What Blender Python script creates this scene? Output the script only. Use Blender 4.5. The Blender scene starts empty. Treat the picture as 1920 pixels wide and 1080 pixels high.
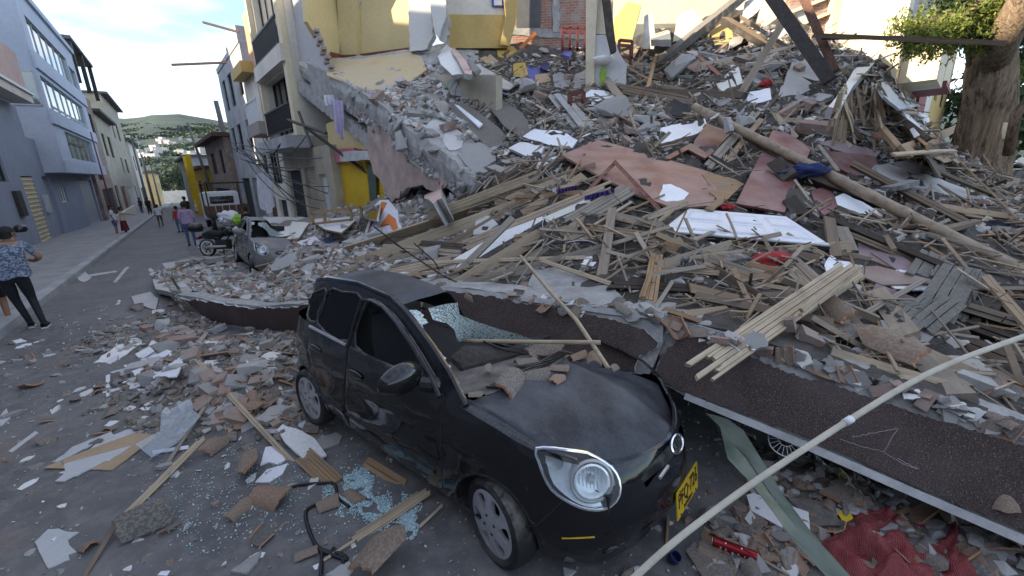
import bpy, bmesh, math, random
import numpy as np
from mathutils import Vector, Vector as V, Matrix, Quaternion, noise
from mathutils.bvhtree import BVHTree
from mathutils.geometry import delaunay_2d_cdt
S = bpy.context.scene
COL = S.collection
R = math.radians
rnd = random.Random(7)
# -- camera
CAMH, FPX = 2.29, 800.0
PITCH, ROLL = math.atan(224 / FPX), R(1.8)
cd = bpy.data.cameras.new('camera'); cam = bpy.data.objects.new('camera', cd); COL.objects.link(cam)
cd.sensor_width = 36; cd.lens = FPX / 1920 * 36; cd.clip_start = 0.05; cd.clip_end = 9000
_f = V((0, math.cos(PITCH), -math.sin(PITCH))); _r = V((1, 0, 0)); _u = _r.cross(_f)
_r2 = math.cos(ROLL) * _r - math.sin(ROLL) * _u; _u2 = math.sin(ROLL) * _r + math.cos(ROLL) * _u
cam.matrix_world = Matrix(((_r2.x, _u2.x, -_f.x, 0), (_r2.y, _u2.y, -_f.y, 0), (_r2.z, _u2.z, -_f.z, CAMH), (0, 0, 0, 1)))
S.camera = cam
cd.dof.use_dof = True; cd.dof.focus_distance = 3.4; cd.dof.aperture_fstop = 3.6
# -- sky and sun
SUN_EL, SUN_AZ = R(17.0), R(-112)          # azimuth from +Y, clockwise positive: the sun stands low beyond the left-hand houses
W = bpy.data.worlds.new('World'); S.world = W; W.use_nodes = True
nt = W.node_tree; nt.nodes.clear()
_o = nt.nodes.new('ShaderNodeOutputWorld'); _b = nt.nodes.new('ShaderNodeBackground'); _b.inputs[1].default_value = 0.15
_s = nt.nodes.new('ShaderNodeTexSky'); _s.sky_type = 'NISHITA'; _s.sun_disc = False
_s.sun_elevation = SUN_EL; _s.sun_rotation = SUN_AZ; _s.altitude = 1400; _s.air_density = 1.0; _s.dust_density = 1.5; _s.ozone_density = 1.6
_tc = nt.nodes.new('ShaderNodeTexCoord'); _mp = nt.nodes.new('ShaderNodeMapping'); _mp.inputs['Scale'].default_value = (1.5, 2.6, 7)
_mp.inputs['Rotation'].default_value = (0, 0, 0.5)
_n = nt.nodes.new('ShaderNodeTexNoise'); _n.inputs['Scale'].default_value = 1.7; _n.inputs['Detail'].default_value = 7; _n.inputs['Roughness'].default_value = .55
_cr = nt.nodes.new('ShaderNodeValToRGB'); _cr.color_ramp.elements[0].position = .42; _cr.color_ramp.elements[0].color = (.06, .06, .06, 1); _cr.color_ramp.elements[1].position = .78; _cr.color_ramp.elements[1].color = (.9, .9, .9, 1)
_mx = nt.nodes.new('ShaderNodeMix'); _mx.data_type = 'RGBA'; _mx.inputs['B'].default_value = (5.2, 5.0, 4.9, 1)
nt.links.new(_tc.outputs['Generated'], _mp.inputs[0]); nt.links.new(_mp.outputs[0], _n.inputs['Vector']); nt.links.new(_n.outputs[0], _cr.inputs[0])
nt.links.new(_cr.outputs[0], _mx.inputs['Factor']); nt.links.new(_s.outputs[0], _mx.inputs['A'])
nt.links.new(_mx.outputs['Result'], _b.inputs[0]); nt.links.new(_b.outputs[0], _o.inputs[0])
sl = bpy.data.lights.new('sun', 'SUN'); sl.energy = 4.5; sl.angle = R(.5); sl.color = (1, .83, .6)
so = bpy.data.objects.new('sun', sl); COL.objects.link(so)
_sd = V((math.sin(SUN_AZ) * math.cos(SUN_EL), math.cos(SUN_AZ) * math.cos(SUN_EL), math.sin(SUN_EL)))
so.rotation_euler = _sd.to_track_quat('Z', 'Y').to_euler(); so.location = (-20, -10, 40)
S.view_settings.view_transform = 'Standard'; S.view_settings.look = 'None'; S.view_settings.gamma = 1
S.view_settings.exposure = 1.55; S.view_settings.use_curve_mapping = False
S.cycles.max_bounces = 6; S.cycles.transparent_max_bounces = 8
# -- geometry of the place
CO = V((0, 0, CAMH))
def ray(px, py): return _f + _r2 * ((px - 960) / FPX) - _u2 * ((py - 540) / FPX)
def at(px, py, Y):
 d = ray(px, py); return CO + d * (Y / d.y)
def zcam(p): return (p - CO).dot(_f)
def pt_z(px, py, zc): return CO + ray(px, py) * zc          # zc: depth along the optical axis
def _unit(px, py):
 d = ray(px, py); return V((d.x, d.y, 0)).normalized()
uL, uR = _unit(335, 336), _unit(275, 338)
nL, nR = V((uL.y, -uL.x, 0)), V((uR.y, -uR.x, 0))
CL, CR = -5.9, 5.2                                          # facade lines left and right of the street
SLOPE = .027
def gz(x, y):
 s = uL.x * x + uL.y * y
 return 0.0 if s < 5 else -SLOPE * (s - 5) if s > 9 else -SLOPE * (s - 5) ** 2 / 8 - 0
def _gz(x, y):
 s = uL.x * x + uL.y * y
 if s < 5: return 0.
 if s < 9: return -SLOPE * (s - 5) ** 2 / 8
 return -SLOPE * (s - 7)
gz = _gz
def gnd(px, py, dz=0.0):
 d = ray(px, py); t = .3; st = .4
 for k in range(4000):
  q = CO + d * t
  if q.z < gz(q.x, q.y) + dz:
   if st < 1e-3: return q
   t -= st; st *= .25
  t += st
 return CO + d * t
def onplane(px, py, n, c):
 d = ray(px, py); return CO + d * ((c - n.dot(CO)) / n.dot(d))
def LF(s, z, out=0): return uL * s + nL * (CL + out) + V((0, 0, z))
def RF(s, z, out=0): return uR * s + nR * (CR - out) + V((0, 0, z))
def sR(px, py=250): return onplane(px, py, nR, CR).dot(uR)
def sL(px, py=250): return onplane(px, py, nL, CL).dot(uL)
# -- mesh builder
class MB:
 def __init__(s): s.v = []; s.f = []; s.uv = []; s.t = []; s.m = []; s.hasuv = False
 def face(s, ids, uv=None, t=0., m=0):
  s.f.append(tuple(ids)); s.t.append(t); s.m.append(m)
  s.uv.append(uv if uv else [(0, 0)] * len(ids))
  if uv: s.hasuv = True
 def add(s, pts):
  i = len(s.v); s.v.extend([tuple(p) for p in pts]); return i
 def quad(s, a, b, c, d, t=0., m=0):
  i = s.add((a, b, c, d)); s.face((i, i + 1, i + 2, i + 3), t=t, m=m)
 def box(s, c, size, M=None, t=0., m=0, taper=1.0):
  hx, hy, hz = size[0] / 2, size[1] / 2, size[2] / 2; c = V(c)
  P = [V((sx * hx, sy * hy * (taper if sx > 0 else 1), sz * hz)) for sx in (-1, 1) for sy in (-1, 1) for sz in (-1, 1)]
  P = [(M @ p if M else p) + c for p in P]
  i = s.add(P)
  for q in ((0, 1, 3, 2), (4, 6, 7, 5), (0, 4, 5, 1), (2, 3, 7, 6), (0, 2, 6, 4), (1, 5, 7, 3)): s.face([i + k for k in q], t=t, m=m)
  return s
 def bar(s, a, b, w, h, up=(0, 0, 1), t=0., m=0, taper=1.0):
  a, b = V(a), V(b); x = (b - a); L = x.length
  if L < 1e-6: return s
  M = frame(x, up); return s.box((a + b) / 2, (L, w, h), M, t, m, taper)
 def tube(s, pts, r, n=8, cap=True, t=0., m=0):
  pts = [V(p) for p in pts]; k = len(pts)
  rr = r if isinstance(r, (list, tuple)) else [r] * k
  up = V((0, 0, 1)); base = len(s.v)
  for i, p in enumerate(pts):
   d = (pts[min(i + 1, k - 1)] - pts[max(i - 1, 0)]).normalized()
   if i == 0:
    if abs(d.z) > .9: up = V((1, 0, 0))
    a = d.cross(up).normalized()
   else: a = (a - d * a.dot(d)).normalized()
   b = d.cross(a)
   s.add([p + (a * math.cos(j * 2 * math.pi / n) + b * math.sin(j * 2 * math.pi / n)) * rr[i] for j in range(n)])
  for i in range(k - 1):
   for j in range(n):
    j2 = (j + 1) % n; s.face((base + i * n + j, base + i * n + j2, base + (i + 1) * n + j2, base + (i + 1) * n + j), t=t, m=m)
  if cap:
   s.face([base + j for j in range(n)][::-1], t=t, m=m); s.face([base + (k - 1) * n + j for j in range(n)], t=t, m=m)
  return s
 def lathe(s, prof, M, n=24, t=0., m=0):          # prof: (r, h) pairs; axis = local Z of M
  base = len(s.v)
  for r_, h in prof: s.add([M @ V((r_ * math.cos(j * 2 * math.pi / n), r_ * math.sin(j * 2 * math.pi / n), h)) for j in range(n)])
  for i in range(len(prof) - 1):
   for j in range(n):
    j2 = (j + 1) % n; s.face((base + i * n + j, base + i * n + j2, base + (i + 1) * n + j2, base + (i + 1) * n + j), t=t, m=m)
  return s
 def prism(s, poly, ext, t=0., m=0, mside=None):  # poly: planar 3D points, ext: extrusion vector
  k = len(poly); ext = V(ext); i = s.add(poly); s.add([V(p) + ext for p in poly])
  s.face([i + j for j in range(k)], t=t, m=m); s.face([i + k + j for j in range(k)][::-1], t=t, m=m)
  for j in range(k):
   j2 = (j + 1) % k; s.face((i + j2, i + j, i + k + j, i + k + j2), t=t, m=m if mside is None else mside)
  return s
 def grid(s, P, t=0., m=0, close=False):          # P: rows of points
  nr, nc = len(P), len(P[0]); i = len(s.v)
  for row in P: s.add(row)
  for a in range(nr - 1):
   for b in range(nc - 1 if not close else nc):
    b2 = (b + 1) % nc; s.face((i + a * nc + b, i + a * nc + b2, i + (a + 1) * nc + b2, i + (a + 1) * nc + b), t=t, m=m)
  return s
 def join(s, o, M=None, t=None, m=None):
  i = s.add([(M @ V(p)) if M else p for p in o.v])
  for f, uv, tt, mm in zip(o.f, o.uv, o.t, o.m): s.face([i + k for k in f], uv if o.hasuv else None, tt if t is None else t, mm if m is None else m)
  return s
 def mesh(s, name, mats, smooth=False, recalc=True):
  me = bpy.data.meshes.new(name); me.from_pydata(s.v, [], s.f)
  for m_ in (mats if isinstance(mats, (list, tuple)) else [mats]): me.materials.append(m_)
  if any(s.m): me.polygons.foreach_set('material_index', s.m)
  if s.hasuv:
   l = me.uv_layers.new(name='uv'); l.data.foreach_set('uv', [c for f in s.uv for p in f for c in p])
  if any(s.t):
   a = me.attributes.new('tint', 'FLOAT', 'FACE'); a.data.foreach_set('value', s.t)
  if recalc:
   bm = bmesh.new(); bm.from_mesh(me); bmesh.ops.recalc_face_normals(bm, faces=bm.faces); bm.to_mesh(me); bm.free()
  if smooth: me.polygons.foreach_set('use_smooth', [True] * len(me.polygons))
  me.update(); return me
 def build(s, name, mats, parent=None, smooth=False, recalc=True, angle=None):
  me = s.mesh(name, mats, smooth, recalc)
  if angle: me.set_sharp_from_angle(angle=R(angle))
  return link(name, me, parent)
def frame(x, up=(0, 0, 1)):
 x = V(x).normalized(); up = V(up)
 y = up.cross(x)
 if y.length < 1e-4: y = V((0, 1, 0)).cross(x)
 y.normalize(); z = x.cross(y); return Matrix((x, y, z)).transposed()
def link(name, me, parent=None):
 o = bpy.data.objects.new(name, me); COL.objects.link(o)
 if parent is not None: o.parent = parent; o.matrix_parent_inverse = parent.matrix_world.inverted()
 return o
def tag(o, label=None, cat=None, group=None, kind=None):
 if label: o['label'] = label
 if cat: o['category'] = cat
 if group: o['group'] = group
 if kind: o['kind'] = kind
 return o
def empty(name, loc, label, cat, group=None, M=None):
 o = bpy.data.objects.new(name, None); COL.objects.link(o); o.location = loc
 if M is not None: o.matrix_world = M
 else: o.matrix_world = Matrix.Translation(loc)
 return tag(o, label, cat, group)
def recentre(o):
 """move the object's origin to its mesh's middle (world place unchanged)"""
 me = o.data; n = len(me.vertices); a = np.empty(n * 3); me.vertices.foreach_get('co', a); c = a.reshape(-1, 3).mean(0)
 me.transform(Matrix.Translation(-V(c))); o.location = o.location + V(c); return o
def fbm(p, o=4): return noise.fractal(p, 1.0, 2.0, o)
# -- materials
MATS = {}
class NB:
 def __init__(s, name):
  s.mat = bpy.data.materials.new(name); s.mat.use_nodes = True; s.t = s.mat.node_tree; s.t.nodes.clear()
  s.out = s.n('OutputMaterial'); s.p = s.n('BsdfPrincipled'); s.l(s.p.outputs[0], s.out.inputs[0])
 def n(s, typ, **k):
  x = s.t.nodes.new('ShaderNode' + typ)
  for a, b in k.items(): setattr(x, a, b)
  return x
 def l(s, a, b): s.t.links.new(a, b)
 def coord(s, scale=(1, 1, 1), kind='Object', rand=True, rot=(0, 0, 0)):
  tc = s.n('TexCoord'); mp = s.n('Mapping'); mp.inputs['Scale'].default_value = scale; mp.inputs['Rotation'].default_value = rot; s.l(tc.outputs[kind], mp.inputs[0])
  if rand:
   oi = s.n('ObjectInfo'); m = s.n('Math', operation='MULTIPLY'); m.inputs[1].default_value = 37.; s.l(oi.outputs['Random'], m.inputs[0]); s.l(m.outputs[0], mp.inputs['Location'])
  return mp.outputs[0]
 def noise(s, vec, scale, detail=4, rough=.55, dist=0):
  x = s.n('TexNoise'); x.inputs['Scale'].default_value = scale; x.inputs['Detail'].default_value = detail; x.inputs['Roughness'].default_value = rough; x.inputs['Distortion'].default_value = dist
  if vec is not None: s.l(vec, x.inputs['Vector'])
  return x.outputs[0]
 def ramp(s, fac, stops, interp='LINEAR'):
  x = s.n('ValToRGB'); e = x.color_ramp.elements; x.color_ramp.interpolation = interp
  while len(e) < len(stops): e.new(.5)
  for q, (p_, c) in zip(e, stops): q.position = p_; q.color = (*c, 1) if len(c) == 3 else c
  if fac is not None: s.l(fac, x.inputs[0])
  return x.outputs[0]
 def g(s, fac, a, b): return s.ramp(fac, [(a, (0, 0, 0)), (b, (1, 1, 1))])
 def mix(s, fac, a, b, mode='MIX'):
  x = s.n('Mix', data_type='RGBA', blend_type=mode)
  for k, v in (('Factor', fac), ('A', a), ('B', b)):
   i = x.inputs[k] if k == 'Factor' else [q for q in x.inputs if q.name == k and q.type == 'RGBA'][0]
   if isinstance(v, (int, float)): i.default_value = v
   elif isinstance(v, tuple): i.default_value = (*v, 1)
   else: s.l(v, i)
  return [q for q in x.outputs if q.type == 'RGBA'][0]
 def math(s, op, a, b=0.):
  x = s.n('Math', operation=op)
  for i, v in enumerate((a, b)):
   if isinstance(v, (int, float)): x.inputs[i].default_value = v
   else: s.l(v, x.inputs[i])
  return x.outputs[0]
 def bump(s, h, strength=.4, dist=.01):
  x = s.n('Bump'); x.inputs['Strength'].default_value = strength; x.inputs['Distance'].default_value = dist; s.l(h, x.inputs['Height']); s.l(x.outputs[0], s.p.inputs['Normal']); return x
 def rand(s):
  """per-object random plus the per-piece tint"""
  oi = s.n('ObjectInfo'); a = s.n('Attribute', attribute_name='tint'); x = s.math('ADD', oi.outputs['Random'], a.outputs['Fac']); return s.math('FRACT', x)
 def up(s, a=.2, b=.9):
  ge = s.n('NewGeometry'); sx = s.n('SeparateXYZ'); s.l(ge.outputs['Normal'], sx.inputs[0]); return s.g(sx.outputs['Z'], a, b)
 def set(s, **k):
  for a, v in k.items():
   i = s.p.inputs[a.replace('_', ' ')]
   if isinstance(v, (int, float)): i.default_value = v
   elif isinstance(v, tuple): i.default_value = (*v, 1) if len(v) == 3 else v
   else: s.l(v, i)
  return s.mat
def M_plain(name, col, rough=.6, metal=0, var=.25, scale=6, bump=.15, dust=0., spec=.4, kind='Object', dcol=(.34, .32, .29), bdist=.01):
 b = NB(name); v = b.coord(kind=kind); n1 = b.noise(v, scale, 6, .6); n2 = b.noise(v, scale * 9, 4)
 c = b.mix(b.g(n1, .3, .75), tuple(x * (1 - var) for x in col), tuple(min(1, x * (1 + var * .6)) for x in col))
 c = b.mix(b.math('MULTIPLY', b.g(n2, .45, .7), .25), c, tuple(x * .6 for x in col))
 if dust: c = b.mix(b.math('MULTIPLY', b.math('MULTIPLY', b.up(.1, .8), b.g(n1, .35, .6)), dust), c, dcol)
 b.bump(b.mix(.4, n1, n2), bump, bdist); MATS[name] = b.set(Base_Color=c, Roughness=rough, Metallic=metal, Specular_IOR_Level=spec); return MATS[name]
def M_var(name, cols, rough=.85, scale=5, bump=.5, dirt=.35, dcol=(.2, .19, .18), bdist=.012, fine=40, edge=None):
 """chunks: colour picked per piece from cols, blotches, dust and relief"""
 b = NB(name); v = b.coord(); r_ = b.rand(); k = len(cols)
 base = b.ramp(r_, [(i / k, c) for i, c in enumerate(cols)], 'CONSTANT')
 n1 = b.noise(v, scale, 6, .62); n2 = b.noise(v, fine, 5, .6)
 c = b.mix(b.math('MULTIPLY', b.g(n1, .34, .74), dirt), base, dcol)
 c = b.mix(b.math('MULTIPLY', b.g(n2, .42, .9), .28), c, (.05, .045, .04))
 c = b.mix(b.math('MULTIPLY', b.g(n2, .5, .15), .16), c, (.55, .54, .52))
 b.bump(b.mix(.5, n1, n2), bump, bdist); MATS[name] = b.set(Base_Color=c, Roughness=rough, Specular_IOR_Level=.25); return MATS[name]
def M_wood(name, cols, rough=.8, bump=.6, crack=.5, axis=0):
 b = NB(name); sc = [26, 26, 26]; sc[axis] = 1.6
 v = b.coord(tuple(sc)); r_ = b.rand(); k = len(cols)
 base = b.ramp(r_, [(i / k, c) for i, c in enumerate(cols)], 'CONSTANT')
 g1 = b.noise(v, 1.0, 6, .65, .4); g2 = b.noise(v, 4.5, 3, .5); v2 = b.coord((3, 3, 3)); bl = b.noise(v2, 1.6, 4)
 c = b.mix(b.math('MULTIPLY', b.g(g1, .35, .7), .6), base, b.mix(1., base, (.48, .44, .41), 'MULTIPLY'))
 c = b.mix(b.math('MULTIPLY', b.g(bl, .5, .75), .45), c, (.16, .15, .145))
 c = b.mix(b.math('MULTIPLY', b.g(g2, .66, .72), crack), c, (.025, .02, .018))
 b.bump(b.mix(.5, g1, g2), bump, .006); MATS[name] = b.set(Base_Color=c, Roughness=rough, Specular_IOR_Level=.2); return MATS[name]
M_wood('wood_grey', [(.36, .3, .235), (.29, .245, .19), (.42, .355, .28), (.22, .17, .125), (.37, .28, .185), (.31, .275, .23)])
M_wood('wood_pale', [(.48, .39, .28), (.52, .43, .31), (.42, .34, .24), (.46, .37, .27)], crack=.7)
M_wood('wood_dark', [(.075, .06, .048), (.1, .078, .06), (.06, .05, .043), (.12, .09, .065)])
M_wood('wood_tan', [(.33, .22, .13), (.38, .25, .14)])
M_var('concrete', [(.34, .335, .325), (.29, .285, .28), (.4, .395, .385), (.26, .25, .24), (.36, .34, .31)], scale=4, dirt=.3, bump=.7)
M_var('concrete_pale', [(.48, .47, .46), (.55, .54, .53)], scale=4, dirt=.35, bump=.5)
M_var('plaster_white', [(.72, .73, .74), (.62, .62, .61), (.76, .76, .75), (.66, .65, .6)], scale=3, dirt=.22, bump=.3, dcol=(.4, .38, .35))
M_var('brick_chunk', [(.27, .14, .095), (.29, .17, .12), (.23, .125, .095), (.31, .2, .15), (.3, .27, .24)], scale=3.5, dirt=.85, dcol=(.3, .285, .27), bump=.6)
M_var('tile_clay', [(.15, .125, .105), (.2, .15, .115), (.11, .1, .09), (.23, .16, .11), (.17, .145, .125), (.27, .16, .1)], scale=3, dirt=.3, dcol=(.14, .125, .115), bump=.3, bdist=.004, fine=85)
M_var('tile_edge', [(.44, .2, .09), (.4, .2, .1), (.36, .19, .11)], scale=9, dirt=.3, dcol=(.25, .15, .1))
M_var('mixed_grit', [(.27, .265, .26), (.2, .175, .15), (.38, .375, .37), (.15, .14, .13), (.24, .165, .115), (.46, .46, .46), (.2, .165, .13), (.12, .11, .1)], scale=6, dirt=.3)
M_var('mixed_pale', [(.4, .395, .385), (.33, .32, .31), (.5, .49, .48), (.36, .33, .3), (.62, .62, .61), (.3, .2, .15)], scale=6, dirt=.25)
# == setting materials
def _asphalt():
 b = NB('asphalt'); v = b.coord(rand=False); n1 = b.noise(v, .9, 6, .6); n2 = b.noise(v, 7, 6, .62); n3 = b.noise(v, 220, 3); n4 = b.noise(v, 38, 5, .65)
 c = b.mix(b.g(n1, .35, .7), (.095, .095, .1), (.16, .157, .156))
 c = b.mix(b.math('MULTIPLY', b.g(n2, .44, .66), .55), c, (.235, .225, .215))
 c = b.mix(b.math('MULTIPLY', b.g(n3, .55, .75), .4), c, (.045, .045, .045))
 c = b.mix(b.math('MULTIPLY', b.g(n4, .62, .74), .7), c, (.42, .41, .4))
 n5 = b.noise(v, 1.9, 4, .5); c = b.mix(b.math('MULTIPLY', b.math('MULTIPLY', b.g(n5, .58, .72), b.g(n4, .4, .6)), .6), c, (.27, .16, .1))
 b.bump(b.mix(.5, n3, n4), .5, .006); MATS['asphalt'] = b.set(Base_Color=c, Roughness=b.ramp(n2, [(0, (.6,) * 3), (1, (.95,) * 3)]), Specular_IOR_Level=.3)
_asphalt()
M_plain('pavement_concrete', (.3, .3, .3), .85, var=.3, scale=2, bump=.3)
M_plain('paint_marking', (.5, .5, .49), .8, var=.4, scale=6)
M_plain('wall_bluegrey', (.25, .285, .36), .75, var=.16, scale=.8, bump=.08)
M_plain('wall_bluegrey_pale', (.42, .47, .56), .7, var=.12, scale=.8, bump=.06)
M_plain('wall_pink', (.5, .36, .32), .8, var=.2, scale=1)
M_plain('wall_white', (.64, .6, .53), .8, var=.2, scale=.9, bump=.1)
M_plain('wall_grey', (.36, .37, .38), .85, var=.3, scale=1.2, bump=.2)
M_plain('wall_orange', (.55, .29, .17), .85, var=.25, scale=1.4, bump=.2)
M_plain('wall_cream', (.66, .58, .42), .8, var=.15, scale=1, bump=.1)
M_plain('wall_sunny', (.72, .62, .42), .8, var=.12, scale=1, bump=.1)
M_plain('wall_yellow', (.62, .5, .26), .7, var=.1, scale=1.2, bump=.08)
M_plain('wall_ochre', (.5, .36, .13), .7, var=.14, scale=1.2, bump=.08)
M_plain('wall_strong_yellow', (.62, .4, .015), .6, var=.14, scale=1.5, bump=.06)
M_plain('wall_beige', (.42, .38, .3), .85, var=.3, scale=1.2, bump=.15)
M_plain('wall_darkred', (.22, .05, .06), .7, var=.2, scale=2)
M_plain('stucco_grey', (.46, .46, .47), .95, var=.12, scale=40, bump=.9, bdist=.02)
M_plain('floor_yellow', (.55, .43, .24), .6, var=.25, scale=1.3, dust=.5, bump=.1)
M_plain('skirting_red', (.2, .06, .035), .6, var=.3)
M_plain('pink_plaster', (.44, .34, .3), .9, var=.35, scale=2.2, bump=.7, bdist=.03)
M_plain('pink_paint', (.5, .16, .2), .7, var=.2)
M_plain('frame_black', (.02, .02, .022), .5, var=.2)
M_plain('frame_white', (.7, .72, .75), .5, var=.1)
M_plain('frame_metal', (.45, .47, .5), .4, .3, var=.1)
M_plain('steel_dark', (.05, .045, .042), .55, .4, var=.4, scale=12)
M_plain('rust', (.13, .07, .05), .8, .1, var=.5, scale=14, bump=.4)
M_plain('roof_dark', (.1, .105, .115), .8, var=.25, scale=3)
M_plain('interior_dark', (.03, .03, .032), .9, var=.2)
M_plain('hill_green', (.04, .068, .058), .95, var=.5, scale=.02, bump=.2)
def _bark():
 b = NB('bark'); v = b.coord((9, 9, 1.3), rand=False); n1 = b.noise(v, 1., 6, .7, 1.2); n2 = b.noise(v, 5, 4); c = b.ramp(n1, [(.35, (.05, .04, .032)), (.5, (.22, .16, .11)), (.7, (.36, .28, .2))]); b.bump(b.mix(.3, n1, n2), 1., .09); MATS['bark'] = b.set(Base_Color=c, Roughness=.95, Specular_IOR_Level=.15)
_bark()
M_plain('pole_concrete', (.16, .15, .14), .85, var=.3, scale=4)
M_plain('white_plastic', (.7, .7, .68), .4, var=.08)
M_plain('cloth_white', (.66, .66, .72), .9, var=.15, scale=5)
M_plain('tarp_grey', (.2, .21, .23), .8, var=.2)
def _glass(name, col, rough=.06, var=.0):
 b = NB(name); v = b.coord(); n1 = b.noise(v, 1.2, 3); b.bump(n1, .06, .05); MATS[name] = b.set(Base_Color=col, Roughness=rough, Specular_IOR_Level=1., IOR=1.9)
_glass('pane_sky', (.1, .115, .13)); _glass('pane_dark', (.02, .022, .026))
def _brick(name, c1, c2, mort, sc=1., kind='UV'):
 b = NB(name); v = b.coord((sc, sc, sc), kind=kind, rand=False); x = b.n('TexBrick'); b.l(v, x.inputs['Vector'])
 x.inputs['Color1'].default_value = (*c1, 1); x.inputs['Color2'].default_value = (*c2, 1); x.inputs['Mortar'].default_value = (*mort, 1)
 x.inputs['Scale'].default_value = 1; x.inputs['Brick Width'].default_value = .26; x.inputs['Row Height'].default_value = .085; x.inputs['Mortar Size'].default_value = .012
 n1 = b.noise(v, 1.5, 6, .6); n2 = b.noise(v, 14, 4); c = b.mix(b.math('MULTIPLY', b.g(n1, .48, .6), .7), x.outputs[0], (.33, .31, .29)); c = b.mix(b.math('MULTIPLY', b.g(n2, .5, .75), .3), c, (.08, .07, .06))
 b.bump(x.outputs['Fac'], -.5, .01); MATS[name] = b.set(Base_Color=c, Roughness=.9, Specular_IOR_Level=.2)
_brick('brick_wall', (.34, .145, .085), (.28, .12, .08), (.3, .28, .26)); _brick('brick_brown', (.27, .17, .115), (.23, .15, .11), (.25, .22, .2))
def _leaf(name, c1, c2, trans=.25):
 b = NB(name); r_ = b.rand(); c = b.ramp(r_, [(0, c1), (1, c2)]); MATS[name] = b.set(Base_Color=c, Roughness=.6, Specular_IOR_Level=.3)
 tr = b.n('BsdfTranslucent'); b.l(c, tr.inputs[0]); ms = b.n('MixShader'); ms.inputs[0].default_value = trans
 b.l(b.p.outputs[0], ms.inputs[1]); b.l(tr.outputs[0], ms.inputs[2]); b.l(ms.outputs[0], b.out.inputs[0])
_leaf('leaf_lit', (.10, .14, .03), (.22, .25, .05)); _leaf('leaf_dark', (.025, .05, .02), (.06, .09, .035)); _leaf('leaf_far', (.03, .055, .04), (.055, .08, .05), .1)  # leaf_lit has the sunlight's yellow-green put into its colour
# == ground, road, pavement
def sheet(name, poly2d, mat, dz, step, kind='structure'):
 pass
def axis_vals(a, b, near, far, grow):
 v = [0.0]; st = near
 while v[-1] < b: v.append(v[-1] + st); st = min(far, st * grow)
 w = [0.0]; st = near
 while w[-1] > a: w.append(w[-1] - st); st = min(far, st * grow)
 return sorted(set(w + v))
m = MB(); xs = axis_vals(-2500, 2500, .5, 300, 1.12); ys = axis_vals(-60, 3500, .5, 300, 1.12)
m.grid([[V((x, y, max(gz(x, y), -4.2))) for x in xs] for y in ys])
o = m.build('ground', MATS['asphalt'], smooth=True); tag(o, kind='structure')
KERB = -2.75
def strip(name, mat, n0, n1, s0, s1, h, label=None, ns=60, skirt=True):
 mm = MB(); rows = []
 for i in range(ns + 1):
  s_ = s0 + (s1 - s0) * i / ns; row = []
  for n_ in (n0, n1):
   p = uL * s_ + nL * n_; row.append(p)
  a, b_ = row; wob = .02 * noise.noise(V((s_ * .7, 1, 0)))
  rows.append([V((a.x, a.y, gz(a.x, a.y) + h)), V((b_.x, b_.y, gz(b_.x, b_.y) + h + wob)), V((b_.x + nL.x * .02, b_.y + nL.y * .02, gz(b_.x, b_.y) + h - .03)), V((b_.x + nL.x * .03, b_.y + nL.y * .03, gz(b_.x, b_.y) - .05))])
 mm.grid(rows); o = mm.build(name, mat); return tag(o, kind='structure')
strip('pavement', MATS['pavement_concrete'], CL - .3, KERB - .18, -14, 150, .16)
strip('kerb', MATS['wall_grey'], KERB - .175, KERB, -14, 150, .165)
def mark(pts):
 mm = MB(); P = [gnd(x, y) for x, y in pts]; mm.face(range(mm.add([p + V((0, 0, .012)) for p in P]), len(P)))
 return mm
ma = mark([(143, 518), (160, 510), (172, 522), (158, 531), (148, 526)]); mb_ = mark([(158, 517), (218, 508), (220, 511), (160, 521)]); mc = mark([(212, 530), (236, 501), (243, 501), (219, 530)])
ma.join(mb_); ma.join(mc); tag(ma.build('road_marking', MATS['paint_marking']), kind='structure')
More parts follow.
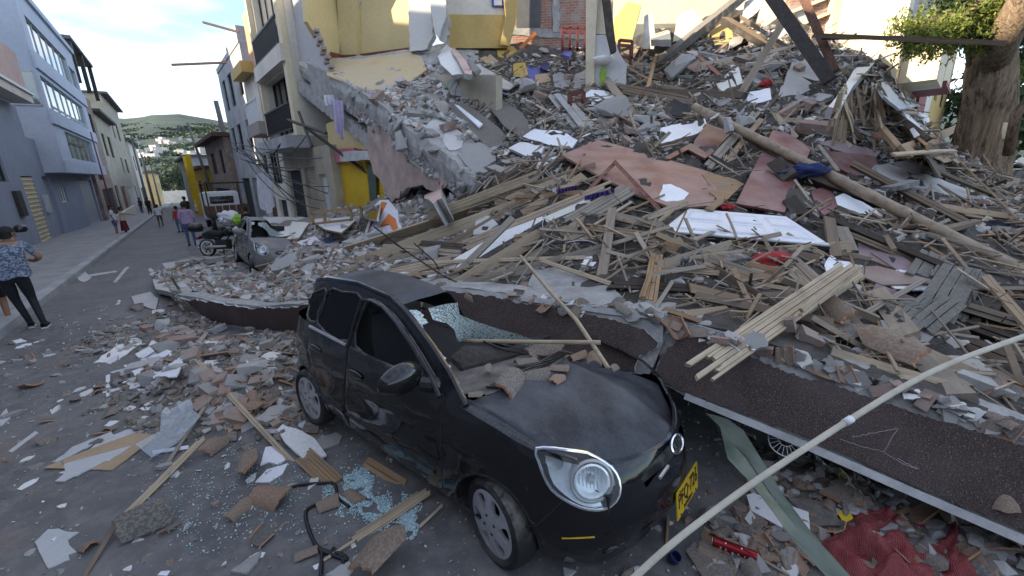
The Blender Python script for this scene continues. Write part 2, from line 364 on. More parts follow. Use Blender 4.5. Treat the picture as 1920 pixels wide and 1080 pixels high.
# == buildings
def facade(parent, F, s0, s1, z0, z1, out, ops, mat, depth=6., rec=.14, name='wall'):
 """a wall with real openings, its reveals, a roof and sides behind"""
 mm = MB(); ss = sorted({s0, s1, *[o_[0] for o_ in ops], *[o_[1] for o_ in ops]}); zz = sorted({z0, z1, *[o_[2] for o_ in ops], *[o_[3] for o_ in ops]})
 def q(a, b, c, d):
  i = mm.add((a, b, c, d)); mm.face((i, i + 1, i + 2, i + 3), uv=[(p.dot(uL) if F is LF else p.dot(uR), p.z) for p in (a, b, c, d)])
 for i in range(len(ss) - 1):
  for j in range(len(zz) - 1):
   cs, cz = (ss[i] + ss[i + 1]) / 2, (zz[j] + zz[j + 1]) / 2
   if any(o_[0] < cs < o_[1] and o_[2] < cz < o_[3] for o_ in ops): continue
   q(F(ss[i], zz[j], out), F(ss[i + 1], zz[j], out), F(ss[i + 1], zz[j + 1], out), F(ss[i], zz[j + 1], out))
 for a, b, c, d, *_ in ops:
  r_ = out - rec - .02
  q(F(a, c, out), F(b, c, out), F(b, c, r_), F(a, c, r_)); q(F(a, d, out), F(b, d, out), F(b, d, r_), F(a, d, r_))
  q(F(a, c, out), F(a, d, out), F(a, d, r_), F(a, c, r_)); q(F(b, c, out), F(b, d, out), F(b, d, r_), F(b, c, r_))
 bk = out - depth
 for s_ in (s0, s1):
  i = mm.add((F(s_, z0, out), F(s_, z1, out), F(s_, z1, bk), F(s_, z0, bk))); mm.face((i, i + 1, i + 2, i + 3), uv=[(0, z0), (0, z1), (depth, z1), (depth, z0)])
 q(F(s0, z1, out), F(s1, z1, out), F(s1, z1, bk), F(s0, z1, bk)); q(F(s0, z0, out), F(s1, z0, out), F(s1, z0, bk), F(s0, z0, bk)); q(F(s0, z0, bk), F(s1, z0, bk), F(s1, z1, bk), F(s0, z1, bk))
 w = mm.build(name, mat, parent, recalc=False)
 for a, b, c, d, kind, *k in ops: window(w, F, a, b, c, d, out, kind, rec, *k)
 return w
def fbox(mm, F, a, b, c, d, o0, o1, t=0.):
 P = [F(s_, z_, o_) for s_ in (a, b) for z_ in (c, d) for o_ in (o0, o1)]; i = mm.add(P)
 for q in ((0, 1, 3, 2), (4, 6, 7, 5), (0, 4, 5, 1), (2, 3, 7, 6), (0, 2, 6, 4), (1, 5, 7, 3)): mm.face([i + k for k in q], t=t)
 return mm
def window(w, F, a, b, c, d, out, kind, rec, nx=2, nz=1, fm='frame_black', pm='pane_dark'):
 r_ = out - rec
 mm = MB(); mm.quad(F(a, c, r_), F(b, c, r_), F(b, d, r_), F(a, d, r_))
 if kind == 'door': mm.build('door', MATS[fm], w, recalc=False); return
 if kind == 'void': mm.build('doorway', MATS['interior_dark'], w, recalc=False); return  # dark sheet closes the opening, the shade inside put into its colour
 if kind == 'roller':
  mm = MB(); k = max(6, int((d - c) / .11))
  for i in range(k): fbox(mm, F, a, b, c + (d - c) * i / k, c + (d - c) * (i + .9) / k, r_ - .03, r_ + (.015 if i % 2 else .0))
  mm.build('roller_shutter', MATS[fm], w); return
 fr = MB(); t_ = .05
 for x0, x1, z0, z1 in ((a, b, c, c + t_), (a, b, d - t_, d), (a, a + t_, c + t_, d - t_), (b - t_, b, c + t_, d - t_)): fbox(fr, F, x0, x1, z0, z1, r_ + .004, r_ + .05)
 for i in range(1, nx):
  x = a + (b - a) * i / nx; fbox(fr, F, x - .022, x + .022, c + t_, d - t_, r_ + .004, r_ + .045)
 for j in range(1, nz):
  z = c + (d - c) * j / nz; fbox(fr, F, a + t_, b - t_, z - .018, z + .018, r_ + .004, r_ + .04)
 wn = fr.build('window', MATS[fm], w.parent)
 for i in range(nx):
  pm_ = MB(); x0 = a + (b - a) * i / nx; x1 = a + (b - a) * (i + 1) / nx; tl = rnd.uniform(-.004, .004)
  pm_.quad(F(x0, c, r_ + tl), F(x1, c, r_ - tl), F(x1, d, r_ - tl), F(x0, d, r_ + tl)); pm_.build('pane', MATS[pm], wn, recalc=False)
def bldg(name, label, F, s, cat='building', group=None):
 p = F(s, 0); return empty(name, V((p.x, p.y, gz(p.x, p.y))), label, cat, group)
def trim(par, name, mat, F, *boxes):
 mm = MB()
 for b_ in boxes: fbox(mm, F, *b_)
 return mm.build(name, MATS[mat], par)
B = bldg('office_building', 'tall blue-grey office building with long ribbon windows and projecting upper floors', LF, 36)
facade(B, LF, 35.4, 51.5, 2.85, 12.2, .9, [(36.6, 47.6, 9.3, 11.1, 'win', 6, 1, 'frame_metal', 'pane_sky'), (35.9, 49.3, 6.35, 8.0, 'win', 7, 1, 'frame_metal', 'pane_sky'), (38.3, 48.5, 3.7, 5.3, 'win', 5, 1, 'frame_metal', 'pane_sky'), (47.9, 50.6, 9.3, 10.7, 'win', 2, 1, 'frame_metal', 'pane_dark')], MATS['wall_bluegrey_pale'], 9.)
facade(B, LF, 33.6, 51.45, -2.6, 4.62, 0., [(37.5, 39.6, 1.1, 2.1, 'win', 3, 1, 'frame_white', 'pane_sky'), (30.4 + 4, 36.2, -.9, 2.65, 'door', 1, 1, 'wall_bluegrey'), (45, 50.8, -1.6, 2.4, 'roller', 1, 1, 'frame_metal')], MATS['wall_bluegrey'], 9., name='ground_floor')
trim(B, 'parapet', 'wall_bluegrey_pale', LF, (35.2, 51.7, 12.2, 12.55, .3, 1.05))
trim(B, 'floor_band', 'wall_bluegrey_pale', LF, (35.3, 51.6, 8.25, 9.15, .9, 1.02), (35.3, 51.6, 5.45, 6.2, .9, 1.04), (35.3, 51.6, 2.83, 3.5, .9, 1.02))
trim(B, 'roof_stack', 'wall_bluegrey', LF, (38, 41, 12.55, 14.6, -4, -1.2))
trim(B, 'canopy', 'steel_dark', LF, (36.4, 44.5, 4.66, 4.78, 0.0, .82))
mm = MB()
for k in range(46): mm.box(LF(36 + k * .29, 6.43, .97), (.03, .03, .16))
mm.build('balustrade', MATS['frame_metal'], B)
def sidewin(par, F, s, o0, o1, z0, z1, fm='frame_black', pm='pane_dark', nx=1):
 fr = MB(); t_ = .06
 for a, b, c, d in ((o0, o1, z0, z0 + t_), (o0, o1, z1 - t_, z1), (o0, o0 + t_, z0, z1), (o1 - t_, o1, z0, z1)): fbox(fr, F, s - .06, s - .005, c, d, a, b)
 w = fr.build('window', MATS[fm], par); pm_ = MB(); pm_.quad(F(s - .02, z0, o0), F(s - .02, z0, o1), F(s - .02, z1, o1), F(s - .02, z1, o0)); pm_.build('pane', MATS[pm], w, recalc=False)
sidewin(B, LF, 35.4, -2.6, -.6, 8.9, 11.4); sidewin(B, LF, 35.4, -1.2, .75, 6.35, 8.1, 'frame_metal')
ac = empty('air_conditioner', LF(36.2, 4.82, .45), 'white air conditioner unit on the blue-grey wall above the canopy', 'air conditioner')
mm = MB(); fbox(mm, LF, 35.8, 36.9, 4.82, 5.5, .25, .6); mm.build('casing', MATS['frame_white'], ac)
mm = MB(); [fbox(mm, LF, 35.77, 35.8, 4.9 + k * .07, 4.93 + k * .07, .28, .57) for k in range(8)]; mm.build('grille', MATS['frame_black'], ac)
mm = MB(); fbox(mm, LF, 35.85, 36.8, 4.76, 4.815, .0, .55); mm.build('bracket', MATS['steel_dark'], ac)
A = bldg('low_house', 'low grey street house with pink parapet and white grilled gate', LF, 20)
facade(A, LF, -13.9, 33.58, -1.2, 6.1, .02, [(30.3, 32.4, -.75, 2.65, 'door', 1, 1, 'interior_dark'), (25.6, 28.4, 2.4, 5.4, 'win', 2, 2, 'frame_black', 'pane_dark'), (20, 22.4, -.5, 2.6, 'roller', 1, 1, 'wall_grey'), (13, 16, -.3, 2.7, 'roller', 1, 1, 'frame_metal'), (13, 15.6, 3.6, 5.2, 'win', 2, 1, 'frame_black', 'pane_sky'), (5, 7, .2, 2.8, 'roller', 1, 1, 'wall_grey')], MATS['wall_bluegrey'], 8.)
trim(A, 'parapet', 'wall_pink', LF, (-13.9, 32.6, 6.75, 8.4, .3, .75)); trim(A, 'cornice', 'wall_white', LF, (-13.9, 32.7, 6.12, 6.72, .1, .85), )
trim(A, 'gutter', 'frame_metal', LF, (-13.9, 32.75, 6.5, 6.58, .85, .95))
g_ = MB()
for k in range(11): fbox(g_, LF, 30.35 + k * .2, 30.4 + k * .2, -.74, 2.6, -.06, -.02)
for k in range(16): fbox(g_, LF, 30.32, 32.38, -.7 + k * .21, -.64 + k * .21, -.018, .015)
g_.build('gate_grille', MATS['wall_cream'], A)
trim(A, 'meter_box', 'steel_dark', LF, (28.2, 29.0, .9, 2.0, .03, .16)); trim(A, 'wall_box', 'frame_metal', LF, (33, 33.5, .8, 1.7, .03, .2))
T_ = bldg('shade_block', 'unseen tall block added behind the low house to shade the street', LF, -20)  # out of view, added so its height keeps the street in shade
facade(T_, LF, -46, 34.9, -1, 13.9, -8.1, [(a, a + 1.6, z, z + 1.5, 'win', 2, 1, 'frame_white', 'pane_dark') for a in range(-40, 32, 9) for z in (9.4, 11.6)], MATS['wall_grey'], 9.)
def simple(name, label, F, s0, s1, z1, mat, ops, out=0., group=None, depth=7., z0=-3.4, roof=None, top=None):
 e = bldg(name, label, F, s0, group=group); facade(e, F, s0, s1, z0, z1, out, ops, MATS[mat], depth)
 if roof: trim(e, 'roof', roof, F, (s0 - .3, s1 + .3, z1 + .01, z1 + .28, -depth, out + .7))
 if top: trim(e, 'balcony', top, F, (s0 + 1, s1 - 1, z1 * .5, z1 * .5 + 1., out, out + .8))
 return e
W2 = 'win'
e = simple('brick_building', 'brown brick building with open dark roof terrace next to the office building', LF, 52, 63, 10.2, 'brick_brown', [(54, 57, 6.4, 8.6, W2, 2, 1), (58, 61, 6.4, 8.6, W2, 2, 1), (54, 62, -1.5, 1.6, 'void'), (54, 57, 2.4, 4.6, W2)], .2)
trim(e, 'roof', 'roof_dark', LF, (51.8, 63.5, 13.4, 13.65, -6, 1.1)); [trim(e, 'post', 'steel_dark', LF, (q, q + .3, 10.2, 13.4, .7, 1.)) for q in (52.2, 57.5, 62.8)]; trim(e, 'terrace_wall', 'wall_beige', LF, (52, 63, 10.2, 12.2, -5.5, -3))
e = simple('green_grey_house', 'greenish grey house with two rows of windows beyond the brick building', LF, 63.2, 78, 9.2, 'wall_beige', [(66, 68.5, 5, 7.4, W2), (71, 74, 5, 7.4, W2), (65, 68, -1.6, 1.8, 'void'), (71, 76, -1.7, 1.6, 'roller', 1, 1, 'wall_darkred')], .1, roof='roof_dark')
e = simple('beige_tower', 'plain beige upper storey house far down the left side', LF, 78.2, 98, 13., 'wall_beige', [(82, 84, 8, 10.2, W2), (88, 91, 8, 10.2, W2), (82, 84, 3.4, 5.4, W2), (88, 91, 3.4, 5.4, W2), (81, 95, -2, 1.4, 'roller', 1, 1, 'frame_metal')], 0., roof='roof_dark')
e = simple('white_shop', 'white low shop with awning at the far left end', LF, 98.2, 116, 8.6, 'wall_white', [(101, 104, 4, 6.4, W2), (108, 112, 4, 6.4, W2), (101, 114, -2.4, 1, 'void')], .3, roof='roof_dark')
e = simple('yellow_corner_house', 'small yellow house with dark tiled roof at the street end', LF, 118, 135, 3.6, 'wall_yellow', [(120, 123, -1, 1.6, W2), (127, 130, -1, 1.6, W2)], 2.2, roof='roof_dark')
trim(B, 'forecourt_wall', 'wall_white', LF, (45.2, 62, -1.55, -.3, 1.4, 1.6))
def pole(name, label, base, h, r, mat, cat='pole', lean=(0, 0), arms=(), group=None):
 b = V(base); e = empty(name, b, label, cat, group); top = b + V((lean[0], lean[1], h))
 mm = MB(); mm.tube([b - V((0, 0, .2)), (b + top) / 2, top], [r * 1.25, r, r * .75], 10); mm.build('shaft', MATS[mat], e, True)
 for a, L, dz in arms:
  p = b.lerp(top, dz); mm = MB(); mm.tube([p, p + V(a) * L * .6 + V((0, 0, .1 * L)), p + V(a) * L + V((0, 0, .12 * L))], r * .45, 6); mm.build('arm', MATS[mat], e)
 return e, top
def Lp(s, n_): p = uL * s + nL * n_; return V((p.x, p.y, gz(p.x, p.y)))
e, t_ = pole('street_lamp', 'thin street lamp with curved arm over the left pavement', Lp(90, -4.), 11.2, .1, 'frame_metal', 'street lamp', arms=[(nL, 2.2, .99)])
mm = MB(); mm.box(t_ + nL * 2.5 + V((0, 0, .2)), (.9, .3, .14)); mm.build('lamp_head', MATS['frame_metal'], e)
pole('red_post', 'thin red post rising from the left pavement by the white couple', Lp(43, -4.3), 6.6, .05, 'wall_darkred', 'post')
e, t_ = pole('power_pole', 'leaning dark power pole with a crossarm in the middle of the far street', Lp(52, 2.6), 8.6, .13, 'pole_concrete', 'utility pole', lean=(-1.2, 0), group=None)
mm = MB(); mm.bar(t_ - V((2.6, 0, .5)), t_ + V((.2, 0, -.6)), .12, .12); mm.build('crossarm', MATS['pole_concrete'], e)
pole('thick_pole', 'thick dark utility pole in front of the far yellow house', Lp(42, 3.8), 9., .22, 'pole_concrete', 'utility pole', lean=(-.6, .2))
for k, (s_, h_) in enumerate(((70, 8.5), (84, 8), (104, 8))): pole('far_pole', ['slim far utility pole before the green-grey house', 'slim far utility pole before the beige house', 'slim far utility pole before the white shop'][k], Lp(s_, -3.6), h_, .12, 'pole_concrete', 'utility pole', arms=[(nL, .8, .93)], group='far poles of the left pavement')
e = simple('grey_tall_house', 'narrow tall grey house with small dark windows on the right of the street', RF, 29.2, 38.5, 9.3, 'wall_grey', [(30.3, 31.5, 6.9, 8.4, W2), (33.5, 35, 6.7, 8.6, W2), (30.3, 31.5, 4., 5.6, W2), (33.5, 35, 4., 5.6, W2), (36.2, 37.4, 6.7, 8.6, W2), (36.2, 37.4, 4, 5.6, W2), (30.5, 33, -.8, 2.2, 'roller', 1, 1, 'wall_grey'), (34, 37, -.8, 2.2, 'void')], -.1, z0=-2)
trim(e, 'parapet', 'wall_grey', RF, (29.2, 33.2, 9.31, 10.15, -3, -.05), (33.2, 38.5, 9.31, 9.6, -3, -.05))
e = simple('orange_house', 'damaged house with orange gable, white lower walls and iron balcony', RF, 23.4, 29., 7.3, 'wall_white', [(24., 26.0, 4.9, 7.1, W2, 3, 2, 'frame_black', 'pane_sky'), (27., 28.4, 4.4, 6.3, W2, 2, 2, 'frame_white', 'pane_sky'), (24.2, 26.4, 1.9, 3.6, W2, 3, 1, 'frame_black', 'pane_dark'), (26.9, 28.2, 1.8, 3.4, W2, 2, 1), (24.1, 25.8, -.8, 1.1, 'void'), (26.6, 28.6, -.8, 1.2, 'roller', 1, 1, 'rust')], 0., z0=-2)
facade(e, RF, 23.45, 26.6, 7.31, 9.9, 0.02, [(23.9, 25.6, 7.35, 8.5, W2, 2, 1, 'frame_black', 'pane_sky')], MATS['wall_orange'], 5., name='gable'); trim(e, 'side_wall', 'brick_wall', RF, (26.65, 29., 7.31, 7.6, -4, .0))
trim(e, 'cornice', 'wall_ochre', RF, (26.2, 29.1, 7.3, 7.8, 0.03, .55)); trim(e, 'balcony_slab', 'brick_wall', RF, (23.5, 26.3, 4.2, 4.75, .02, .75))
rl = MB()
for k in range(15): fbox(rl, RF, 23.6 + k * .18, 23.64 + k * .18, 4.76, 5.7, .66, .7)
for k in range(9): rl.bar(RF(23.6 + k * .28, 4.8, .69), RF(23.9 + k * .28, 5.6, .69), .03, .03)
fbox(rl, RF, 23.5, 26.3, 5.7, 5.76, .64, .72); rl.build('balcony_railing', MATS['frame_white'], e)
pole('roof_antenna', 'lattice television antenna above the orange house', RF(27.5, 7.8, -1.), 4.6, .035, 'frame_metal', 'antenna')
an = MB()
for k in range(9): an.bar(RF(27.5, 9.0 + k * .36, -1) - V((.5 - k * .03, 0, 0)), RF(27.5, 9.0 + k * .36, -1) + V((.5 - k * .03, 0, 0)), .02, .02)
an.build('crossbars', MATS['frame_metal'], bpy.data.objects['roof_antenna'])
for nm_, lb, a, b in (('projecting_board', 'long board sticking out from the orange house over the street', RF(29.5, 8.3, .6), RF(30.5, 8.1, 3.0)), ('projecting_beam', 'short beam end sticking out beside the roof antenna', RF(27.6, 9.4, .1), RF(28.3, 9.8, 1.5))):
 mm = MB(); mm.bar(a, b, .13, .1); tag(mm.build(nm_, MATS['wood_grey']), lb, 'beam')
D = bldg('balcony_house', 'pale house with two tall black framed balcony windows and hanging cables', RF, 20)
facade(D, RF, 18.25, 23.3, 3.75, 11.2, .28, [(19., 22.9, 6.9, 9.9, W2, 4, 2, 'frame_black', 'pane_sky'), (19., 22.9, 3.95, 6.2, W2, 4, 1, 'frame_black', 'pane_dark')], MATS['wall_white'], 5., rec=.3)
facade(D, RF, 18.25, 23.3, -2, 3.74, 0., [(20.6, 22.9, -.8, 2.5, 'roller', 1, 1, 'interior_dark'), (18.5, 20.1, -.7, 2.6, 'roller', 1, 1, 'wall_beige')], MATS['wall_beige'], 5., name='ground_floor')
trim(D, 'balcony_slab', 'wall_white', RF, (18.3, 23.2, 6.3, 6.86, .29, .62)); trim(D, 'lower_slab', 'wall_grey', RF, (18.2, 23.3, 3.3, 3.74, .0, .95)); [trim(D, 'pilaster', 'wall_cream', RF, q) for q in ((18.27, 18.7, 3.76, 11, .285, .5), (23.0, 23.28, 3.76, 11, .285, .5))]
for z in (6.87, 3.96):
 rl = MB(); fbox(rl, RF, 18.7, 23, z + .95, z + 1.02, .5, .56); fbox(rl, RF, 18.7, 23, z + .05, z + .1, .5, .56)
 for k in range(26): fbox(rl, RF, 18.75 + k * .165, 18.79 + k * .165, z + .1, z + .95, .515, .545)
 rl.build('railing', MATS['frame_black'], D)
e = simple('brown_side_bay', 'tan plastered bay with small window above the grilled door', RF, 16.2, 18.2, 3.3, 'wall_beige', [(17, 17.9, -.7, 2.3, 'roller', 1, 1, 'frame_white')], .05, z0=-1, depth=3)
e = simple('brick_topped_house', 'low house with bare brick upper wall far down the right side', RF, 39, 52, 5.2, 'brick_brown', [(41, 43, 2.6, 4.4, W2), (46, 49, 2.6, 4.4, W2), (41, 50, -1.4, 1.4, 'void')], .3, z0=-3, roof='rust')
e = simple('yellow_post_house', 'yellow painted house with tall posts far down the right side', RF, 52.5, 70, 3.2, 'wall_strong_yellow', [(54, 57, -.4, 2, W2), (60, 64, -.4, 2, W2)], .5, z0=-3, roof='rust')
e = simple('grey_end_house', 'small grey house at the far right end of the street', RF, 71, 95, 5., 'wall_grey', [(74, 77, 1, 3, W2), (82, 86, 1, 3, W2)], .3, z0=-3.6, roof='roof_dark')
[trim(bpy.data.objects['yellow_post_house'], 'post', 'wall_strong_yellow', RF, (q, q + .4, -2, 4.6, 1.4, 1.8)) for q in (54, 58.5)]
mm = MB(); mm.box(uL * 150 + nL * 0 + V((0, 0, -2.4)), (42, 1, 3.2), frame(nL)); tag(mm.build('end_wall', MATS['wall_white']), 'low pale wall closing the far end of the street', 'wall')
def crown(name, parent, c, r, n, leaf, mat, seed=0, squash=.8, clumps=None):
 rg = np.random.default_rng(seed); mm = MB(); cl = clumps or [(V(c) + V(rg.normal(0, .5, 3)) * r * .75, r * rg.uniform(.3, .55)) for _ in range(16)]
 for i in range(n):
  cc, cr_ = cl[rg.integers(len(cl))]; d = V(rg.normal(0, 1, 3)).normalized() * cr_ * rg.uniform(.55, 1.05); d.z *= squash
  p = cc + d; a = V(rg.normal(0, 1, 3)).normalized() * leaf * rg.uniform(.6, 1.3); b = V(rg.normal(0, 1, 3)).normalized() * leaf * .55
  i0 = mm.add((p - a, p + b, p + a, p - b)); mm.face((i0, i0 + 1, i0 + 2, i0 + 3), t=float(rg.uniform(0, .999)))
 return mm.build(name, MATS[mat], parent, recalc=False)
for k, (px_, Y_, h_, r_) in enumerate(((330, 135, 9, 5.5), (300, 150, 7, 4.5), (362, 150, 8, 5), (345, 170, 14, 7), (318, 180, 11, 6))):
 p = at(px_, 380, Y_); p.z = -4; e = empty('far_tree', p, ['rounded green tree closing the end of the street', 'small pale tree left of the street end trees', 'bushy tree right of the street end trees', 'tallest dark tree behind the street end trees', 'dark tree behind, left of the tallest one'][k], 'tree', 'trees at the end of the street')
 mm = MB(); mm.tube([p, p + V((0, 0, h_ * .6))], [.4, .25], 7); mm.build('trunk', MATS['bark'], e)
 crown('crown', e, p + V((0, 0, h_ * .65)), r_, 2600, .45, 'leaf_far', 30 + k)
hm = MB(); rows = []
for i in range(46):
 y_ = 300 + i * 45; rows.append([])
 for j in range(70):
  dx = -1.55 + j * .06; x_ = dx * y_
  ridge = 205 + 26 * math.sin(dx * 5.2 + .4) + 16 * fbm(V((dx * 5, 3, 0)))
  hgt = ridge * min(1, max(0, (y_ - 300) / 1300)) ** 1.1 * (1 if y_ < 1700 else max(0, 1 - (y_ - 1700) / 900)) + 22 * fbm(V((x_ * .004, y_ * .004, 1))) * min(1, (y_ - 300) / 500) - 5
  rows[-1].append(V((x_, y_, hgt)))
hm.grid(rows); o = hm.build('hills', MATS['hill_green'], smooth=True); tag(o, kind='structure')
hb = MB(); rg = random.Random(5)
_hb = BVHTree.FromPolygons([V(v) for v in hm.v], hm.f)
for k in range(34):
 h_ = _hb.ray_cast(CO, ray(rg.uniform(240, 400), rg.uniform(258, 300)).normalized())
 if h_[0]: hb.box(h_[0] + V((0, 0, 2)), (rg.uniform(5, 14), 6, rg.uniform(4, 8)), Matrix.Rotation(rg.uniform(0, 3), 3, 'Z'), t=rg.random() * .99)
o = hb.build('hillside_houses', MATS['concrete_pale']); tag(o, 'scattered tiny pale houses on the far green hillside', 'houses', kind='stuff')
fm_ = MB(); rg = np.random.default_rng(3)
for k in range(9000):
 px_, py_ = rg.uniform(215, 460), rg.uniform(232, 345); h_ = _hb.ray_cast(CO, ray(px_, py_).normalized())
 if h_[0] and fbm(h_[0] * .008) > -.05:
  c = h_[0]; s_ = rg.uniform(2, 5);
  for q in range(2):
   a = V(rg.normal(0, 1, 3)).normalized() * s_; b = V(rg.normal(0, 1, 3)).normalized() * s_ * .7; i0 = fm_.add((c - a, c + b, c + a, c - b)); fm_.face((i0, i0 + 1, i0 + 2, i0 + 3), t=float(rg.uniform(0, .999)))
o = fm_.build('hillside_wood', MATS['leaf_far'], recalc=False); tag(o, 'far green trees covering the hillside', 'woodland', kind='stuff')
# == the crushed black hatchback
def _paint(name, col, dust=.5, coat=.5, flat=.008, r0=.09):
 b = NB(name); v = b.coord(rand=False); n1 = b.noise(v, 3.2, 6, .65); n2 = b.noise(v, 55, 5, .7); n3 = b.noise(b.coord((5, 40, 5), rand=False, rot=(0, .4, .6)), 3, 4, .6)
 m_ = b.math('ADD', b.math('MULTIPLY', b.g(n1, .35, .75), .5), b.math('MULTIPLY', b.g(n2, .5, .75), .35)); m_ = b.math('ADD', m_, b.math('MULTIPLY', b.g(n3, .66, .76), .4))
 up = b.up(.15, .95); k = b.math('MULTIPLY', m_, b.math('ADD', b.math('MULTIPLY', up, dust), .012)); k = b.math('ADD', k, b.math('MULTIPLY', b.math('MULTIPLY', up, flat), b.math('ADD', b.g(n1, .3, .7), .35)))
 c = b.mix(k, col, (.21, .225, .255)); c = b.mix(b.math('MULTIPLY', b.math('MULTIPLY', b.g(n2, .66, .72), up), .3), c, (.4, .4, .42)); b.bump(n1, .05, .02)
 MATS[name] = b.set(Base_Color=c, Roughness=b.ramp(k, [(0, (r0,) * 3), (.4, (.62,) * 3)]), Specular_IOR_Level=.25, Coat_Weight=b.ramp(k, [(0, (coat,) * 3), (.4, (0,) * 3)]), Coat_Roughness=.06); return MATS[name]
_paint('car_black', (.010, .010, .012), .42); _paint('car_grey', (.15, .145, .14), .9, flat=.3)
_paint('hood_black', (.013, .014, .018), .36, .0, .2, .42)
M_plain('rubber', (.018, .018, .019), .75, var=.3, scale=14, dust=.5)
M_plain('black_plastic', (.02, .02, .021), .5, var=.3, scale=12, dust=.35)
M_plain('hubcap_silver', (.46, .46, .48), .42, .35, var=.2, scale=14, bump=.05)
M_plain('lamp_chrome', (.93, .95, 1.), .2, .25, var=.05, bump=.0)
M_plain('chrome', (.86, .87, .9), .2, 1., var=.06, bump=.0)
M_plain('seat_fabric', (.022, .022, .025), .95, var=.3, scale=30)
M_plain('plate_yellow', (.72, .47, .02), .45, var=.08, scale=20, bump=.03); M_plain('plate_black', (.01, .01, .01), .6)
M_plain('dirt', (.2, .185, .17), .95, var=.45, scale=7, bump=.9, bdist=.03)
def _clear(name, col=(.9, .95, .96), tr=.9, rough=.05):
 b = NB(name); t_ = b.n('BsdfTransparent'); t_.inputs[0].default_value = (*col, 1); ms = b.n('MixShader'); ms.inputs[0].default_value = tr
 b.set(Base_Color=(.8, .84, .85) if col[0] > .5 else col, Roughness=rough, Specular_IOR_Level=.8 if col[0] > .5 else .3); b.l(b.p.outputs[0], ms.inputs[1]); b.l(t_.outputs[0], ms.inputs[2]); b.l(ms.outputs[0], b.out.inputs[0]); MATS[name] = b.mat
_clear('lens_clear', tr=.9)
_clear('smoked_glass', (.05, .055, .06), .72, .1)
def _crazed():
 b = NB('crazed_glass'); v = b.coord(rand=False); vo = b.n('TexVoronoi', feature='DISTANCE_TO_EDGE'); vo.inputs['Scale'].default_value = 42; b.l(v, vo.inputs['Vector'])
 n1 = b.noise(v, 5, 4); ln = b.g(vo.outputs['Distance'], .06, .0); k = b.math('ADD', b.math('MULTIPLY', ln, .55), b.math('MULTIPLY', b.g(n1, .4, .75), .55))
 t_ = b.n('BsdfTransparent'); t_.inputs[0].default_value = (.62, .78, .76, 1); ms = b.n('MixShader'); b.l(b.math('SUBTRACT', .62, k), ms.inputs[0])
 c = b.mix(ln, (.2, .26, .27), (.5, .58, .58)); b.bump(vo.outputs['Distance'], .5, .006); b.set(Base_Color=c, Roughness=.25, Specular_IOR_Level=.7)
 b.l(b.p.outputs[0], ms.inputs[1]); b.l(t_.outputs[0], ms.inputs[2]); b.l(ms.outputs[0], b.out.inputs[0]); MATS['crazed_glass'] = b.mat
_crazed()
CM = Matrix.Translation((-.50, 3.344, 0)) @ (Matrix.Rotation(R(-40), 4, 'Z') @ Matrix.Rotation(R(1.3), 4, 'Y') @ Matrix.Rotation(R(-1.8), 4, 'X'))
CMi = CM.inverted()
car = empty('black_car', CM.translation, 'black dust-covered hatchback with smashed windscreen and crushed roof in the foreground', 'car', M=CM)
def cray(px, py): return CMi @ CO, (CMi.to_3x3() @ ray(px, py))
def cun(px, py, axis, val):
 o_, d_ = cray(px, py); return o_ + d_ * ((val - o_[axis]) / d_[axis])
def cbuild(mb, name, mat, parent=None, smooth=True, angle=35, recalc=True):
 me = mb.mesh(name, [MATS[x] for x in mat] if isinstance(mat, (list, tuple)) else MATS[mat], smooth, recalc)
 if smooth and angle: me.set_sharp_from_angle(angle=R(angle))
 o = bpy.data.objects.new(name, me); COL.objects.link(o); o.parent = parent or car; return o
_half = [(-1.66, 0), (-1.64, -.3), (-1.58, -.55), (-1.46, -.715), (-1.2, -.775), (-.7, -.795), (0, -.80), (.6, -.80), (1.0, -.795), (1.28, -.775), (1.46, -.735), (1.62, -.655), (1.745, -.52), (1.83, -.34), (1.88, -.17), (1.90, 0)]
_pl = [V((*p, 0)) for p in _half + [(x, -y) for x, y in _half[-2:0:-1]]]
def _cat(P, k=12):
 n_ = len(P); out = []
 for i in range(n_):
  a, b, c, d = P[i - 1], P[i], P[(i + 1) % n_], P[(i + 2) % n_]
  for j in range(k):
   t = j / k; out.append(.5 * ((2 * b) + (c - a) * t + (2 * a - 5 * b + 4 * c - d) * t * t + (3 * b - a - 3 * c + d) * t ** 3))
 return out
_ol = _cat(_pl); _ol.append(_ol[0]); _cum = [0]
for a, b in zip(_ol, _ol[1:]): _cum.append(_cum[-1] + (b - a).length)
UT = _cum[-1]
_cx, _cy, _cu = np.array([p.x for p in _ol]), np.array([p.y for p in _ol]), np.array(_cum)
def olp(u): u = u % UT; return V((float(np.interp(u, _cu, _cx)), float(np.interp(u, _cu, _cy)), 0))
def oln(u):
 d = olp(u + .02) - olp(u - .02); return V((-d.y, d.x, 0)).normalized()   # inward (outline runs counter-clockwise: rear, right, front, left)
_h = len(_cu) // 2
def xu(x): return float(np.interp(x, _cx[:_h + 1], _cu[:_h + 1]))       # u of a point of the right side by its x
_sp = ([.12, .2, .3, .45, .6, .68, .8, .9, 1.02], [.10, .06, .02, .0, .008, .0, .012, .032, .06]); _fp = ([.12, .2, .3, .42, .52, .6, .68, .75, .82, .95], [.15, .09, .025, .0, .012, .035, .06, .10, .17, .3])
def ins(u, z):
 n_ = oln(u); w = max(0., -n_.x); w = w * w * (3 - 2 * w)
 return float(np.interp(z, *_sp)) * (1 - w) + float(np.interp(z, *_fp)) * w
def LBp(u, z):
 p = olp(u); n_ = oln(u); q = p + n_ * ins(u, z); q.z = z; return q
def ztop(u):
 x = olp(u).x; return float(np.interp(x, [-1.66, -1.0, -.4, .3, .8, 1.1, 1.35, 1.6, 1.8, 1.9], [1.02, 1.0, .975, .945, .935, .905, .86, .80, .765, .75]))
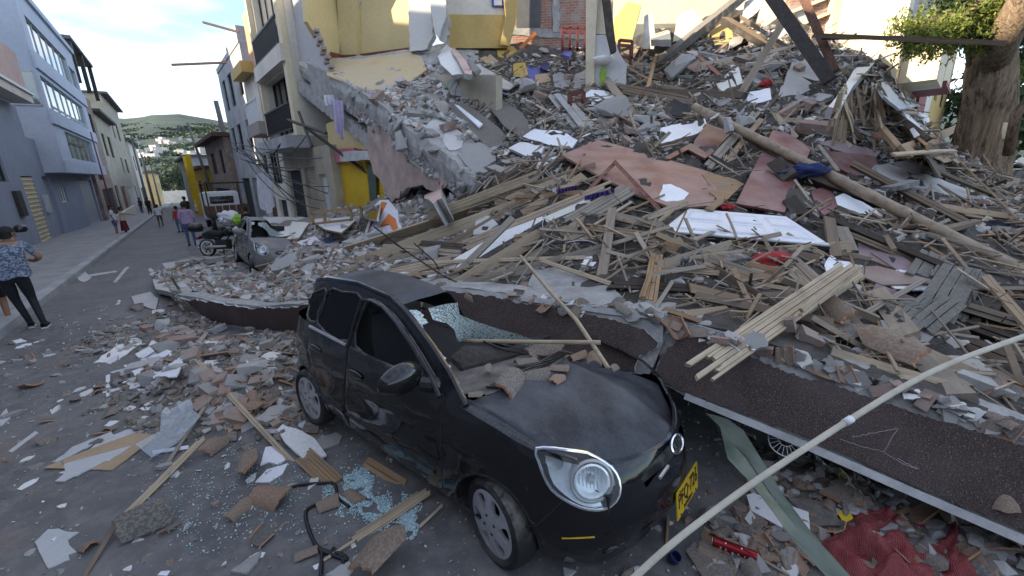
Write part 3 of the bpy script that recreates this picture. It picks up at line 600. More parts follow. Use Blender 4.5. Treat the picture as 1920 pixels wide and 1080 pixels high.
_us = np.arange(UT * .05, UT * .66, .012); _zs = np.arange(.05, .98, .012)
_cv = [LBp(u, z) for u in _us for z in _zs]; _nz = len(_zs); _cf = [(i * _nz + j, (i + 1) * _nz + j, (i + 1) * _nz + j + 1, i * _nz + j + 1) for i in range(len(_us) - 1) for j in range(_nz - 1)]
_cb = BVHTree.FromPolygons(_cv, _cf)
def uz(px, py):
 o_, d_ = cray(px, py); h_ = _cb.ray_cast(o_, d_.normalized())
 if h_[0] is None:
  h_ = _cb.find_nearest(o_ + d_.normalized() * (V((1.5, -.5, .4)) - o_).dot(d_.normalized()))
 i, j = divmod(h_[2], _nz - 1); return V((float(_us[i]) + .006, float(h_[0].z)))
def rpoly(P, k=3):
 """round a closed 2D outline"""
 n_ = len(P); out = []
 for i in range(n_):
  a, b, c, d = P[i - 1], P[i], P[(i + 1) % n_], P[(i + 2) % n_]
  for j in range(k):
   t = j / k; out.append(.5 * ((2 * b) + (c - a) * t + (2 * a - 5 * b + 4 * c - d) * t * t + (3 * b - a - 3 * c + d) * t ** 3))
 return out
V2 = lambda *a: V(a)
HLpx = [(1002, 842), (1007, 866), (1017, 893), (1034, 920), (1056, 938), (1085, 952), (1118, 958), (1145, 950), (1161, 929), (1162, 900), (1146, 876), (1118, 859), (1080, 848), (1036, 842)]
HL = rpoly([uz(*p) for p in HLpx], 2)
def circ(cx, cz, r, n=26): return [V2(xu(cx) + r * math.cos(t * 2 * math.pi / n), cz + r * math.sin(t * 2 * math.pi / n)) for t in range(n)]
XF, XB = 1.085, -1.19
UF = UT / 2; ub, uc = xu(-1.62), xu(1.0)
X = lambda x, z: V2(xu(x), z)
FEAT = {
 'arch_f': circ(XF, .27, .318), 'arch_r': circ(XB, .27, .312), 'headlight': HL,
 'front_door': [X(-.425, ztop(xu(-.42)) - .004), X(-.43, .8), X(-.48, .5), X(-.50, .25), X(-.2, .235), X(.3, .23), X(.60, .235), X(.65, .30), X(.665, .5), X(.665, .75), X(.66, ztop(xu(.66)) - .004)],
 'rear_door': [X(-.445, ztop(xu(-.44)) - .004), X(-.45, .8), X(-.50, .5), X(-.52, .255), X(-.80, .27), X(-.86, .40), X(-.93, .52), X(-1.03, .62), X(-1.09, .75), X(-1.08, .9), X(-1.05, ztop(xu(-1.05)) - .004)],
 'fog': [V2(4.06 + .042 * math.cos(a), .275 + .036 * math.sin(a)) for a in np.linspace(0, 6.283, 15)[:-1]],
 'grille': [V2(UF - .33, .61), V2(UF + .33, .61), V2(UF + .36, .665), V2(UF + .3, .70), V2(UF - .3, .70), V2(UF - .36, .665)],
 'intake': rpoly([V2(UF - .38, .20), V2(UF + .38, .20), V2(UF + .33, .345), V2(UF - .33, .345)], 1),
}
_us2 = list(np.linspace(0.02, UT - .02, 130)); verts = []; edges = []; faces = []
bot = lambda u: .20 - .085 * max(0, -oln(u).x) ** 2 - .05 * max(0, min(1, (olp(u).x - 1.42) / .15))
top_loop = [V2(u, ztop(u)) for u in _us2]; bot_loop = [V2(u, bot(u)) for u in _us2]
outer = bot_loop + top_loop[::-1]; verts += outer; faces.append(list(range(len(outer)))); names = ['shell']
for k_, P in FEAT.items():
 i = len(verts); verts += P; faces.append(list(range(i, i + len(P)))); names.append(k_)
rg_ = random.Random(2)
for u in np.arange(.06, UT, .05):
 for z in np.arange(.23, ztop(u) - .02, .05): verts.append(V2(float(u) + rg_.uniform(-.004, .004), float(z) + rg_.uniform(-.004, .004)))
ov, oe, of, _a, _b2, ofi = delaunay_2d_cdt(verts, [], faces, 0, 1e-5, True)
def dent(p):
 """battered metal: shallow dents all over, the left half pressed in under the fallen beam"""
 q = p.copy(); d = .011 * noise.noise(p * 3.6) + .005 * abs(noise.noise(p * 9))
 q += V((0, 1 if p.y < 0 else -1, 0)) * d
 if p.y > .2 and p.z > .45 and p.x < 1.5: q.z -= .26 * min(1, (p.y - .2) / .45) * min(1, (p.z - .45) / .4) * min(1, (1.5 - p.x) / .4)
 return q
def inside(P, x, y):
 c = False; j = len(P) - 1
 for i in range(len(P)):
  if (P[i].y > y) != (P[j].y > y) and x < (P[j].x - P[i].x) * (y - P[i].y) / (P[j].y - P[i].y) + P[i].x: c = not c
  j = i
 return c
def classify(ov, of, polys):
 return [[k_ for k_, P in polys if inside(P, *(sum((ov[i] for i in f_), V2(0, 0)) / len(f_)))] for f_ in of]
groups = {}
ofn = classify(ov, of, [('shell', outer)] + sorted(FEAT.items(), key=lambda q: 0 if q[0].startswith('arch') else 1))
for f_, nm in zip(of, ofn):
 if 'shell' not in nm: continue
 nm = [n_ for n_ in nm if n_ != 'shell']; key = nm[0] if nm else 'body'
 if key.startswith('arch'): continue
 groups.setdefault(key, []).append(f_)
def sub(key, off=0., slope=0.):
 mb = MB(); mp_ = {}
 for f_ in groups[key]:
  ids = []
  for i in f_:
   if i not in mp_:
    u, z = ov[i]; p = LBp(u, z) + oln(u) * (off + slope * (z - .57)); mp_[i] = mb.add([dent(p)])
   ids.append(mp_[i])
  mb.face(ids)
 return mb
body = cbuild(sub('body'), 'body', 'car_black', angle=50)
fd = cbuild(sub('front_door', -.004), 'door', 'car_black', angle=50); fd['label'] = 'front door, slightly ajar, missing its window glass'
rd = cbuild(sub('rear_door', -.002), 'door', 'car_black', angle=50); rd['label'] = 'rear door with dark glass'
cbuild(sub('grille', .03), 'grille', 'black_plastic'); cbuild(sub('intake', .04), 'air_intake', 'interior_dark')
fog = cbuild(sub('fog', .004), 'fog_lamp', 'lamp_chrome')
def seam(P, name, parent, mat='interior_dark', r=.0045, off=.001, closed=True, sm=True):
 mm = MB(); n_ = len(P); Q = []
 for i in range(n_ if closed else n_ - 1):
  a, b = P[i], P[(i + 1) % n_]; k = max(1, int((b - a).length / .05))
  for j in range(k): p = a.lerp(b, j / k); Q.append(dent(LBp(p.x, p.y) + oln(p.x) * off))
 if closed: Q.append(Q[0])
 else: Q.append(dent(LBp(P[-1].x, P[-1].y) + oln(P[-1].x) * off))
 mm.tube(Q, r, 6); return cbuild(mm, name, mat, parent)
seam(FEAT['front_door'], 'door_gap', fd); seam(FEAT['rear_door'], 'door_gap', rd); seam(FEAT['fog'], 'fog_rim', fog, 'black_plastic', .008, -.002)
seam([uz(966, 990), uz(1008, 982), uz(1052, 940)], 'bumper_gap', body, r=.004, closed=False)
seam([uz(1052, 1008), uz(1085, 1009), uz(1113, 1008)], 'scrape', body, 'plate_yellow', .004, -.002, closed=False)
seam([X(x_, .395 + .02 * (x_ < -.6)) for x_ in (-.98, -.7, -.52)], 'side_moulding', rd, 'car_black', .022, .004, closed=False)
seam([X(x_, .40) for x_ in (-.47, -.2, .2, .5, .60)], 'side_moulding', fd, 'car_black', .022, .004, closed=False)
for fx, ar in ((XF, 'arch_f'), (XB, 'arch_r')):
 P = [p for p in FEAT[ar] if p.y > .16]; P.sort(key=lambda p: math.atan2(p.y - .27, p.x - xu(fx)))
 seam(P, 'arch_lip', body, 'car_black', .012, .006, closed=False)
mm = MB(); mm.box((0, 0, .30), (3.0, 1.16, .2)); mm.box((-.2, .0, .5), (2.2, 1.3, .24)); mm.box((1.4, 0, .5), (.6, 1.1, .3)); cbuild(mm, 'underbody', 'interior_dark', smooth=False)
uh0, uh1 = xu(.80), UT - xu(.80)
hus = np.linspace(uh0, uh1, 64)
def edge(u, inn):
 p = LBp(u, ztop(u)); n_ = oln(u); q = p + n_ * inn; w = max(0, -n_.x); q.z = ztop(u) + .018 * (1 - w); return q
sh = MB(); sh.grid([[LBp(u, ztop(u)), LBp(u, ztop(u)) + oln(u) * .018 + V((0, 0, .012)), edge(u, .055 * (1 - max(0, -oln(u).x)) + .012)] for u in hus])
hb_ = MB()
def hoodp(u, v):
 w_ = max(0, -oln(u).x); e_ = edge(u, .062 * (1 - w_) + .014 * w_); y = e_.y; c_ = V((.85 + .13 * (1 - (y / .66) ** 2), y * .96, .948 + .035 * (1 - (y / .66) ** 2)))
 if y > .2: c_.z -= .2 * (y - .2) / .45; e_.z -= .2 * min(1, (y - .2) / .45) * min(1, max(0, (1.5 - e_.x) / .4))
 p = e_.lerp(c_, v); L_ = (c_ - e_).length; p.z += (.075 * L_) * math.sin(math.pi * min(1, v * 1.02)) * (1 - .3 * v) + .014 * noise.noise(V((p.x * 3, p.y * 3, 2))) * min(1, L_)
 if p.y > .12 and p.x > 1.0: p.z -= .05 * min(1, (p.y - .12) / .12)
 return p
hb_.grid([[hoodp(u, v) for v in np.linspace(0, 1, 22)] for u in hus]); hood = cbuild(hb_, 'hood', 'hood_black', angle=60)
sh_o = cbuild(sh, 'fender_shoulder', 'car_black');
cw = MB(); cw.grid([[hoodp(u, 1.0) + V((dx, 0, dz)) for dx, dz in ((.004, .004), (-.05, .012), (-.12, .0))] for u in hus if abs(edge(u, .06).y) < .62]); cowl = cbuild(cw, 'cowl', 'black_plastic')
cl_ = MB()
for k in range(40):
 y = -.52 + k * .026; x = .85 + .13 * (1 - (y / .66) ** 2) - .04; cl_.box((x - .012, y, .967 + .035 * (1 - (y / .66) ** 2) - (0 if y < .2 else .2 * (y - .2) / .45)), (.07, .008, .012), Matrix.Rotation(.2 - y * .8, 3, 'Z'))
o = cbuild(cl_, 'cowl_louvre', 'black_plastic', cowl, False); o['kind'] = 'stuff'
hl = cbuild(sub('headlight', .02, .3), 'headlight', 'lamp_chrome', angle=20); cbuild(sub('headlight', -.004), 'lens', 'lens_clear', hl); seam(HL, 'lamp_rim', hl, 'chrome', .009, .004)
c_ = uz(1110, 905); cN = oln(c_.x); cP = LBp(c_.x, c_.y)
ax = (-cN + V((0, 0, .25))).normalized(); Mz = Matrix.Translation(cP) @ ax.to_track_quat('Z', 'Y').to_matrix().to_4x4()
mm = MB(); mm.lathe([(.092, -.03), (.095, -.008), (.086, -.004), (.08, -.012), (.074, -.03), (.055, -.055), (.03, -.07), (.001, -.075)], Mz, 32); cbuild(mm, 'reflector', 'lamp_chrome', hl)
mm = MB(); mm.lathe([(.001, -.02), (.018, -.022), (.02, -.07)], Mz, 14); cbuild(mm, 'bulb_cap', 'hubcap_silver', hl)
mm = MB(); mm.lathe([(.112, -.035), (.118, -.012), (.108, -.006), (.1, -.012)], Mz, 36); cbuild(mm, 'reflector_ring', 'hubcap_silver', hl)
mm = MB()
for k in range(7): x = -.06 + k * .02; h_ = (.0064 - x * x) ** .5 * .9; mm.bar(Mz @ V((x, -h_, -.045)), Mz @ V((x, h_, -.045)), .003, .012)
o = cbuild(mm, 'reflector_flutes', 'chrome', hl, False); o['kind'] = 'stuff'
c2 = uz(1040, 868); mm = MB(); M2 = Matrix.Translation(LBp(c2.x, c2.y)) @ (-oln(c2.x)).to_track_quat('Z', 'Y').to_matrix().to_4x4(); mm.lathe([(.05, -.012), (.035, -.03), (.001, -.04)], M2, 18); cbuild(mm, 'indicator', 'hubcap_silver', hl)
# ---- greenhouse, right side
def gy(z): return -.752 + .34 * (z - .95) + .16 * (z - .95) ** 2
def GH(x, z, off=0.): p = V((x, gy(z) + off, z)); w = max(0, -x - 1.15); p.y += w * .55; return p
ghP = {'side': [V2(-1.56, 1.0), V2(-1.0, .996), V2(-.4, .972), V2(.3, .943), V2(.84, .935), V2(.66, 1.06), V2(.45, 1.17), V2(.24, 1.262), V2(.08, 1.325), V2(-.1, 1.378), V2(-.55, 1.405), V2(-1.0, 1.375), V2(-1.2, 1.33), V2(-1.42, 1.2)],
 'win_f': [V2(-.36, .995), V2(-.345, 1.315), V2(-.12, 1.32), V2(.08, 1.262), V2(.32, 1.155), V2(.50, 1.058), V2(.585, .985), V2(.2, .975)],
 'win_r': [V2(-.45, 1.005), V2(-.44, 1.325), V2(-.72, 1.325), V2(-.92, 1.30), V2(-.955, 1.03)],
 'win_q': [V2(-.985, 1.035), V2(-.955, 1.295), V2(-1.1, 1.265), V2(-1.25, 1.18), V2(-1.28, 1.07)]}
verts = []; faces = []; gn = []
for k_, P in ghP.items():
 P = rpoly(P, 3) if k_ != 'side' else P; i = len(verts); verts += P; faces.append(list(range(i, i + len(P)))); gn.append(k_); ghP[k_] = P
for x in np.arange(-1.5, .8, .06):
 for z in np.arange(1.0, 1.4, .06): verts.append(V2(float(x), float(z)))
gv, _, gf, _, _, gfi = delaunay_2d_cdt(verts, [], faces, 0, 1e-5, True)
gg = {}
for f_, nm in zip(gf, classify(gv, gf, list(ghP.items()))):
 if 'side' in nm: gg.setdefault(nm[1] if len(nm) > 1 else 'side', []).append(f_)
def gsub(k_, off=0.):
 mb = MB(); mp_ = {}
 for f_ in gg[k_]:
  for i in f_:
   if i not in mp_: mp_[i] = mb.add([GH(gv[i].x, gv[i].y, off)])
  mb.face([mp_[i] for i in f_])
 return mb
pil = cbuild(gsub('side'), 'pillars', 'car_black', angle=50)
for k_ in ('win_r', 'win_q'): g = cbuild(gsub(k_, .006), 'window', 'smoked_glass', rd if k_ == 'win_r' else None)
def gtube(P, r, off, name, mat, parent=None, closed=False):
 Q = [GH(p[0], p[1], off) for p in P]; Q += [Q[0]] if closed else []
 mm = MB(); mm.tube(Q, r, 8); return cbuild(mm, name, mat, parent)
for k_, pr in (('win_f', fd), ('win_r', rd), ('win_q', pil)): gtube(ghP[k_], .011, .004, 'window_seal', 'black_plastic', pr, True)
gtube([(-.40, .98), (-.385, 1.2), (-.375, 1.335), (-.25, 1.35), (-.1, 1.335), (.1, 1.268), (.34, 1.16), (.53, 1.055), (.66, .955)], .017, -.035, 'door_frame', 'car_black', fd)
gtube([(.84, .94), (.66, 1.068), (.45, 1.18), (.24, 1.272), (.08, 1.335), (-.1, 1.388), (-.55, 1.415), (-1.0, 1.385), (-1.2, 1.34), (-1.42, 1.21)], .024, .018, 'roof_rail', 'car_black')
for x0, x1 in ((-.40, .62), (-1.03, -.45)):
 mm = MB(); mm.tube([V((x, gy(.985) - .018, float(np.interp(x, [-1.05, .66], [1.0, .955])))) for x in np.linspace(x0, x1, 8)], .013, 6); cbuild(mm, 'belt_strip', 'hubcap_silver' if x0 < -.9 else 'black_plastic', fd if x0 > -.42 else rd)
def roofp(x, t):
 zr = float(np.interp(x, [-1.5, -1.42, -1.2, -1.0, -.55, -.1, .02, .1], [1.15, 1.2, 1.33, 1.375, 1.405, 1.378, 1.345, 1.31])); y0 = gy(zr) + max(0, -x - 1.15) * .55 + .012
 y = y0 + (.16 - y0) * t; cr = max(0, min(1, (y + .2) / .36)); cr = cr * cr * (3 - 2 * cr)
 z = zr + .012 + .03 * math.sin(math.pi * t) - cr * (.36 + .05 * x) + .012 * noise.noise(V((x * 6, y * 6, 0))) * (1 if t > .04 else 0)
 return V((x + .05 * math.sin(math.pi * t), y, z))
mm = MB(); mm.grid([[roofp(x, t) for t in np.linspace(0, 1, 26)] for x in np.linspace(-1.46, .02, 26)]); cbuild(mm, 'roof', 'hood_black', angle=40)
rg_ = random.Random(11)
wl = [(.82, .955), (.66, 1.068), (.45, 1.18), (.24, 1.272), (.08, 1.335)]
mm = MB(); rows = []
for i in range(41):
 t = i / 40 * 3.999; k = int(t); a, b = V(wl[k]), V(wl[k + 1]); p = a.lerp(b, t - k); q = GH(p.x, p.y, .012); w = .03 + .05 * abs(noise.noise(V((i * .35, 3, 1)))) + .03 * rg_.random() + (.1 if i > 30 else 0)
 rows.append([q, q + V((w * .1, w * .3, -.004)), q + V((w * .2, w * .6, -.01))])
mm.grid(rows); ws = cbuild(mm, 'windscreen', 'crazed_glass', smooth=False)
mm = MB(); top = [(803, 578), (835, 570), (858, 567), (862, 590), (890, 602), (930, 615), (975, 628), (1020, 645), (1060, 660), (1088, 670)]; botm = [(812, 600), (838, 606), (852, 618), (858, 640), (880, 640), (920, 640), (965, 642), (1010, 655), (1050, 668), (1078, 676)]
yy = [-.40, -.30, -.2, -.1, .0, .1, .2, .3, .38, .44]
mm.grid([[cun(*a, 1, y).lerp(cun(*b, 1, y), s_) + V((0, .012 * noise.noise(V((y * 30, s_ * 3, 0))), 0)) for s_ in (0, .33, .66, 1)] for a, b, y in zip(top, botm, yy)]); cbuild(mm, 'windscreen', 'crazed_glass', smooth=False)
mm = MB(); mm.grid([[V((x, y, .93 - .1 * (x < .45) * (.45 - x) + .02 * fbm(V((x * 6, y * 6, 3))) - .27 * max(0, y - .1) - .11 * max(0, .62 - x) ** .5 + .035 * (x - .4))) for y in np.linspace(-.63, .62, 30)] for x in np.linspace(.12, .84, 22)]); cbuild(mm, 'dashboard', 'dirt', angle=60)
mm = MB(); mm.box((-.3, 0, .42), (2.0, 1.3, .06)); mm.box((.42, 0, .62), (.1, 1.35, .5)); mm.box((-1.3, 0, .8), (.1, 1.2, .7)); cbuild(mm, 'tub', 'interior_dark', smooth=False)
def seat(y, x=-.2):
 mm = MB(); Mb = Matrix.Rotation(R(-14), 3, 'Y')
 rows = []
 for i in range(9):
  t = i / 8; w = .235 * (1 - .25 * t ** 3); rows.append([V((x - .12 + .02 - .14 * t + .03 * math.cos(q) * (1 if abs(math.cos(q)) > .3 else 0.6) * 1.6, y + w * math.sin(q) * .98, .58 + .60 * t)) for q in np.linspace(0, 2 * math.pi, 15)[:-1]])
 mm.grid(rows, close=True); st = cbuild(mm, 'seat', 'seat_fabric')
 mm = MB(); mm.lathe([(.001, -.08), (.1, -.075), (.125, -.03), (.125, .04), (.09, .08), (.001, .085)], Matrix.Translation((x - .24, y, 1.24)) @ Matrix.Diagonal((.45, 1, .9, 1)), 16); cbuild(mm, 'headrest', 'seat_fabric', st)
 mm = MB(); mm.box((x + .12, y, .56), (.5, .46, .16)); cbuild(mm, 'cushion', 'seat_fabric', st, False)
seat(-.36); seat(-.34, -.95)
mm = MB(); mc_ = V((.48, -.92, 1.055)); rows = []
for i in range(13):
 t = i / 12; a = math.sin(math.pi * min(.999, .04 + .92 * t)) ** .55; rows.append([mc_ + V(((.085 * a * math.cos(q) * (1 if math.cos(q) > 0 else .35)) - .02, -.155 + .31 * t, .014 * (1 - t) + .115 * a * (.8 + .2 * t) * math.sin(q))) for q in np.linspace(0, 2 * math.pi, 21)[:-1]])
mm.grid(rows, close=True); mm.face(range(len(mm.v) - 20, len(mm.v))); mm.face(range(20)); mi = cbuild(mm, 'mirror', 'car_black', angle=60)
mm = MB(); mm.tube([V((.50, -.80, 1.0)), V((.54, -.76, .99)), V((.58, -.70, .985))], [.05, .055, .05], 10); cbuild(mm, 'mirror_arm', 'car_black', mi)
mm = MB(); mm.grid([[V((.415 + .004 * math.cos(q) - .003, -.90 + .1 * s_ * math.cos(q), 1.055 + .066 * s_ * math.sin(q))) for q in np.linspace(0, 2 * math.pi, 21)] for s_ in (.01, 1)]); cbuild(mm, 'mirror_glass', 'pane_sky', mi)
for x, z, pr in ((-.30, .80, fd), (-.93, .83, rd)):
 mm = MB(); rows = []
 for i in range(9):
  t = i / 8; a = math.sin(math.pi * (.06 + .88 * t)) ** .5; rows.append([V((x - .1 + .2 * t, LBp(xu(x), z).y - .006 - .018 * a * max(0, math.cos(q)), z + .03 * a * math.sin(q))) for q in np.linspace(-math.pi / 2, math.pi * 1.5, 15)[:-1]])
 mm.grid(rows, close=True); cbuild(mm, 'handle', 'car_black', pr)
def wheel(x, y, steer, side, label=None):
 Mw = Matrix.Translation((x, y, .262)) @ Matrix.Rotation(steer, 4, 'Z') @ Matrix.Rotation(R(90) * (1 if side < 0 else -1), 4, 'X')
 mm = MB(); mm.lathe([(.2, .07), (.235, .082), (.262, .072), (.272, .04), (.274, 0), (.272, -.05), (.25, -.09), (.19, -.085)], Mw, 36); w = cbuild(mm, 'wheel', 'rubber')
 vs = [V2(.205 * math.cos(t * 2 * math.pi / 40), .205 * math.sin(t * 2 * math.pi / 40)) for t in range(40)]; fs = [list(range(40))];
 for k in range(6):
  a = k * math.pi / 3 + .2; P = [V2(.085, 0.), V2(.105, -.03), V2(.15, -.048), V2(.178, -.03), V2(.183, .01), V2(.165, .045), V2(.12, .03)]; P = rpoly(P, 3); i = len(vs)
  vs += [V2(p.x * math.cos(a) - p.y * math.sin(a), p.x * math.sin(a) + p.y * math.cos(a)) for p in P]; fs.append(list(range(i, i + len(P))))
 for r_ in (.03, .06, .195):
  for k in range(24): vs.append(V2(r_ * math.cos(k * .2618 + .1), r_ * math.sin(k * .2618 + .1)))
 hv, _, hf, _, _, hi = delaunay_2d_cdt(vs, [], fs, 0, 1e-6, True); mm = MB(); pol_ = [[vs[i] for i in f_] for f_ in fs]; keep = [f_ for f_, nm in zip(hf, classify(hv, hf, list(enumerate(pol_)))) if nm == [0]]
 dome = lambda p: .085 - .35 * p.length ** 2 * (1 if p.length > .05 else .7)
 i0 = mm.add([Mw @ V((p.x, p.y, dome(p))) for p in hv]); [mm.face([i0 + i for i in f_]) for f_ in keep]
 ed = {}
 for f_ in keep:
  for a, b in zip(f_, f_[1:] + f_[:1]): ed[(a, b)] = 1
 i1 = mm.add([Mw @ V((p.x * .985, p.y * .985, dome(p) - .03)) for p in hv])
 for a, b in ed:
  if (b, a) not in ed: mm.face((i0 + b, i0 + a, i1 + a, i1 + b))
 rim = cbuild(mm, 'rim', 'hubcap_silver', w, angle=40)
 mm = MB(); mm.lathe([(.205, .03), (.001, .025)], Mw, 24); cbuild(mm, 'dark_backing', 'black_plastic', w)  # dark disc closing the hubcap openings so they read as deep shade
 mm = MB()
 for k in range(4): mm.lathe([(.001, .012), (.009, .011), (.011, 0)], Mw @ Matrix.Translation((.055 * math.cos(k * 1.571 + .5), .055 * math.sin(k * 1.571 + .5), .078)), 8)
 o = cbuild(mm, 'wheel_nut', 'black_plastic', w); o['kind'] = 'stuff'
wheel(XF, -.705, R(-13), -1); wheel(XB, -.70, 0, -1); wheel(XF, .70, R(-13), 1); wheel(XB, .70, 0, 1)
def text_obj(txt, name, size, M, mat, parent=None, ext=.002, sx=1., align='CENTER', bevel=0., font_off=0.):
 cu = bpy.data.curves.new(name, 'FONT'); cu.body = txt; cu.size = size; cu.align_x = align; cu.align_y = 'CENTER'; cu.extrude = ext; cu.resolution_u = 3; cu.offset = font_off
 o = bpy.data.objects.new(name, cu); COL.objects.link(o); bpy.context.view_layer.update()
 me = bpy.data.meshes.new_from_object(o.evaluated_get(bpy.context.evaluated_depsgraph_get())); bpy.data.objects.remove(o); me.materials.clear(); me.materials.append(MATS[mat]); me.transform(M @ Matrix.Diagonal((sx, 1, 1, 1)))
 o = bpy.data.objects.new(name, me); COL.objects.link(o)
 if parent is not None: o.parent = parent
 return o
def front_frame(c, tilt=0., roll=0.):
 """x towards the car's left as read from the front, y up, z forward"""
 z = V((math.cos(tilt), 0, math.sin(tilt))); x = V((0, 1, 0)); y = z.cross(x)
 return Matrix.Translation(c) @ Matrix((x, y, z)).transposed().to_4x4() @ Matrix.Rotation(roll, 4, 'Z')
pc = cun(1290, 919, 0, 1.915); Mp = front_frame(pc, R(8), R(0)) @ Matrix.Scale(1.15, 4)
mm = MB(); P = [V((x, y, 0)) for x, y in rpoly([V2(-.165, -.078), V2(.165, -.078), V2(.165, .078), V2(-.165, .078)], 1)]
mm.prism([Mp @ p for p in P], Mp.to_3x3() @ V((0, 0, -.006))); pl_ = cbuild(mm, 'number_plate', 'plate_yellow', smooth=False)
text_obj('PFQ\u00b7726', 'plate_text', .118, Mp @ Matrix.Translation((0, .014, .001)), 'plate_black', pl_, .0015, .72); text_obj('PEREIRA', 'plate_text', .034, Mp @ Matrix.Translation((0, -.057, .001)), 'plate_black', pl_, .0012, 1.15)
mm = MB()
for s_ in (-1, 1):
 for q in (-1, 1): mm.lathe([(.001, .004), (.005, .003), (.006, 0)], Mp @ Matrix.Translation((s_ * .12, q * .066, 0)), 8)
o = cbuild(mm, 'plate_screw', 'plate_black', pl_); o['kind'] = 'stuff'
ec = cun(1268, 832, 0, 1.845); Me = front_frame(ec, R(32)) @ Matrix.Scale(1.3, 4)
mm = MB(); mm.lathe([(.062, 0), (.066, .007), (.057, .01), (.052, .004)], Me @ Matrix.Diagonal((1.05, .58, 1, 1)), 32); em = cbuild(mm, 'emblem', 'chrome')
mm = MB(); mm.lathe([(.056, .002), (.001, .004)], Me @ Matrix.Diagonal((1.05, .58, 1, 1)), 24); cbuild(mm, 'emblem_field', 'plate_black', em)
mm = MB()
for a, b in (((-.036, -.018), (-.036, .018)), ((-.036, -.002), (-.016, .018)), ((-.032, .001), (-.013, -.018)), ((-.003, -.019), (-.003, .019)), ((.009, -.018), (.021, .018)), ((.021, .018), (.036, -.018))):
 mm.bar(Me @ V((*a, .007)), Me @ V((*b, .007)), .007, .003, Me.to_3x3() @ V((0, 0, 1)))
cbuild(mm, 'emblem_letters', 'chrome', em, False)
mm = MB(); mm.box(V((1.852, -.2, .672)), (.012, .13, .016)); cbuild(mm, 'grille_bar', 'hubcap_silver', smooth=False)
mm = MB(); mm.tube([cun(906, 640, 2, 1.03), cun(945, 656, 2, 1.0), cun(1015, 668, 2, .98), cun(1092, 676, 2, .97)], .009, 6); cbuild(mm, 'wiper', 'frame_black')
# == the heap: surfaces
def _granite():
 b = NB('granite_brown'); v = b.coord(rand=False); n1 = b.noise(v, 170, 3, .7); n2 = b.noise(v, 2.2, 5); n3 = b.noise(v, 90, 2)
 c = b.ramp(n1, [(.3, (.022, .014, .013)), (.52, (.062, .04, .036)), (.62, (.12, .09, .08)), (.7, (.4, .36, .33))])
 c = b.mix(b.math('MULTIPLY', b.g(n2, .48, .72), .35), c, (.15, .135, .125)); b.bump(b.mix(.5, n1, n3), .7, .006); MATS['granite_brown'] = b.set(Base_Color=c, Roughness=.72, Specular_IOR_Level=.4)
_granite()
M_plain('concrete_raw', (.36, .355, .345), .9, var=.35, scale=5, bump=.9, bdist=.03)
M_plain('concrete_light', (.5, .5, .5), .9, var=.3, scale=4, bump=.6, bdist=.02)
M_plain('laminate_red', (.19, .072, .068), .42, var=.14, scale=2.2, bump=.06, dust=.5, dcol=(.31, .23, .22))
M_plain('laminate_dark', (.13, .035, .032), .45, var=.15, scale=2.5, bump=.06, dust=.3)
M_plain('laminate_mauve', (.27, .18, .2), .5, var=.15, scale=2.5, bump=.06, dust=.35)
M_plain('laminate_brown', (.22, .125, .1), .5, var=.15, scale=2.5, dust=.4)
M_plain('door_white', (.74, .76, .82), .45, var=.07, scale=3, bump=.05, dust=.18)
M_plain('sheet_white', (.76, .78, .82), .6, var=.08, scale=4, bump=.05)
M_plain('metal_green', (.085, .115, .085), .4, .15, var=.25, scale=5, dust=.4, dcol=(.2, .22, .2))
M_plain('metal_sheet', (.4, .42, .44), .5, .2, var=.25, scale=3, dust=.6)
M_plain('metal_bar', (.26, .11, .075), .55, .1, var=.35, scale=12)
M_plain('bamboo', (.31, .235, .16), .7, var=.4, scale=9, bump=.4, dust=.3)
M_plain('pvc', (.56, .52, .43), .5, var=.3, scale=9, bump=.08, dust=.25)
M_plain('cardboard', (.38, .28, .18), .85, var=.15)
M_plain('blue_plastic', (.02, .06, .3), .4, var=.1); M_plain('blue_dark', (.012, .02, .1), .45, var=.2); M_plain('purple_plastic', (.11, .07, .3), .5, var=.15)
M_plain('cloth_ochre', (.42, .28, .07), .9, var=.25); M_plain('cloth_blue', (.02, .035, .12), .9, var=.3); M_plain('cloth_lilac', (.5, .45, .62), .9, var=.15)
M_plain('cloth_dark', (.025, .025, .03), .9, var=.3); M_plain('cloth_red', (.35, .03, .035), .85, var=.3); M_plain('cloth_green', (.3, .5, .06), .8, var=.2)
M_plain('orange_plastic', (.6, .16, .02), .6, var=.15); M_plain('paper', (.68, .69, .72), .8, var=.08); M_plain('foam_grey', (.3, .3, .3), .9, var=.2)
M_plain('cable_black', (.015, .015, .017), .5, var=.2)
M_plain('rubble_base', (.075, .068, .06), .95, var=.5, scale=3, bump=1., bdist=.06)  # shade of the gaps between debris put into this dark base colour
M_plain('wood_weathered', (.2, .185, .165), .95, var=.35, scale=30, bump=1., bdist=.02)
class TPS:
 def __init__(s, C):
  P = np.array([(a / 100, b / 100) for a, b, _ in C]); z = np.array([math.log(Y / ray(a, b).y) for a, b, Y in C]); n = len(P)
  K = s.k(np.linalg.norm(P[:, None] - P[None], axis=2)) + np.eye(n) * .02; A = np.zeros((n + 3, n + 3)); A[:n, :n] = K; A[:n, n] = 1; A[:n, n + 1:] = P; A[n, :n] = 1; A[n + 1:, :n] = P.T
  s.P = P; s.w = np.linalg.solve(A, np.concatenate([z, [0, 0, 0]]))
 def k(s, r): return np.where(r > 1e-9, r * r * np.log(np.maximum(r, 1e-9)), 0)
 def __call__(s, px, py):
  q = np.array((px / 100, py / 100)); r = np.linalg.norm(s.P - q, axis=1); return math.exp(float(s.k(r) @ s.w[:-3] + s.w[-3] + s.w[-2:] @ q))
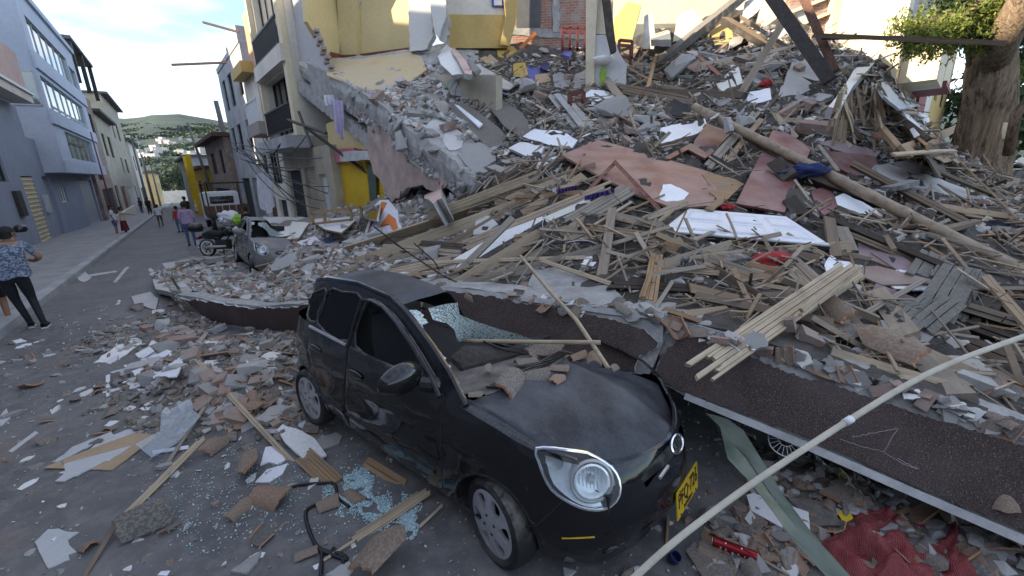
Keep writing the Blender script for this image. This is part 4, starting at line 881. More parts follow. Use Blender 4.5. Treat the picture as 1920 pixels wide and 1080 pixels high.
MAIN = TPS([(633, 147, 14.3), (720, 200, 11.9), (760, 240, 10.8), (840, 293, 9.6), (897, 345, 8.7), (900, 430, 7), (900, 480, 5.9), (900, 545, 4.75), (640, 118, 16), (760, 105, 15.5), (800, 180, 12.6), (900, 250, 10.6), (880, 110, 15.3),
 (1000, 550, 4.2), (1000, 480, 5.2), (1000, 400, 6.4), (1000, 330, 7.7), (1000, 270, 9.3), (1000, 200, 11.6), (1000, 130, 14.5), (1000, 92, 16.6),
 (1200, 582, 3.4), (1200, 500, 4.3), (1200, 420, 5.4), (1200, 350, 6.6), (1200, 280, 8.1), (1200, 220, 9.9), (1200, 170, 12), (1200, 110, 14.6), (1200, 80, 16),
 (1400, 640, 2.75), (1400, 560, 3.7), (1400, 480, 4.7), (1400, 400, 5.9), (1400, 330, 7.2), (1400, 250, 8.9), (1400, 180, 10.6), (1400, 120, 12.2), (1400, 60, 13.6),
 (1600, 705, 2.42), (1600, 620, 3.2), (1600, 540, 4.1), (1600, 450, 5.2), (1600, 350, 6.9), (1600, 280, 8.4), (1600, 200, 9.8), (1600, 110, 11.6),
 (1760, 762, 2.15), (1800, 650, 3.1), (1800, 520, 4.4), (1800, 420, 6.2), (1800, 360, 8.), (1800, 310, 10), (1750, 250, 11),
 (1920, 820, 1.95), (1920, 700, 2.7), (1920, 550, 4), (1920, 440, 5.8), (1920, 370, 8.5), (1920, 345, 10.5), (2040, 860, 1.8), (2040, 550, 3.9), (2040, 350, 10)])
LOW = TPS([(300, 500, 13.0), (335, 553, 7.1), (480, 574, 6.2), (582, 566, 5.7), (640, 552, 5.4), (700, 540, 5.2), (790, 536, 5.0), (420, 510, 11.2), (480, 470, 15.5), (560, 480, 9.2), (600, 500, 7.6), (600, 450, 11), (700, 465, 8), (640, 415, 13), (720, 410, 11), (560, 425, 14), (780, 405, 9.6), (780, 470, 7), (860, 400, 8.4), (860, 480, 6.1), (860, 370, 9.6), (800, 380, 10.5), (920, 430, 7), (920, 540, 4.75), (440, 450, 17), (700, 380, 12.6)])
def interp(px, C): return float(np.interp(px, [c[0] for c in C], [c[1] for c in C]))
SLAB_EDGE = [(575, 118), (633, 147), (720, 200), (760, 240), (840, 293), (897, 345)]
CREST = [(575, 108), (640, 104), (770, 90), (850, 72), (960, 80), (1100, 85), (1200, 62), (1300, 34), (1400, 8), (1480, 22), (1560, 62), (1640, 105), (1700, 190), (1780, 275), (1850, 302), (1920, 318), (2060, 335)]
BEAMTOP = [(290, 520), (330, 548), (480, 568), (582, 560), (780, 532), (1000, 550), (1240, 585), (1250, 598), (1373, 620), (1573, 688), (1720, 738), (1920, 806), (2060, 866)]
LOWTOP = [(280, 498), (345, 480), (440, 445), (520, 415), (620, 398), (700, 375), (800, 345), (920, 345)]
def rough_surf(name, fn, px0, px1, top, bot, step=9., amp=.07, seed=0, back=True):
 mm = MB(); cols = int((px1 - px0) / step); rows = []; K = 56
 for j in range(K + 1):
  t = j / K; row = []
  for i in range(cols + 1):
   px = px0 + (px1 - px0) * i / cols; y0, y1 = top(px), bot(px); py = y1 + (y0 - y1) * t; zc = fn(px, py); p = pt_z(px, py, zc)
   q = V((p.x * 1.3, p.y * 1.3, p.z * 1.3 + seed)); d = fbm(q, 5) * amp * (1 + .06 * zc) + .05 * noise.cell(p * 3.2) * (zc < 14)
   f_ = min(1, t * 6, 1); p += V((0, -.3, 1)) * (d - .05) * f_; row.append(p)
  if j == 0: rows.append([p + V((.0, .08, -.5 - .25 * p.y * .1)) for p in row])
  rows.append(row)
 if back:
  rows.append([p + V((.15 * p.x, 1.6, -1.2)) for p in rows[-1]]); rows.append([p + V((.1 * p.x, 1.5, -6)) for p in rows[-1]])
 mm.grid(rows); return mm
def main_bot(px): return interp(px, SLAB_EDGE) if px < 897 else interp(px, BEAMTOP)
surfA = rough_surf('slab_slope', MAIN, 575, 897, lambda p: interp(p, CREST), lambda p: interp(p, SLAB_EDGE) - 1, 7, .035, 3, False)
surfB = rough_surf('rubble_heap', MAIN, 890, 2060, lambda p: interp(p, CREST), lambda p: interp(p, BEAMTOP), 8, .09, 0)
surfC = rough_surf('rubble_mound', LOW, 285, 925, lambda p: interp(p, LOWTOP), lambda p: interp(p, BEAMTOP), 8, .06, 9)
GB = [(gnd(450, 690), .8, .18), (gnd(360, 690), .6, .14), (gnd(520, 720), .5, .2), (gnd(300, 620), .9, .12), (gnd(560, 800), .35, .05), (gnd(400, 760), .5, .1), (gnd(1560, 930), .5, .12), (gnd(1850, 1010), .45, .15), (gnd(1420, 1040), .3, .05), (gnd(700, 600), .9, .35)]
def gh(x, y):
 z = gz(x, y)
 for c, r_, h in GB: z += h * math.exp(-((x - c.x) ** 2 + (y - c.y) ** 2) / (r_ * r_))
 return z
mm = MB(); gxs = np.arange(-9, 3.6, .07); gys = np.arange(.2, 9.5, .07)
mm.grid([[V((x, y, gh(x, y) - .03 + (.05 * max(0, gh(x, y) - gz(x, y) - .02) ** .5 * (1 + 1.6 * fbm(V((x * 3, y * 3, 7))))))) for x in gxs] for y in gys]); surfG = mm
def bvh(m_): return BVHTree.FromPolygons([V(v) for v in m_.v], m_.f)
GROUND_Q = MB(); GROUND_Q.grid([[V((x, y, gz(x, y))) for x in np.arange(-60, 30, .5)] for y in np.arange(-.5, 80, .5)])
OCC = [bvh(surfA), bvh(surfB), bvh(surfC), bvh(surfG), bvh(GROUND_Q)]
for mb_, nm_, mt_, lb in ((surfA, 'slab_rubble', 'concrete_raw', 'broken concrete and plaster covering the sagging upper floor slab'), (surfB, 'rubble_heap', 'rubble_base', 'huge heap of timber, tiles and masonry of the collapsed house'), (surfC, 'rubble_mound', 'mixed_grit', 'mound of small rubble between the fallen beam and the standing houses'), (surfG, 'ground_rubble', 'dirt', 'low spread of dirt and crushed rubble over the street')):
 o = mb_.build(nm_, MATS[mt_], smooth=False); tag(o, lb, 'rubble', kind='stuff')
def hitd(px, py, occ=None):
 d = ray(px, py); best = None
 for b_ in (occ or OCC):
  h_ = b_.ray_cast(CO, d)
  if h_[0] is not None:
   n_ = h_[1] if h_[1].dot(d) < 0 else -h_[1]
   if best is None or h_[3] < best[2]: best = (h_[0], n_, h_[3])
 return best
def hit(px, py):
 h_ = hitd(px, py)
 return (h_[0], h_[1]) if h_ else (gnd(px, py), V((0, 0, 1)))
def smoothn(px, py, r=14):
 """a steadier surface direction from three nearby places"""
 a, b, c = (hit(px + dx, py + dy)[0] for dx, dy in ((-r, r * .6), (r, r * .6), (0, -r))); n_ = (b - a).cross(c - a)
 if n_.length < 1e-9: return V((0, 0, 1))
 n_.normalize(); return n_ if n_.dot(CO - a) > 0 else -n_
def register(o):
 me = o.data; mw = o.matrix_world; bpy.context.view_layer.update(); mw = o.matrix_world
 OCC.append(BVHTree.FromPolygons([mw @ v.co for v in me.vertices], [tuple(p.vertices) for p in me.polygons]))
# -- pieces with a photographed outline
def jag(P, amp, seed, step=10):
 """break a straight outline (pixels) into a ragged one"""
 g_ = random.Random(seed); out = []
 for i, a in enumerate(P):
  b = P[(i + 1) % len(P)]; L_ = math.hypot(b[0] - a[0], b[1] - a[1]); k = max(1, int(L_ / step)); out.append(a)
  for j in range(1, k): t = (j + g_.uniform(-.3, .3)) / k; out.append((a[0] + (b[0] - a[0]) * t + g_.uniform(-amp, amp), a[1] + (b[1] - a[1]) * t + g_.uniform(-amp, amp)))
 return out
def fitplane(pts, lift=.0, q=.85, Ys=None):
 """1/depth is affine in the picture for a plane: fit it to what the outline lies on, then bring it in front"""
 cx, cy = sum(p[0] for p in pts) / len(pts), sum(p[1] for p in pts) / len(pts); smp = []
 if Ys: smp = [(x, y, 1 / (Y / ray(x, y).y)) for x, y, Y in Ys]
 else:
  for s_ in (1, .66, .33): smp += [(cx + (x - cx) * s_, cy + (y - cy) * s_) for x, y in pts]
  smp = [(x, y, 1 / zcam(hit(x, y)[0])) for x, y in smp]
 A = np.array([(1, (x - cx) / 100, (y - cy) / 100) for x, y, _ in smp]); w = np.array([s_[2] for s_ in smp])
 if not Ys: A = np.vstack([A, [0, .0, 0], [0, .15, 0]]); w = np.append(w, [0, 0]);
 k = np.linalg.lstsq(A, w, rcond=None)[0]
 if not Ys: res = (w - A @ k)[:-2]; k[0] += float(np.quantile(res, q))
 if lift: k[0] = 1 / (1 / k[0] - lift)
 return lambda x, y: pt_z(x, y, 1 / max(1e-3, k[0] + k[1] * (x - cx) / 100 + k[2] * (y - cy) / 100))
def flat(name, label, cat, pts, th, mat, em=None, lift=.0, ragged=0, q=.85, Ys=None, reg=True, bend=0., parent=None, group=None):
 f_ = fitplane(pts, lift, q, Ys)
 P2 = jag(pts, ragged, len(label or name) * 7 + int(pts[0][0]), 9) if ragged else pts
 P = [f_(*p) for p in P2]; n_ = V((0, 0, 0))
 for i in range(len(P)): n_ += P[i].cross(P[(i + 1) % len(P)])
 n_.normalize(); c = sum(P, V()) / len(P)
 if n_.dot(CO - c) < 0: n_ = -n_
 mm = MB(); mm.prism([p - c for p in P], n_ * -th, m=0, mside=1 if em else None); o = mm.build(name, [MATS[mat]] + ([MATS[em]] if em else []), parent); o.location = c
 if label: tag(o, label, cat, group)
 if reg: register(o)
 o['_n'] = list(n_); return o
def plank_mb(L, w, t, seed, strips=1, spl=.5, warp=.012):
 g_ = random.Random(seed); mm = MB(); y = -w / 2
 ws = [g_.uniform(.6, 1.4) for _ in range(strips)]; sw = sum(ws); k1, k2 = g_.uniform(-1, 1), g_.uniform(-1, 1)
 for s_ in range(strips):
  wd = w * ws[s_] / sw; a = -L / 2 + spl * g_.random() ** 2 * min(L * .12, w * 1.6) * (strips > 1 or 0) + g_.random() * .01; b = L / 2 - spl * g_.random() ** 2 * min(L * .12, w * 1.6) * (strips > 1); tz = t * g_.uniform(.8, 1.1); gp = min(.004, wd * .06) if strips > 1 else 0; dz = g_.uniform(-.1, .1) * t
  rows = []; K = 5; cut = g_.uniform(-.6, .6) * wd * spl; cut2 = g_.uniform(-.6, .6) * wd * spl
  for i in range(K + 1):
   u = i / K; z = warp * L * (k1 * math.sin(math.pi * u) + .4 * k2 * math.sin(2 * math.pi * u)) + dz; yo = warp * .6 * L * k2 * math.sin(math.pi * u)
   x = a + (b - a) * u; e0, e1 = (cut if i == 0 else 0) + (cut2 if i == K else 0), 0
   rows.append([V((x + e0, y + gp + yo, z - tz / 2)), V((x + e1, y + wd - gp + yo, z - tz / 2)), V((x + e1 * .9, y + wd - gp + yo, z + tz / 2)), V((x + e0 * .9, y + gp + yo, z + tz / 2))])
  i0 = len(mm.v); mm.grid(rows, close=True); mm.face([i0 + q for q in (0, 1, 2, 3)]); mm.face([i0 + K * 4 + q for q in (3, 2, 1, 0)]); y += wd
 return mm
def sight(a, b, lift=.0, q=.8, n=9):
 """where a straight stick seen from pixel a to pixel b lies: resting on what is behind it"""
 s_ = [(a[0] + (b[0] - a[0]) * i / n, a[1] + (b[1] - a[1]) * i / n) for i in range(n + 1)]; w = np.array([1 / zcam(hit(*p)[0]) for p in s_]); t = np.linspace(0, 1, n + 1)
 A = np.stack([1 - t, t], 1); k = np.linalg.lstsq(np.vstack([A, [.4, -.4]]), np.append(w, 0), rcond=None)[0]; k = k + float(np.quantile(w - A @ k, q)); k = np.maximum(k, .02)
 z0, z1 = 1 / k[0] - lift, 1 / k[1] - lift; return pt_z(*a, z0), pt_z(*b, z1)
def stick(name, label, cat, a, b, wpx, th, mat, strips=1, spl=.5, lift=.01, q=.8, warp=.006, reg=True, Y=None, group=None, me=None, roll=0., parent=None, seed=None):
 if Y: A, B_ = at(*a, Y[0]), at(*b, Y[1])
 else: A, B_ = sight(a, b, lift, q)
 mid = (A + B_) / 2; L_ = (B_ - A).length; w = wpx / FPX * zcam(mid)
 n_ = smoothn((a[0] + b[0]) / 2, (a[1] + b[1]) / 2) if not Y else V((0, 0, 1)); up = (n_ * .6 + (CO - mid).normalized() * .9).normalized(); M_ = frame(B_ - A, up) @ Matrix.Rotation(roll, 3, 'X')
 if me is None: me = plank_mb(L_, w, th, seed if seed is not None else int(a[0] * 7 + b[1] * 13), strips, spl, warp).mesh(name, MATS[mat]); sc = (1, 1, 1)
 else: sc = (L_, w, th)
 o = bpy.data.objects.new(name, me); COL.objects.link(o); o.matrix_world = Matrix.Translation(mid - M_ @ V((0, 0, th / 2))) @ M_.to_4x4() @ Matrix.Diagonal((*sc, 1))
 if parent is not None: o.parent = parent
 if label: tag(o, label, cat, group)
 if reg: register(o)
 return o
def boxon(name, label, cat, a, b, hpx, depth, mat, lift=0., Y=None, reg=True, rough=.0, q=.8, parent=None):
 """a block whose camera-facing face runs from pixel a to pixel b (its upper edge), hpx tall on the picture"""
 A, B_ = (at(*a, Y[0]), at(*b, Y[1])) if Y else sight(a, b, lift, q)
 h = hpx / FPX * zcam((A + B_) / 2); x = (B_ - A).normalized(); up = V((0, 0, 1)); y = up.cross(x).normalized(); z = x.cross(y)
 if y.dot(CO - A) > 0: y = -y
 mm = MB(); L_ = (B_ - A).length; nx = max(2, int(L_ / .09)); rows = []
 prof = [(0, 0), (0, -h * .5), (0, -h), (depth, -h), (depth, 0), (depth * .5, 0)]
 for i in range(nx + 1):
  rows.append([A + x * (L_ * i / nx) + y * p[0] + z * p[1] for p in prof])
 if rough: rows = [[p + V((noise.noise(p * 9), noise.noise(p * 9 + V((5, 0, 0))), noise.noise(p * 9 + V((0, 7, 0))))) * rough for p in r_] for r_ in rows]
 i0 = len(mm.v); mm.grid(rows, close=True); mm.face([i0 + k for k in range(6)]); mm.face([i0 + nx * 6 + k for k in range(5, -1, -1)])
 o = mm.build(name, MATS[mat], parent); recentre(o)
 if label: tag(o, label, cat)
 if reg: register(o)
 return o
# -- the fallen facade beam, three lengths
def plane3(Ys):
 f_ = fitplane([(x, y) for x, y, _ in Ys], Ys=Ys); return f_
def beam(label, Ys, body, gran, thick, rag=3):
 f_ = plane3(Ys); P = [f_(*p) for p in jag(body, 1.5, 3, 14)]; c = sum(P, V()) / len(P); a, b = f_(body[0][0], body[0][1]), f_(body[len(body) // 2 - 1][0], body[len(body) // 2 - 1][1])
 n_ = (P[3] - P[0]).cross(P[len(P) // 2 + 2] - P[0]).normalized(); n_ = n_ if n_.dot(CO - c) > 0 else -n_; back = V((-n_.x, -n_.y, 0)).normalized() * thick
 e = empty('fallen_beam', c, label, 'beam', 'lengths of the fallen facade beam')
 mm = MB(); k = len(P); L = 5; rows = []
 ring = []
 for j in range(L + 1):
  t = j / L; ring.append([p + back * t + (V((noise.noise(p * 8 + back * t * 9), noise.noise(p * 9), .7 * noise.noise(p * 7 + back * t * 20))) * (.015 + .015 * (t > 0))) for p in P])
 for r_ in ring: mm.add(r_)
 for j in range(L):
  for i in range(k): i2 = (i + 1) % k; mm.face((j * k + i2, j * k + i, (j + 1) * k + i, (j + 1) * k + i2))
 mm.face(range(k)); mm.face(range(L * k, L * k + k)); o = mm.build('core', MATS['concrete_raw'], e); register(o)
 mm = MB(); G = [f_(*p) for p in jag(gran, 3.2, 5, 7)]; mm.prism([p + n_ * .034 for p in G], n_ * -.034, mside=1); g = mm.build('granite_face', [MATS['granite_brown'], MATS['concrete_light']], e); return e, f_, n_
bl, fL, nLb = beam('left length of the fallen beam lying on the street behind the car', [(330, 552, 7.0), (582, 566, 5.65), (400, 607, 6.75)], [(330, 552), (405, 565), (480, 573), (540, 570), (590, 566), (560, 630), (545, 628), (480, 621), (400, 606)], [(340, 557), (480, 578), (590, 570), (560, 621), (480, 614), (399, 599)], .2)
bm_, fMd, nM = beam('middle length of the fallen beam resting on the crushed roof of the car', [(800, 540, 4.9), (1240, 592, 3.18), (1205, 692, 3.08)], [(760, 531), (880, 540), (1013, 558), (1140, 575), (1246, 587), (1242, 640), (1238, 655), (1216, 704), (1190, 700), (1100, 692), (960, 650), (800, 610), (760, 590)], [(775, 541), (880, 551), (1013, 573), (1140, 597), (1210, 617), (1237, 643), (1233, 653), (1200, 670), (1192, 690), (1193, 697), (1100, 688), (960, 645), (800, 606)], .3)
br_, fRt, nRt = beam('right length of the fallen beam, cracked from the middle one and propped above the street', [(1252, 640, 3.12), (1285, 742, 2.88), (1920, 832, 2.0)], [(1250, 600), (1310, 610), (1373, 628), (1460, 655), (1573, 695), (1720, 745), (1920, 812), (2060, 862), (2060, 1074), (1920, 1014), (1780, 953), (1640, 894), (1500, 831), (1360, 776), (1285, 743), (1220, 712), (1236, 672)], [(1277, 625), (1313, 632), (1357, 645), (1400, 665), (1450, 690), (1573, 727), (1720, 775), (1920, 838), (2060, 886), (2060, 1052), (1920, 995), (1700, 904), (1500, 814), (1290, 736), (1225, 706), (1240, 682), (1237, 666), (1262, 650), (1270, 640)], .3)
mm = MB(); Q = [(1285, 742), (1500, 830), (1780, 952), (1920, 1012), (2060, 1072)]
for a, b in zip(Q, Q[1:]): mm.bar(fRt(*a) + nRt * .012, fRt(*b) + nRt * .012, .05, .035, nRt)
mm.build('lower_edge', MATS['concrete_light'], br_)
mm = MB(); Q = [(775, 535), (1013, 564), (1140, 584), (1244, 594)]
for a, b in zip(Q, Q[1:]): mm.bar(fMd(*a) + nM * .01, fMd(*b) + nM * .01, .05, .03, nM)
mm.build('upper_edge', MATS['concrete_light'], bm_)
mm = MB(); Q = [(398, 604), (480, 618), (560, 627)]
for a, b in zip(Q, Q[1:]): mm.bar(fL(*a) + nLb * .012, fL(*b) + nLb * .012, .04, .03, nLb)
mm.build('lower_edge', MATS['concrete_light'], bl)
mm = MB()
for Q in ([(1574, 822), (1610, 835), (1656, 845), (1668, 822), (1681, 803)], [(1656, 847), (1690, 868), (1720, 878)]):
 mm.tube([fRt(*p) + nRt * .034 for p in jag(Q, 1.5, 4, 6)[:-3]], .0013, 5)
o = mm.build('crack', MATS['concrete_light'], br_); o['kind'] = 'stuff'
# == what still stands of the collapsed house and its neighbours
def wpoly(name, pts, plane, th, mat, parent=None, label=None, cat=None, em=None, ragged=0, off=0., reg=False):
 n_, c_ = plane; f_ = lambda x, y: onplane(x, y, n_, c_ + off)
 P2 = jag(pts, ragged, int(pts[0][0] + pts[1][1]), 8) if ragged else pts
 P = [f_(*p) for p in P2]; c = sum(P, V()) / len(P); n2 = n_ if n_.dot(CO - c) > 0 else -n_
 mm = MB(); i = mm.add([p - c for p in P]); t1 = V((0, 0, 1)).cross(n2).normalized(); k = len(P)
 uv = [(p.dot(t1), p.z) for p in P]; mm.face(range(i, i + k), uv=uv)
 j = mm.add([p - c - n2 * th for p in P]); mm.face([j + q for q in range(k)][::-1], uv=uv[::-1], m=0)
 for q in range(k):
  q2 = (q + 1) % k; mm.face((i + q2, i + q, j + q, j + q2), uv=[(uv[q2][0], uv[q2][1]), uv[q], uv[q], uv[q2]], m=1 if em else 0)
 o = mm.build(name, [MATS[mat]] + ([MATS[em]] if em else []), parent)
 if parent is None: o.location = c
 else: o.matrix_parent_inverse = Matrix.Identity(4); o.location = c - parent.location
 if label: tag(o, label, cat)
 if reg: register(o)
 return o
def pv(a, b):
 """vertical plane through two picture points with their distances"""
 A, B_ = at(*a), at(*b); d = B_ - A; n_ = V((d.y, -d.x, 0)).normalized(); return n_, n_.dot(A)
FP = (nR, CR)
H_ = empty('collapsed_house', RF(15, 0), 'collapsed yellow house whose open upper room and sagging floor face the street', 'house')
wpoly('facade_wall', [(541, -160), (575, -160), (578, 0), (582, 48), (592, 62), (600, 85), (608, 108), (617, 128), (622, 146), (600, 136), (555, 116), (548, 60)], FP, .18, 'stucco_grey', H_, em='concrete_raw', ragged=0)
fw = H_.children[-1]
for k in range(12):
 t = k / 11; p = onplane(585 + 38 * t + (k % 2) * 5, 50 + 92 * t, nR, CR + .02)
 mm = MB(); mm.box((0, 0, 0), (.24 + .06 * (k % 2), .13, .085), frame(uR, (0, 0, 1)) @ Matrix.Rotation(R(rnd.uniform(-4, 4)), 3, 'Z')); b_ = mm.build('brick', MATS['brick_chunk']); b_.parent = fw; b_.location = p - H_.location - fw.location
wpoly('skirting', [(556, 112), (600, 132), (614, 140), (612, 146), (598, 139), (556, 119)], FP, .05, 'wall_white', H_, off=-.06)
PW = pv((575, 0, 15.7), (636, 0, 17.3)); BW = pv((636, 0, 17.3), (766, 0, 16.5))
wpoly('room_wall', [(560, -160), (642, -160), (636, 109), (622, 106), (600, 80), (576, 40)], PW, .15, 'wall_yellow', H_)
wpoly('room_wall', [(630, -160), (768, -160), (766, 98), (668, 110), (634, 110)], BW, .2, 'wall_yellow', H_)
wpoly('pilaster', [(624, -160), (664, -160), (668, 111), (637, 112)], (BW[0], BW[1]), .3, 'wall_yellow', H_, off=-.25 if BW[0].dot(CO) < BW[1] else .25)
so_ = -1 if BW[0].dot(CO) < BW[1] else 1
wpoly('skirting', [(667, 102), (766, 89), (766, 99), (668, 111)], BW, .03, 'skirting_red', H_, off=.035 * so_); wpoly('skirting', [(637, 103), (668, 102), (668.5, 111), (637, 112)], BW, .03, 'skirting_red', H_, off=.285 * so_); wpoly('skirting', [(620, 97), (637, 101), (637, 110), (621, 105)], PW, .03, 'skirting_red', H_, off=.03 * (-1 if PW[0].dot(CO) < PW[1] else 1))
wpoly('plaster_hole', [(655, -20), (677, -20), (675, 12), (667, 30), (661, 26), (662, 10)], BW, .02, 'concrete_light', H_, ragged=1.5, off=.03 * so_)
WW = pv((766, 0, 15.6), (840, 0, 15.2))
wpoly('broken_wall', [(764, -100), (803, -100), (808, 20), (812, 66), (800, 92), (768, 97)], WW, .25, 'plaster_white', H_, em='concrete_raw', ragged=1.5)
wpoly('broken_wall', [(800, -90), (836, -90), (834, 10), (842, 40), (836, 82), (824, 76), (812, 40), (803, 0)], WW, .18, 'concrete_pale', H_, em='concrete_raw', ragged=2, off=-.3 * (-1 if WW[0].dot(CO) > WW[1] else 1))
w_ = wpoly('leaning_panel', [(801, -60), (832, -60), (836, 8), (832, 40), (822, 72), (815, 60), (808, 20)], WW, .1, 'plaster_white', H_, ragged=1, off=-.42 * (-1 if WW[0].dot(CO) > WW[1] else 1))
OW = pv((845, 0, 16.2), (965, 0, 16.4)); so2 = -1 if OW[0].dot(CO) < OW[1] else 1
wpoly('two_tone_wall', [(838, -100), (980, -100), (969, 28), (838, 27)], OW, .2, 'wall_white', H_); wpoly('two_tone_wall', [(838, 27), (969, 28), (962, 60), (952, 90), (842, 90)], OW, .21, 'wall_ochre', H_, off=.004 * so2)
wpoly('two_tone_wall', [(935, -100), (978, -100), (969, 32), (956, 86), (937, 84), (948, 30)], OW, .1, 'wall_ochre', H_, off=.22 * so2)
wpoly('wall_clock', [(922, -6), (945, -6), (945, 13), (923, 12)], OW, .06, 'blue_plastic', H_, off=.07 * so2); wpoly('clock_face', [(926, 0), (941, 0), (941, 10), (926, 10)], OW, .01, 'frame_white', H_, off=.085 * so2)
BR = pv((955, 50, 17.6), (1110, 50, 17.4)); so3 = -1 if BR[0].dot(CO) < BR[1] else 1
N_ = empty('rear_party_wall', at(1030, 100, 17.5), 'rough brick party wall behind the collapsed rooms', 'wall')
wpoly('masonry', [(945, 110), (962, 40), (972, -80), (1112, -80), (1108, 110)], BR, .25, 'brick_wall', N_); wpoly('painted_panel', [(968, 52), (975, -60), (1016, -60), (1013, 52)], BR, .04, 'roof_dark', N_, off=.045 * so3)
wpoly('plaster_band', [(958, 48), (1105, 62), (1105, 74), (955, 66)], BR, .03, 'concrete_raw', N_, ragged=2, off=.035 * so3)
wpoly('plaster_band', [(1036, -60), (1052, -60), (1050, 60), (1036, 60)], BR, .05, 'concrete_raw', N_, ragged=2, off=.055 * so3)
K_ = empty('basin_wall', at(1140, 170, 12.6), 'pale standing wall remnant with a small wash basin at the middle of the heap', 'wall')
KP = pv((1100, 100, 12.7), (1180, 100, 12.3)); so4 = -1 if KP[0].dot(CO) < KP[1] else 1
wpoly('column', [(1099, -60), (1124, -60), (1117, 60), (1114, 168), (1098, 168)], KP, .3, 'wall_cream', K_, em='concrete_light', off=.05 * so4); wpoly('panel', [(1114, 66), (1150, 66), (1158, 92), (1176, 122), (1170, 182), (1112, 160)], KP, .15, 'plaster_white', K_, em='concrete_raw', ragged=1)
wpoly('panel', [(1118, -60), (1150, -60), (1148, 64), (1117, 64)], KP, .12, 'wall_cream', K_, off=-.05 * so4)
b0 = onplane(1133, 112, *KP); ku = V((KP[0].y, -KP[0].x, 0)).normalized(); kn = KP[0] * so4
mm = MB(); fr_ = frame(ku);
mm.grid([[b0 + ku * (.26 * r_ * math.cos(a)) + kn * (.2 + .19 * r_ * math.sin(a)) + V((0, 0, h)) for a in np.linspace(0, 2 * math.pi, 17)[:-1]] for r_, h in ((.15, -.16), (.6, -.14), (.95, -.04), (1, .03), (.86, .03), (.7, -.05), (.2, -.09))], close=True); bs = mm.build('wash_basin', MATS['white_plastic'], None, True); tag(bs, 'small white wash basin fixed to the standing wall remnant', 'wash basin')
mm = MB(); c0 = b0 + kn * .12 + V((0, 0, -.42)); mm.grid([[c0 + ku * (x + .02 * math.sin(z * 30)) + kn * (.03 * math.sin(x * 50 + z * 9)) + V((0, 0, z)) for x in np.linspace(-.07, .09, 7)] for z in np.linspace(-.2, .2, 7)]); tag(mm.build('green_cloth', MATS['cloth_green'], None, True), 'bright green cloth hanging below the wash basin', 'cloth')
flat('wall_fragment', 'ochre painted wall fragment standing right of the wash basin', 'wall fragment', [(1147, 80), (1152, 36), (1170, 12), (1178, 3), (1202, 9), (1193, 46), (1184, 86), (1165, 92)], .15, 'wall_ochre', 'concrete_raw', ragged=1, Ys=[(1150, 80, 14.6), (1200, 10, 14.8), (1165, 5, 15)])
flat('leaning_post', 'dark leaning post beside the wash basin wall', 'post', [(1126, -40), (1140, -40), (1156, 95), (1147, 99), (1138, 60)], .12, 'wood_dark', Ys=[(1130, 0, 12.2), (1152, 97, 12.0), (1140, 0, 12.2)])
SB = pv((1060, 50, 20.), (1600, 50, 19.)); Q_ = empty('sunlit_house', at(1300, 80, 19.5), 'pale house behind the heap with its rear wall in warm sunlight', 'house')
wpoly('rear_wall', [(1050, -420), (1640, -420), (1640, 130), (1050, 130)], SB, .3, 'wall_sunny', Q_)
NB_ = empty('white_brick_house', at(1560, 80, 15.8), 'tall white and brick neighbour house catching the sun at the upper right', 'house')
NP = pv((1480, 50, 15.9), (1660, 50, 15.6)); so5 = -1 if NP[0].dot(CO) < NP[1] else 1
wpoly('brick_wall', [(1488, -200), (1655, -200), (1648, 110), (1478, 110)], NP, .3, 'brick_wall', NB_); wpoly('plaster_panel', [(1566, -200), (1655, -200), (1648, 42), (1560, 62)], NP, .3, 'wall_cream', NB_, off=.25 * so5)
wpoly('plaster_panel', [(1484, 20), (1515, 12), (1512, 90), (1480, 92)], NP, .1, 'concrete_pale', NB_, off=.03 * so5, ragged=1.5)
for q, (a, b) in enumerate((((1462, 62), (1560, 22)), ((1470, 28), (1555, -6)))):
 mm = MB(); mm.bar(onplane(*a, NP[0], NP[1] + .12 * so5), onplane(*b, NP[0], NP[1] + .12 * so5), .12, .1); mm.build('ledge', MATS['wall_cream'], NB_)
wS = _unit(1832, 290); nS = V((wS.y, -wS.x, 0)); P0s = at(1652, 300, 14.5); CS = nS.dot(P0s); S0 = wS.dot(P0s)
def SF(s, z, out=0): return wS * (S0 + s) + nS * (CS + out) + V((0, 0, z))
def sxz(px, py):
 p = onplane(px, py, nS, CS); return p.dot(wS) - S0, p.z
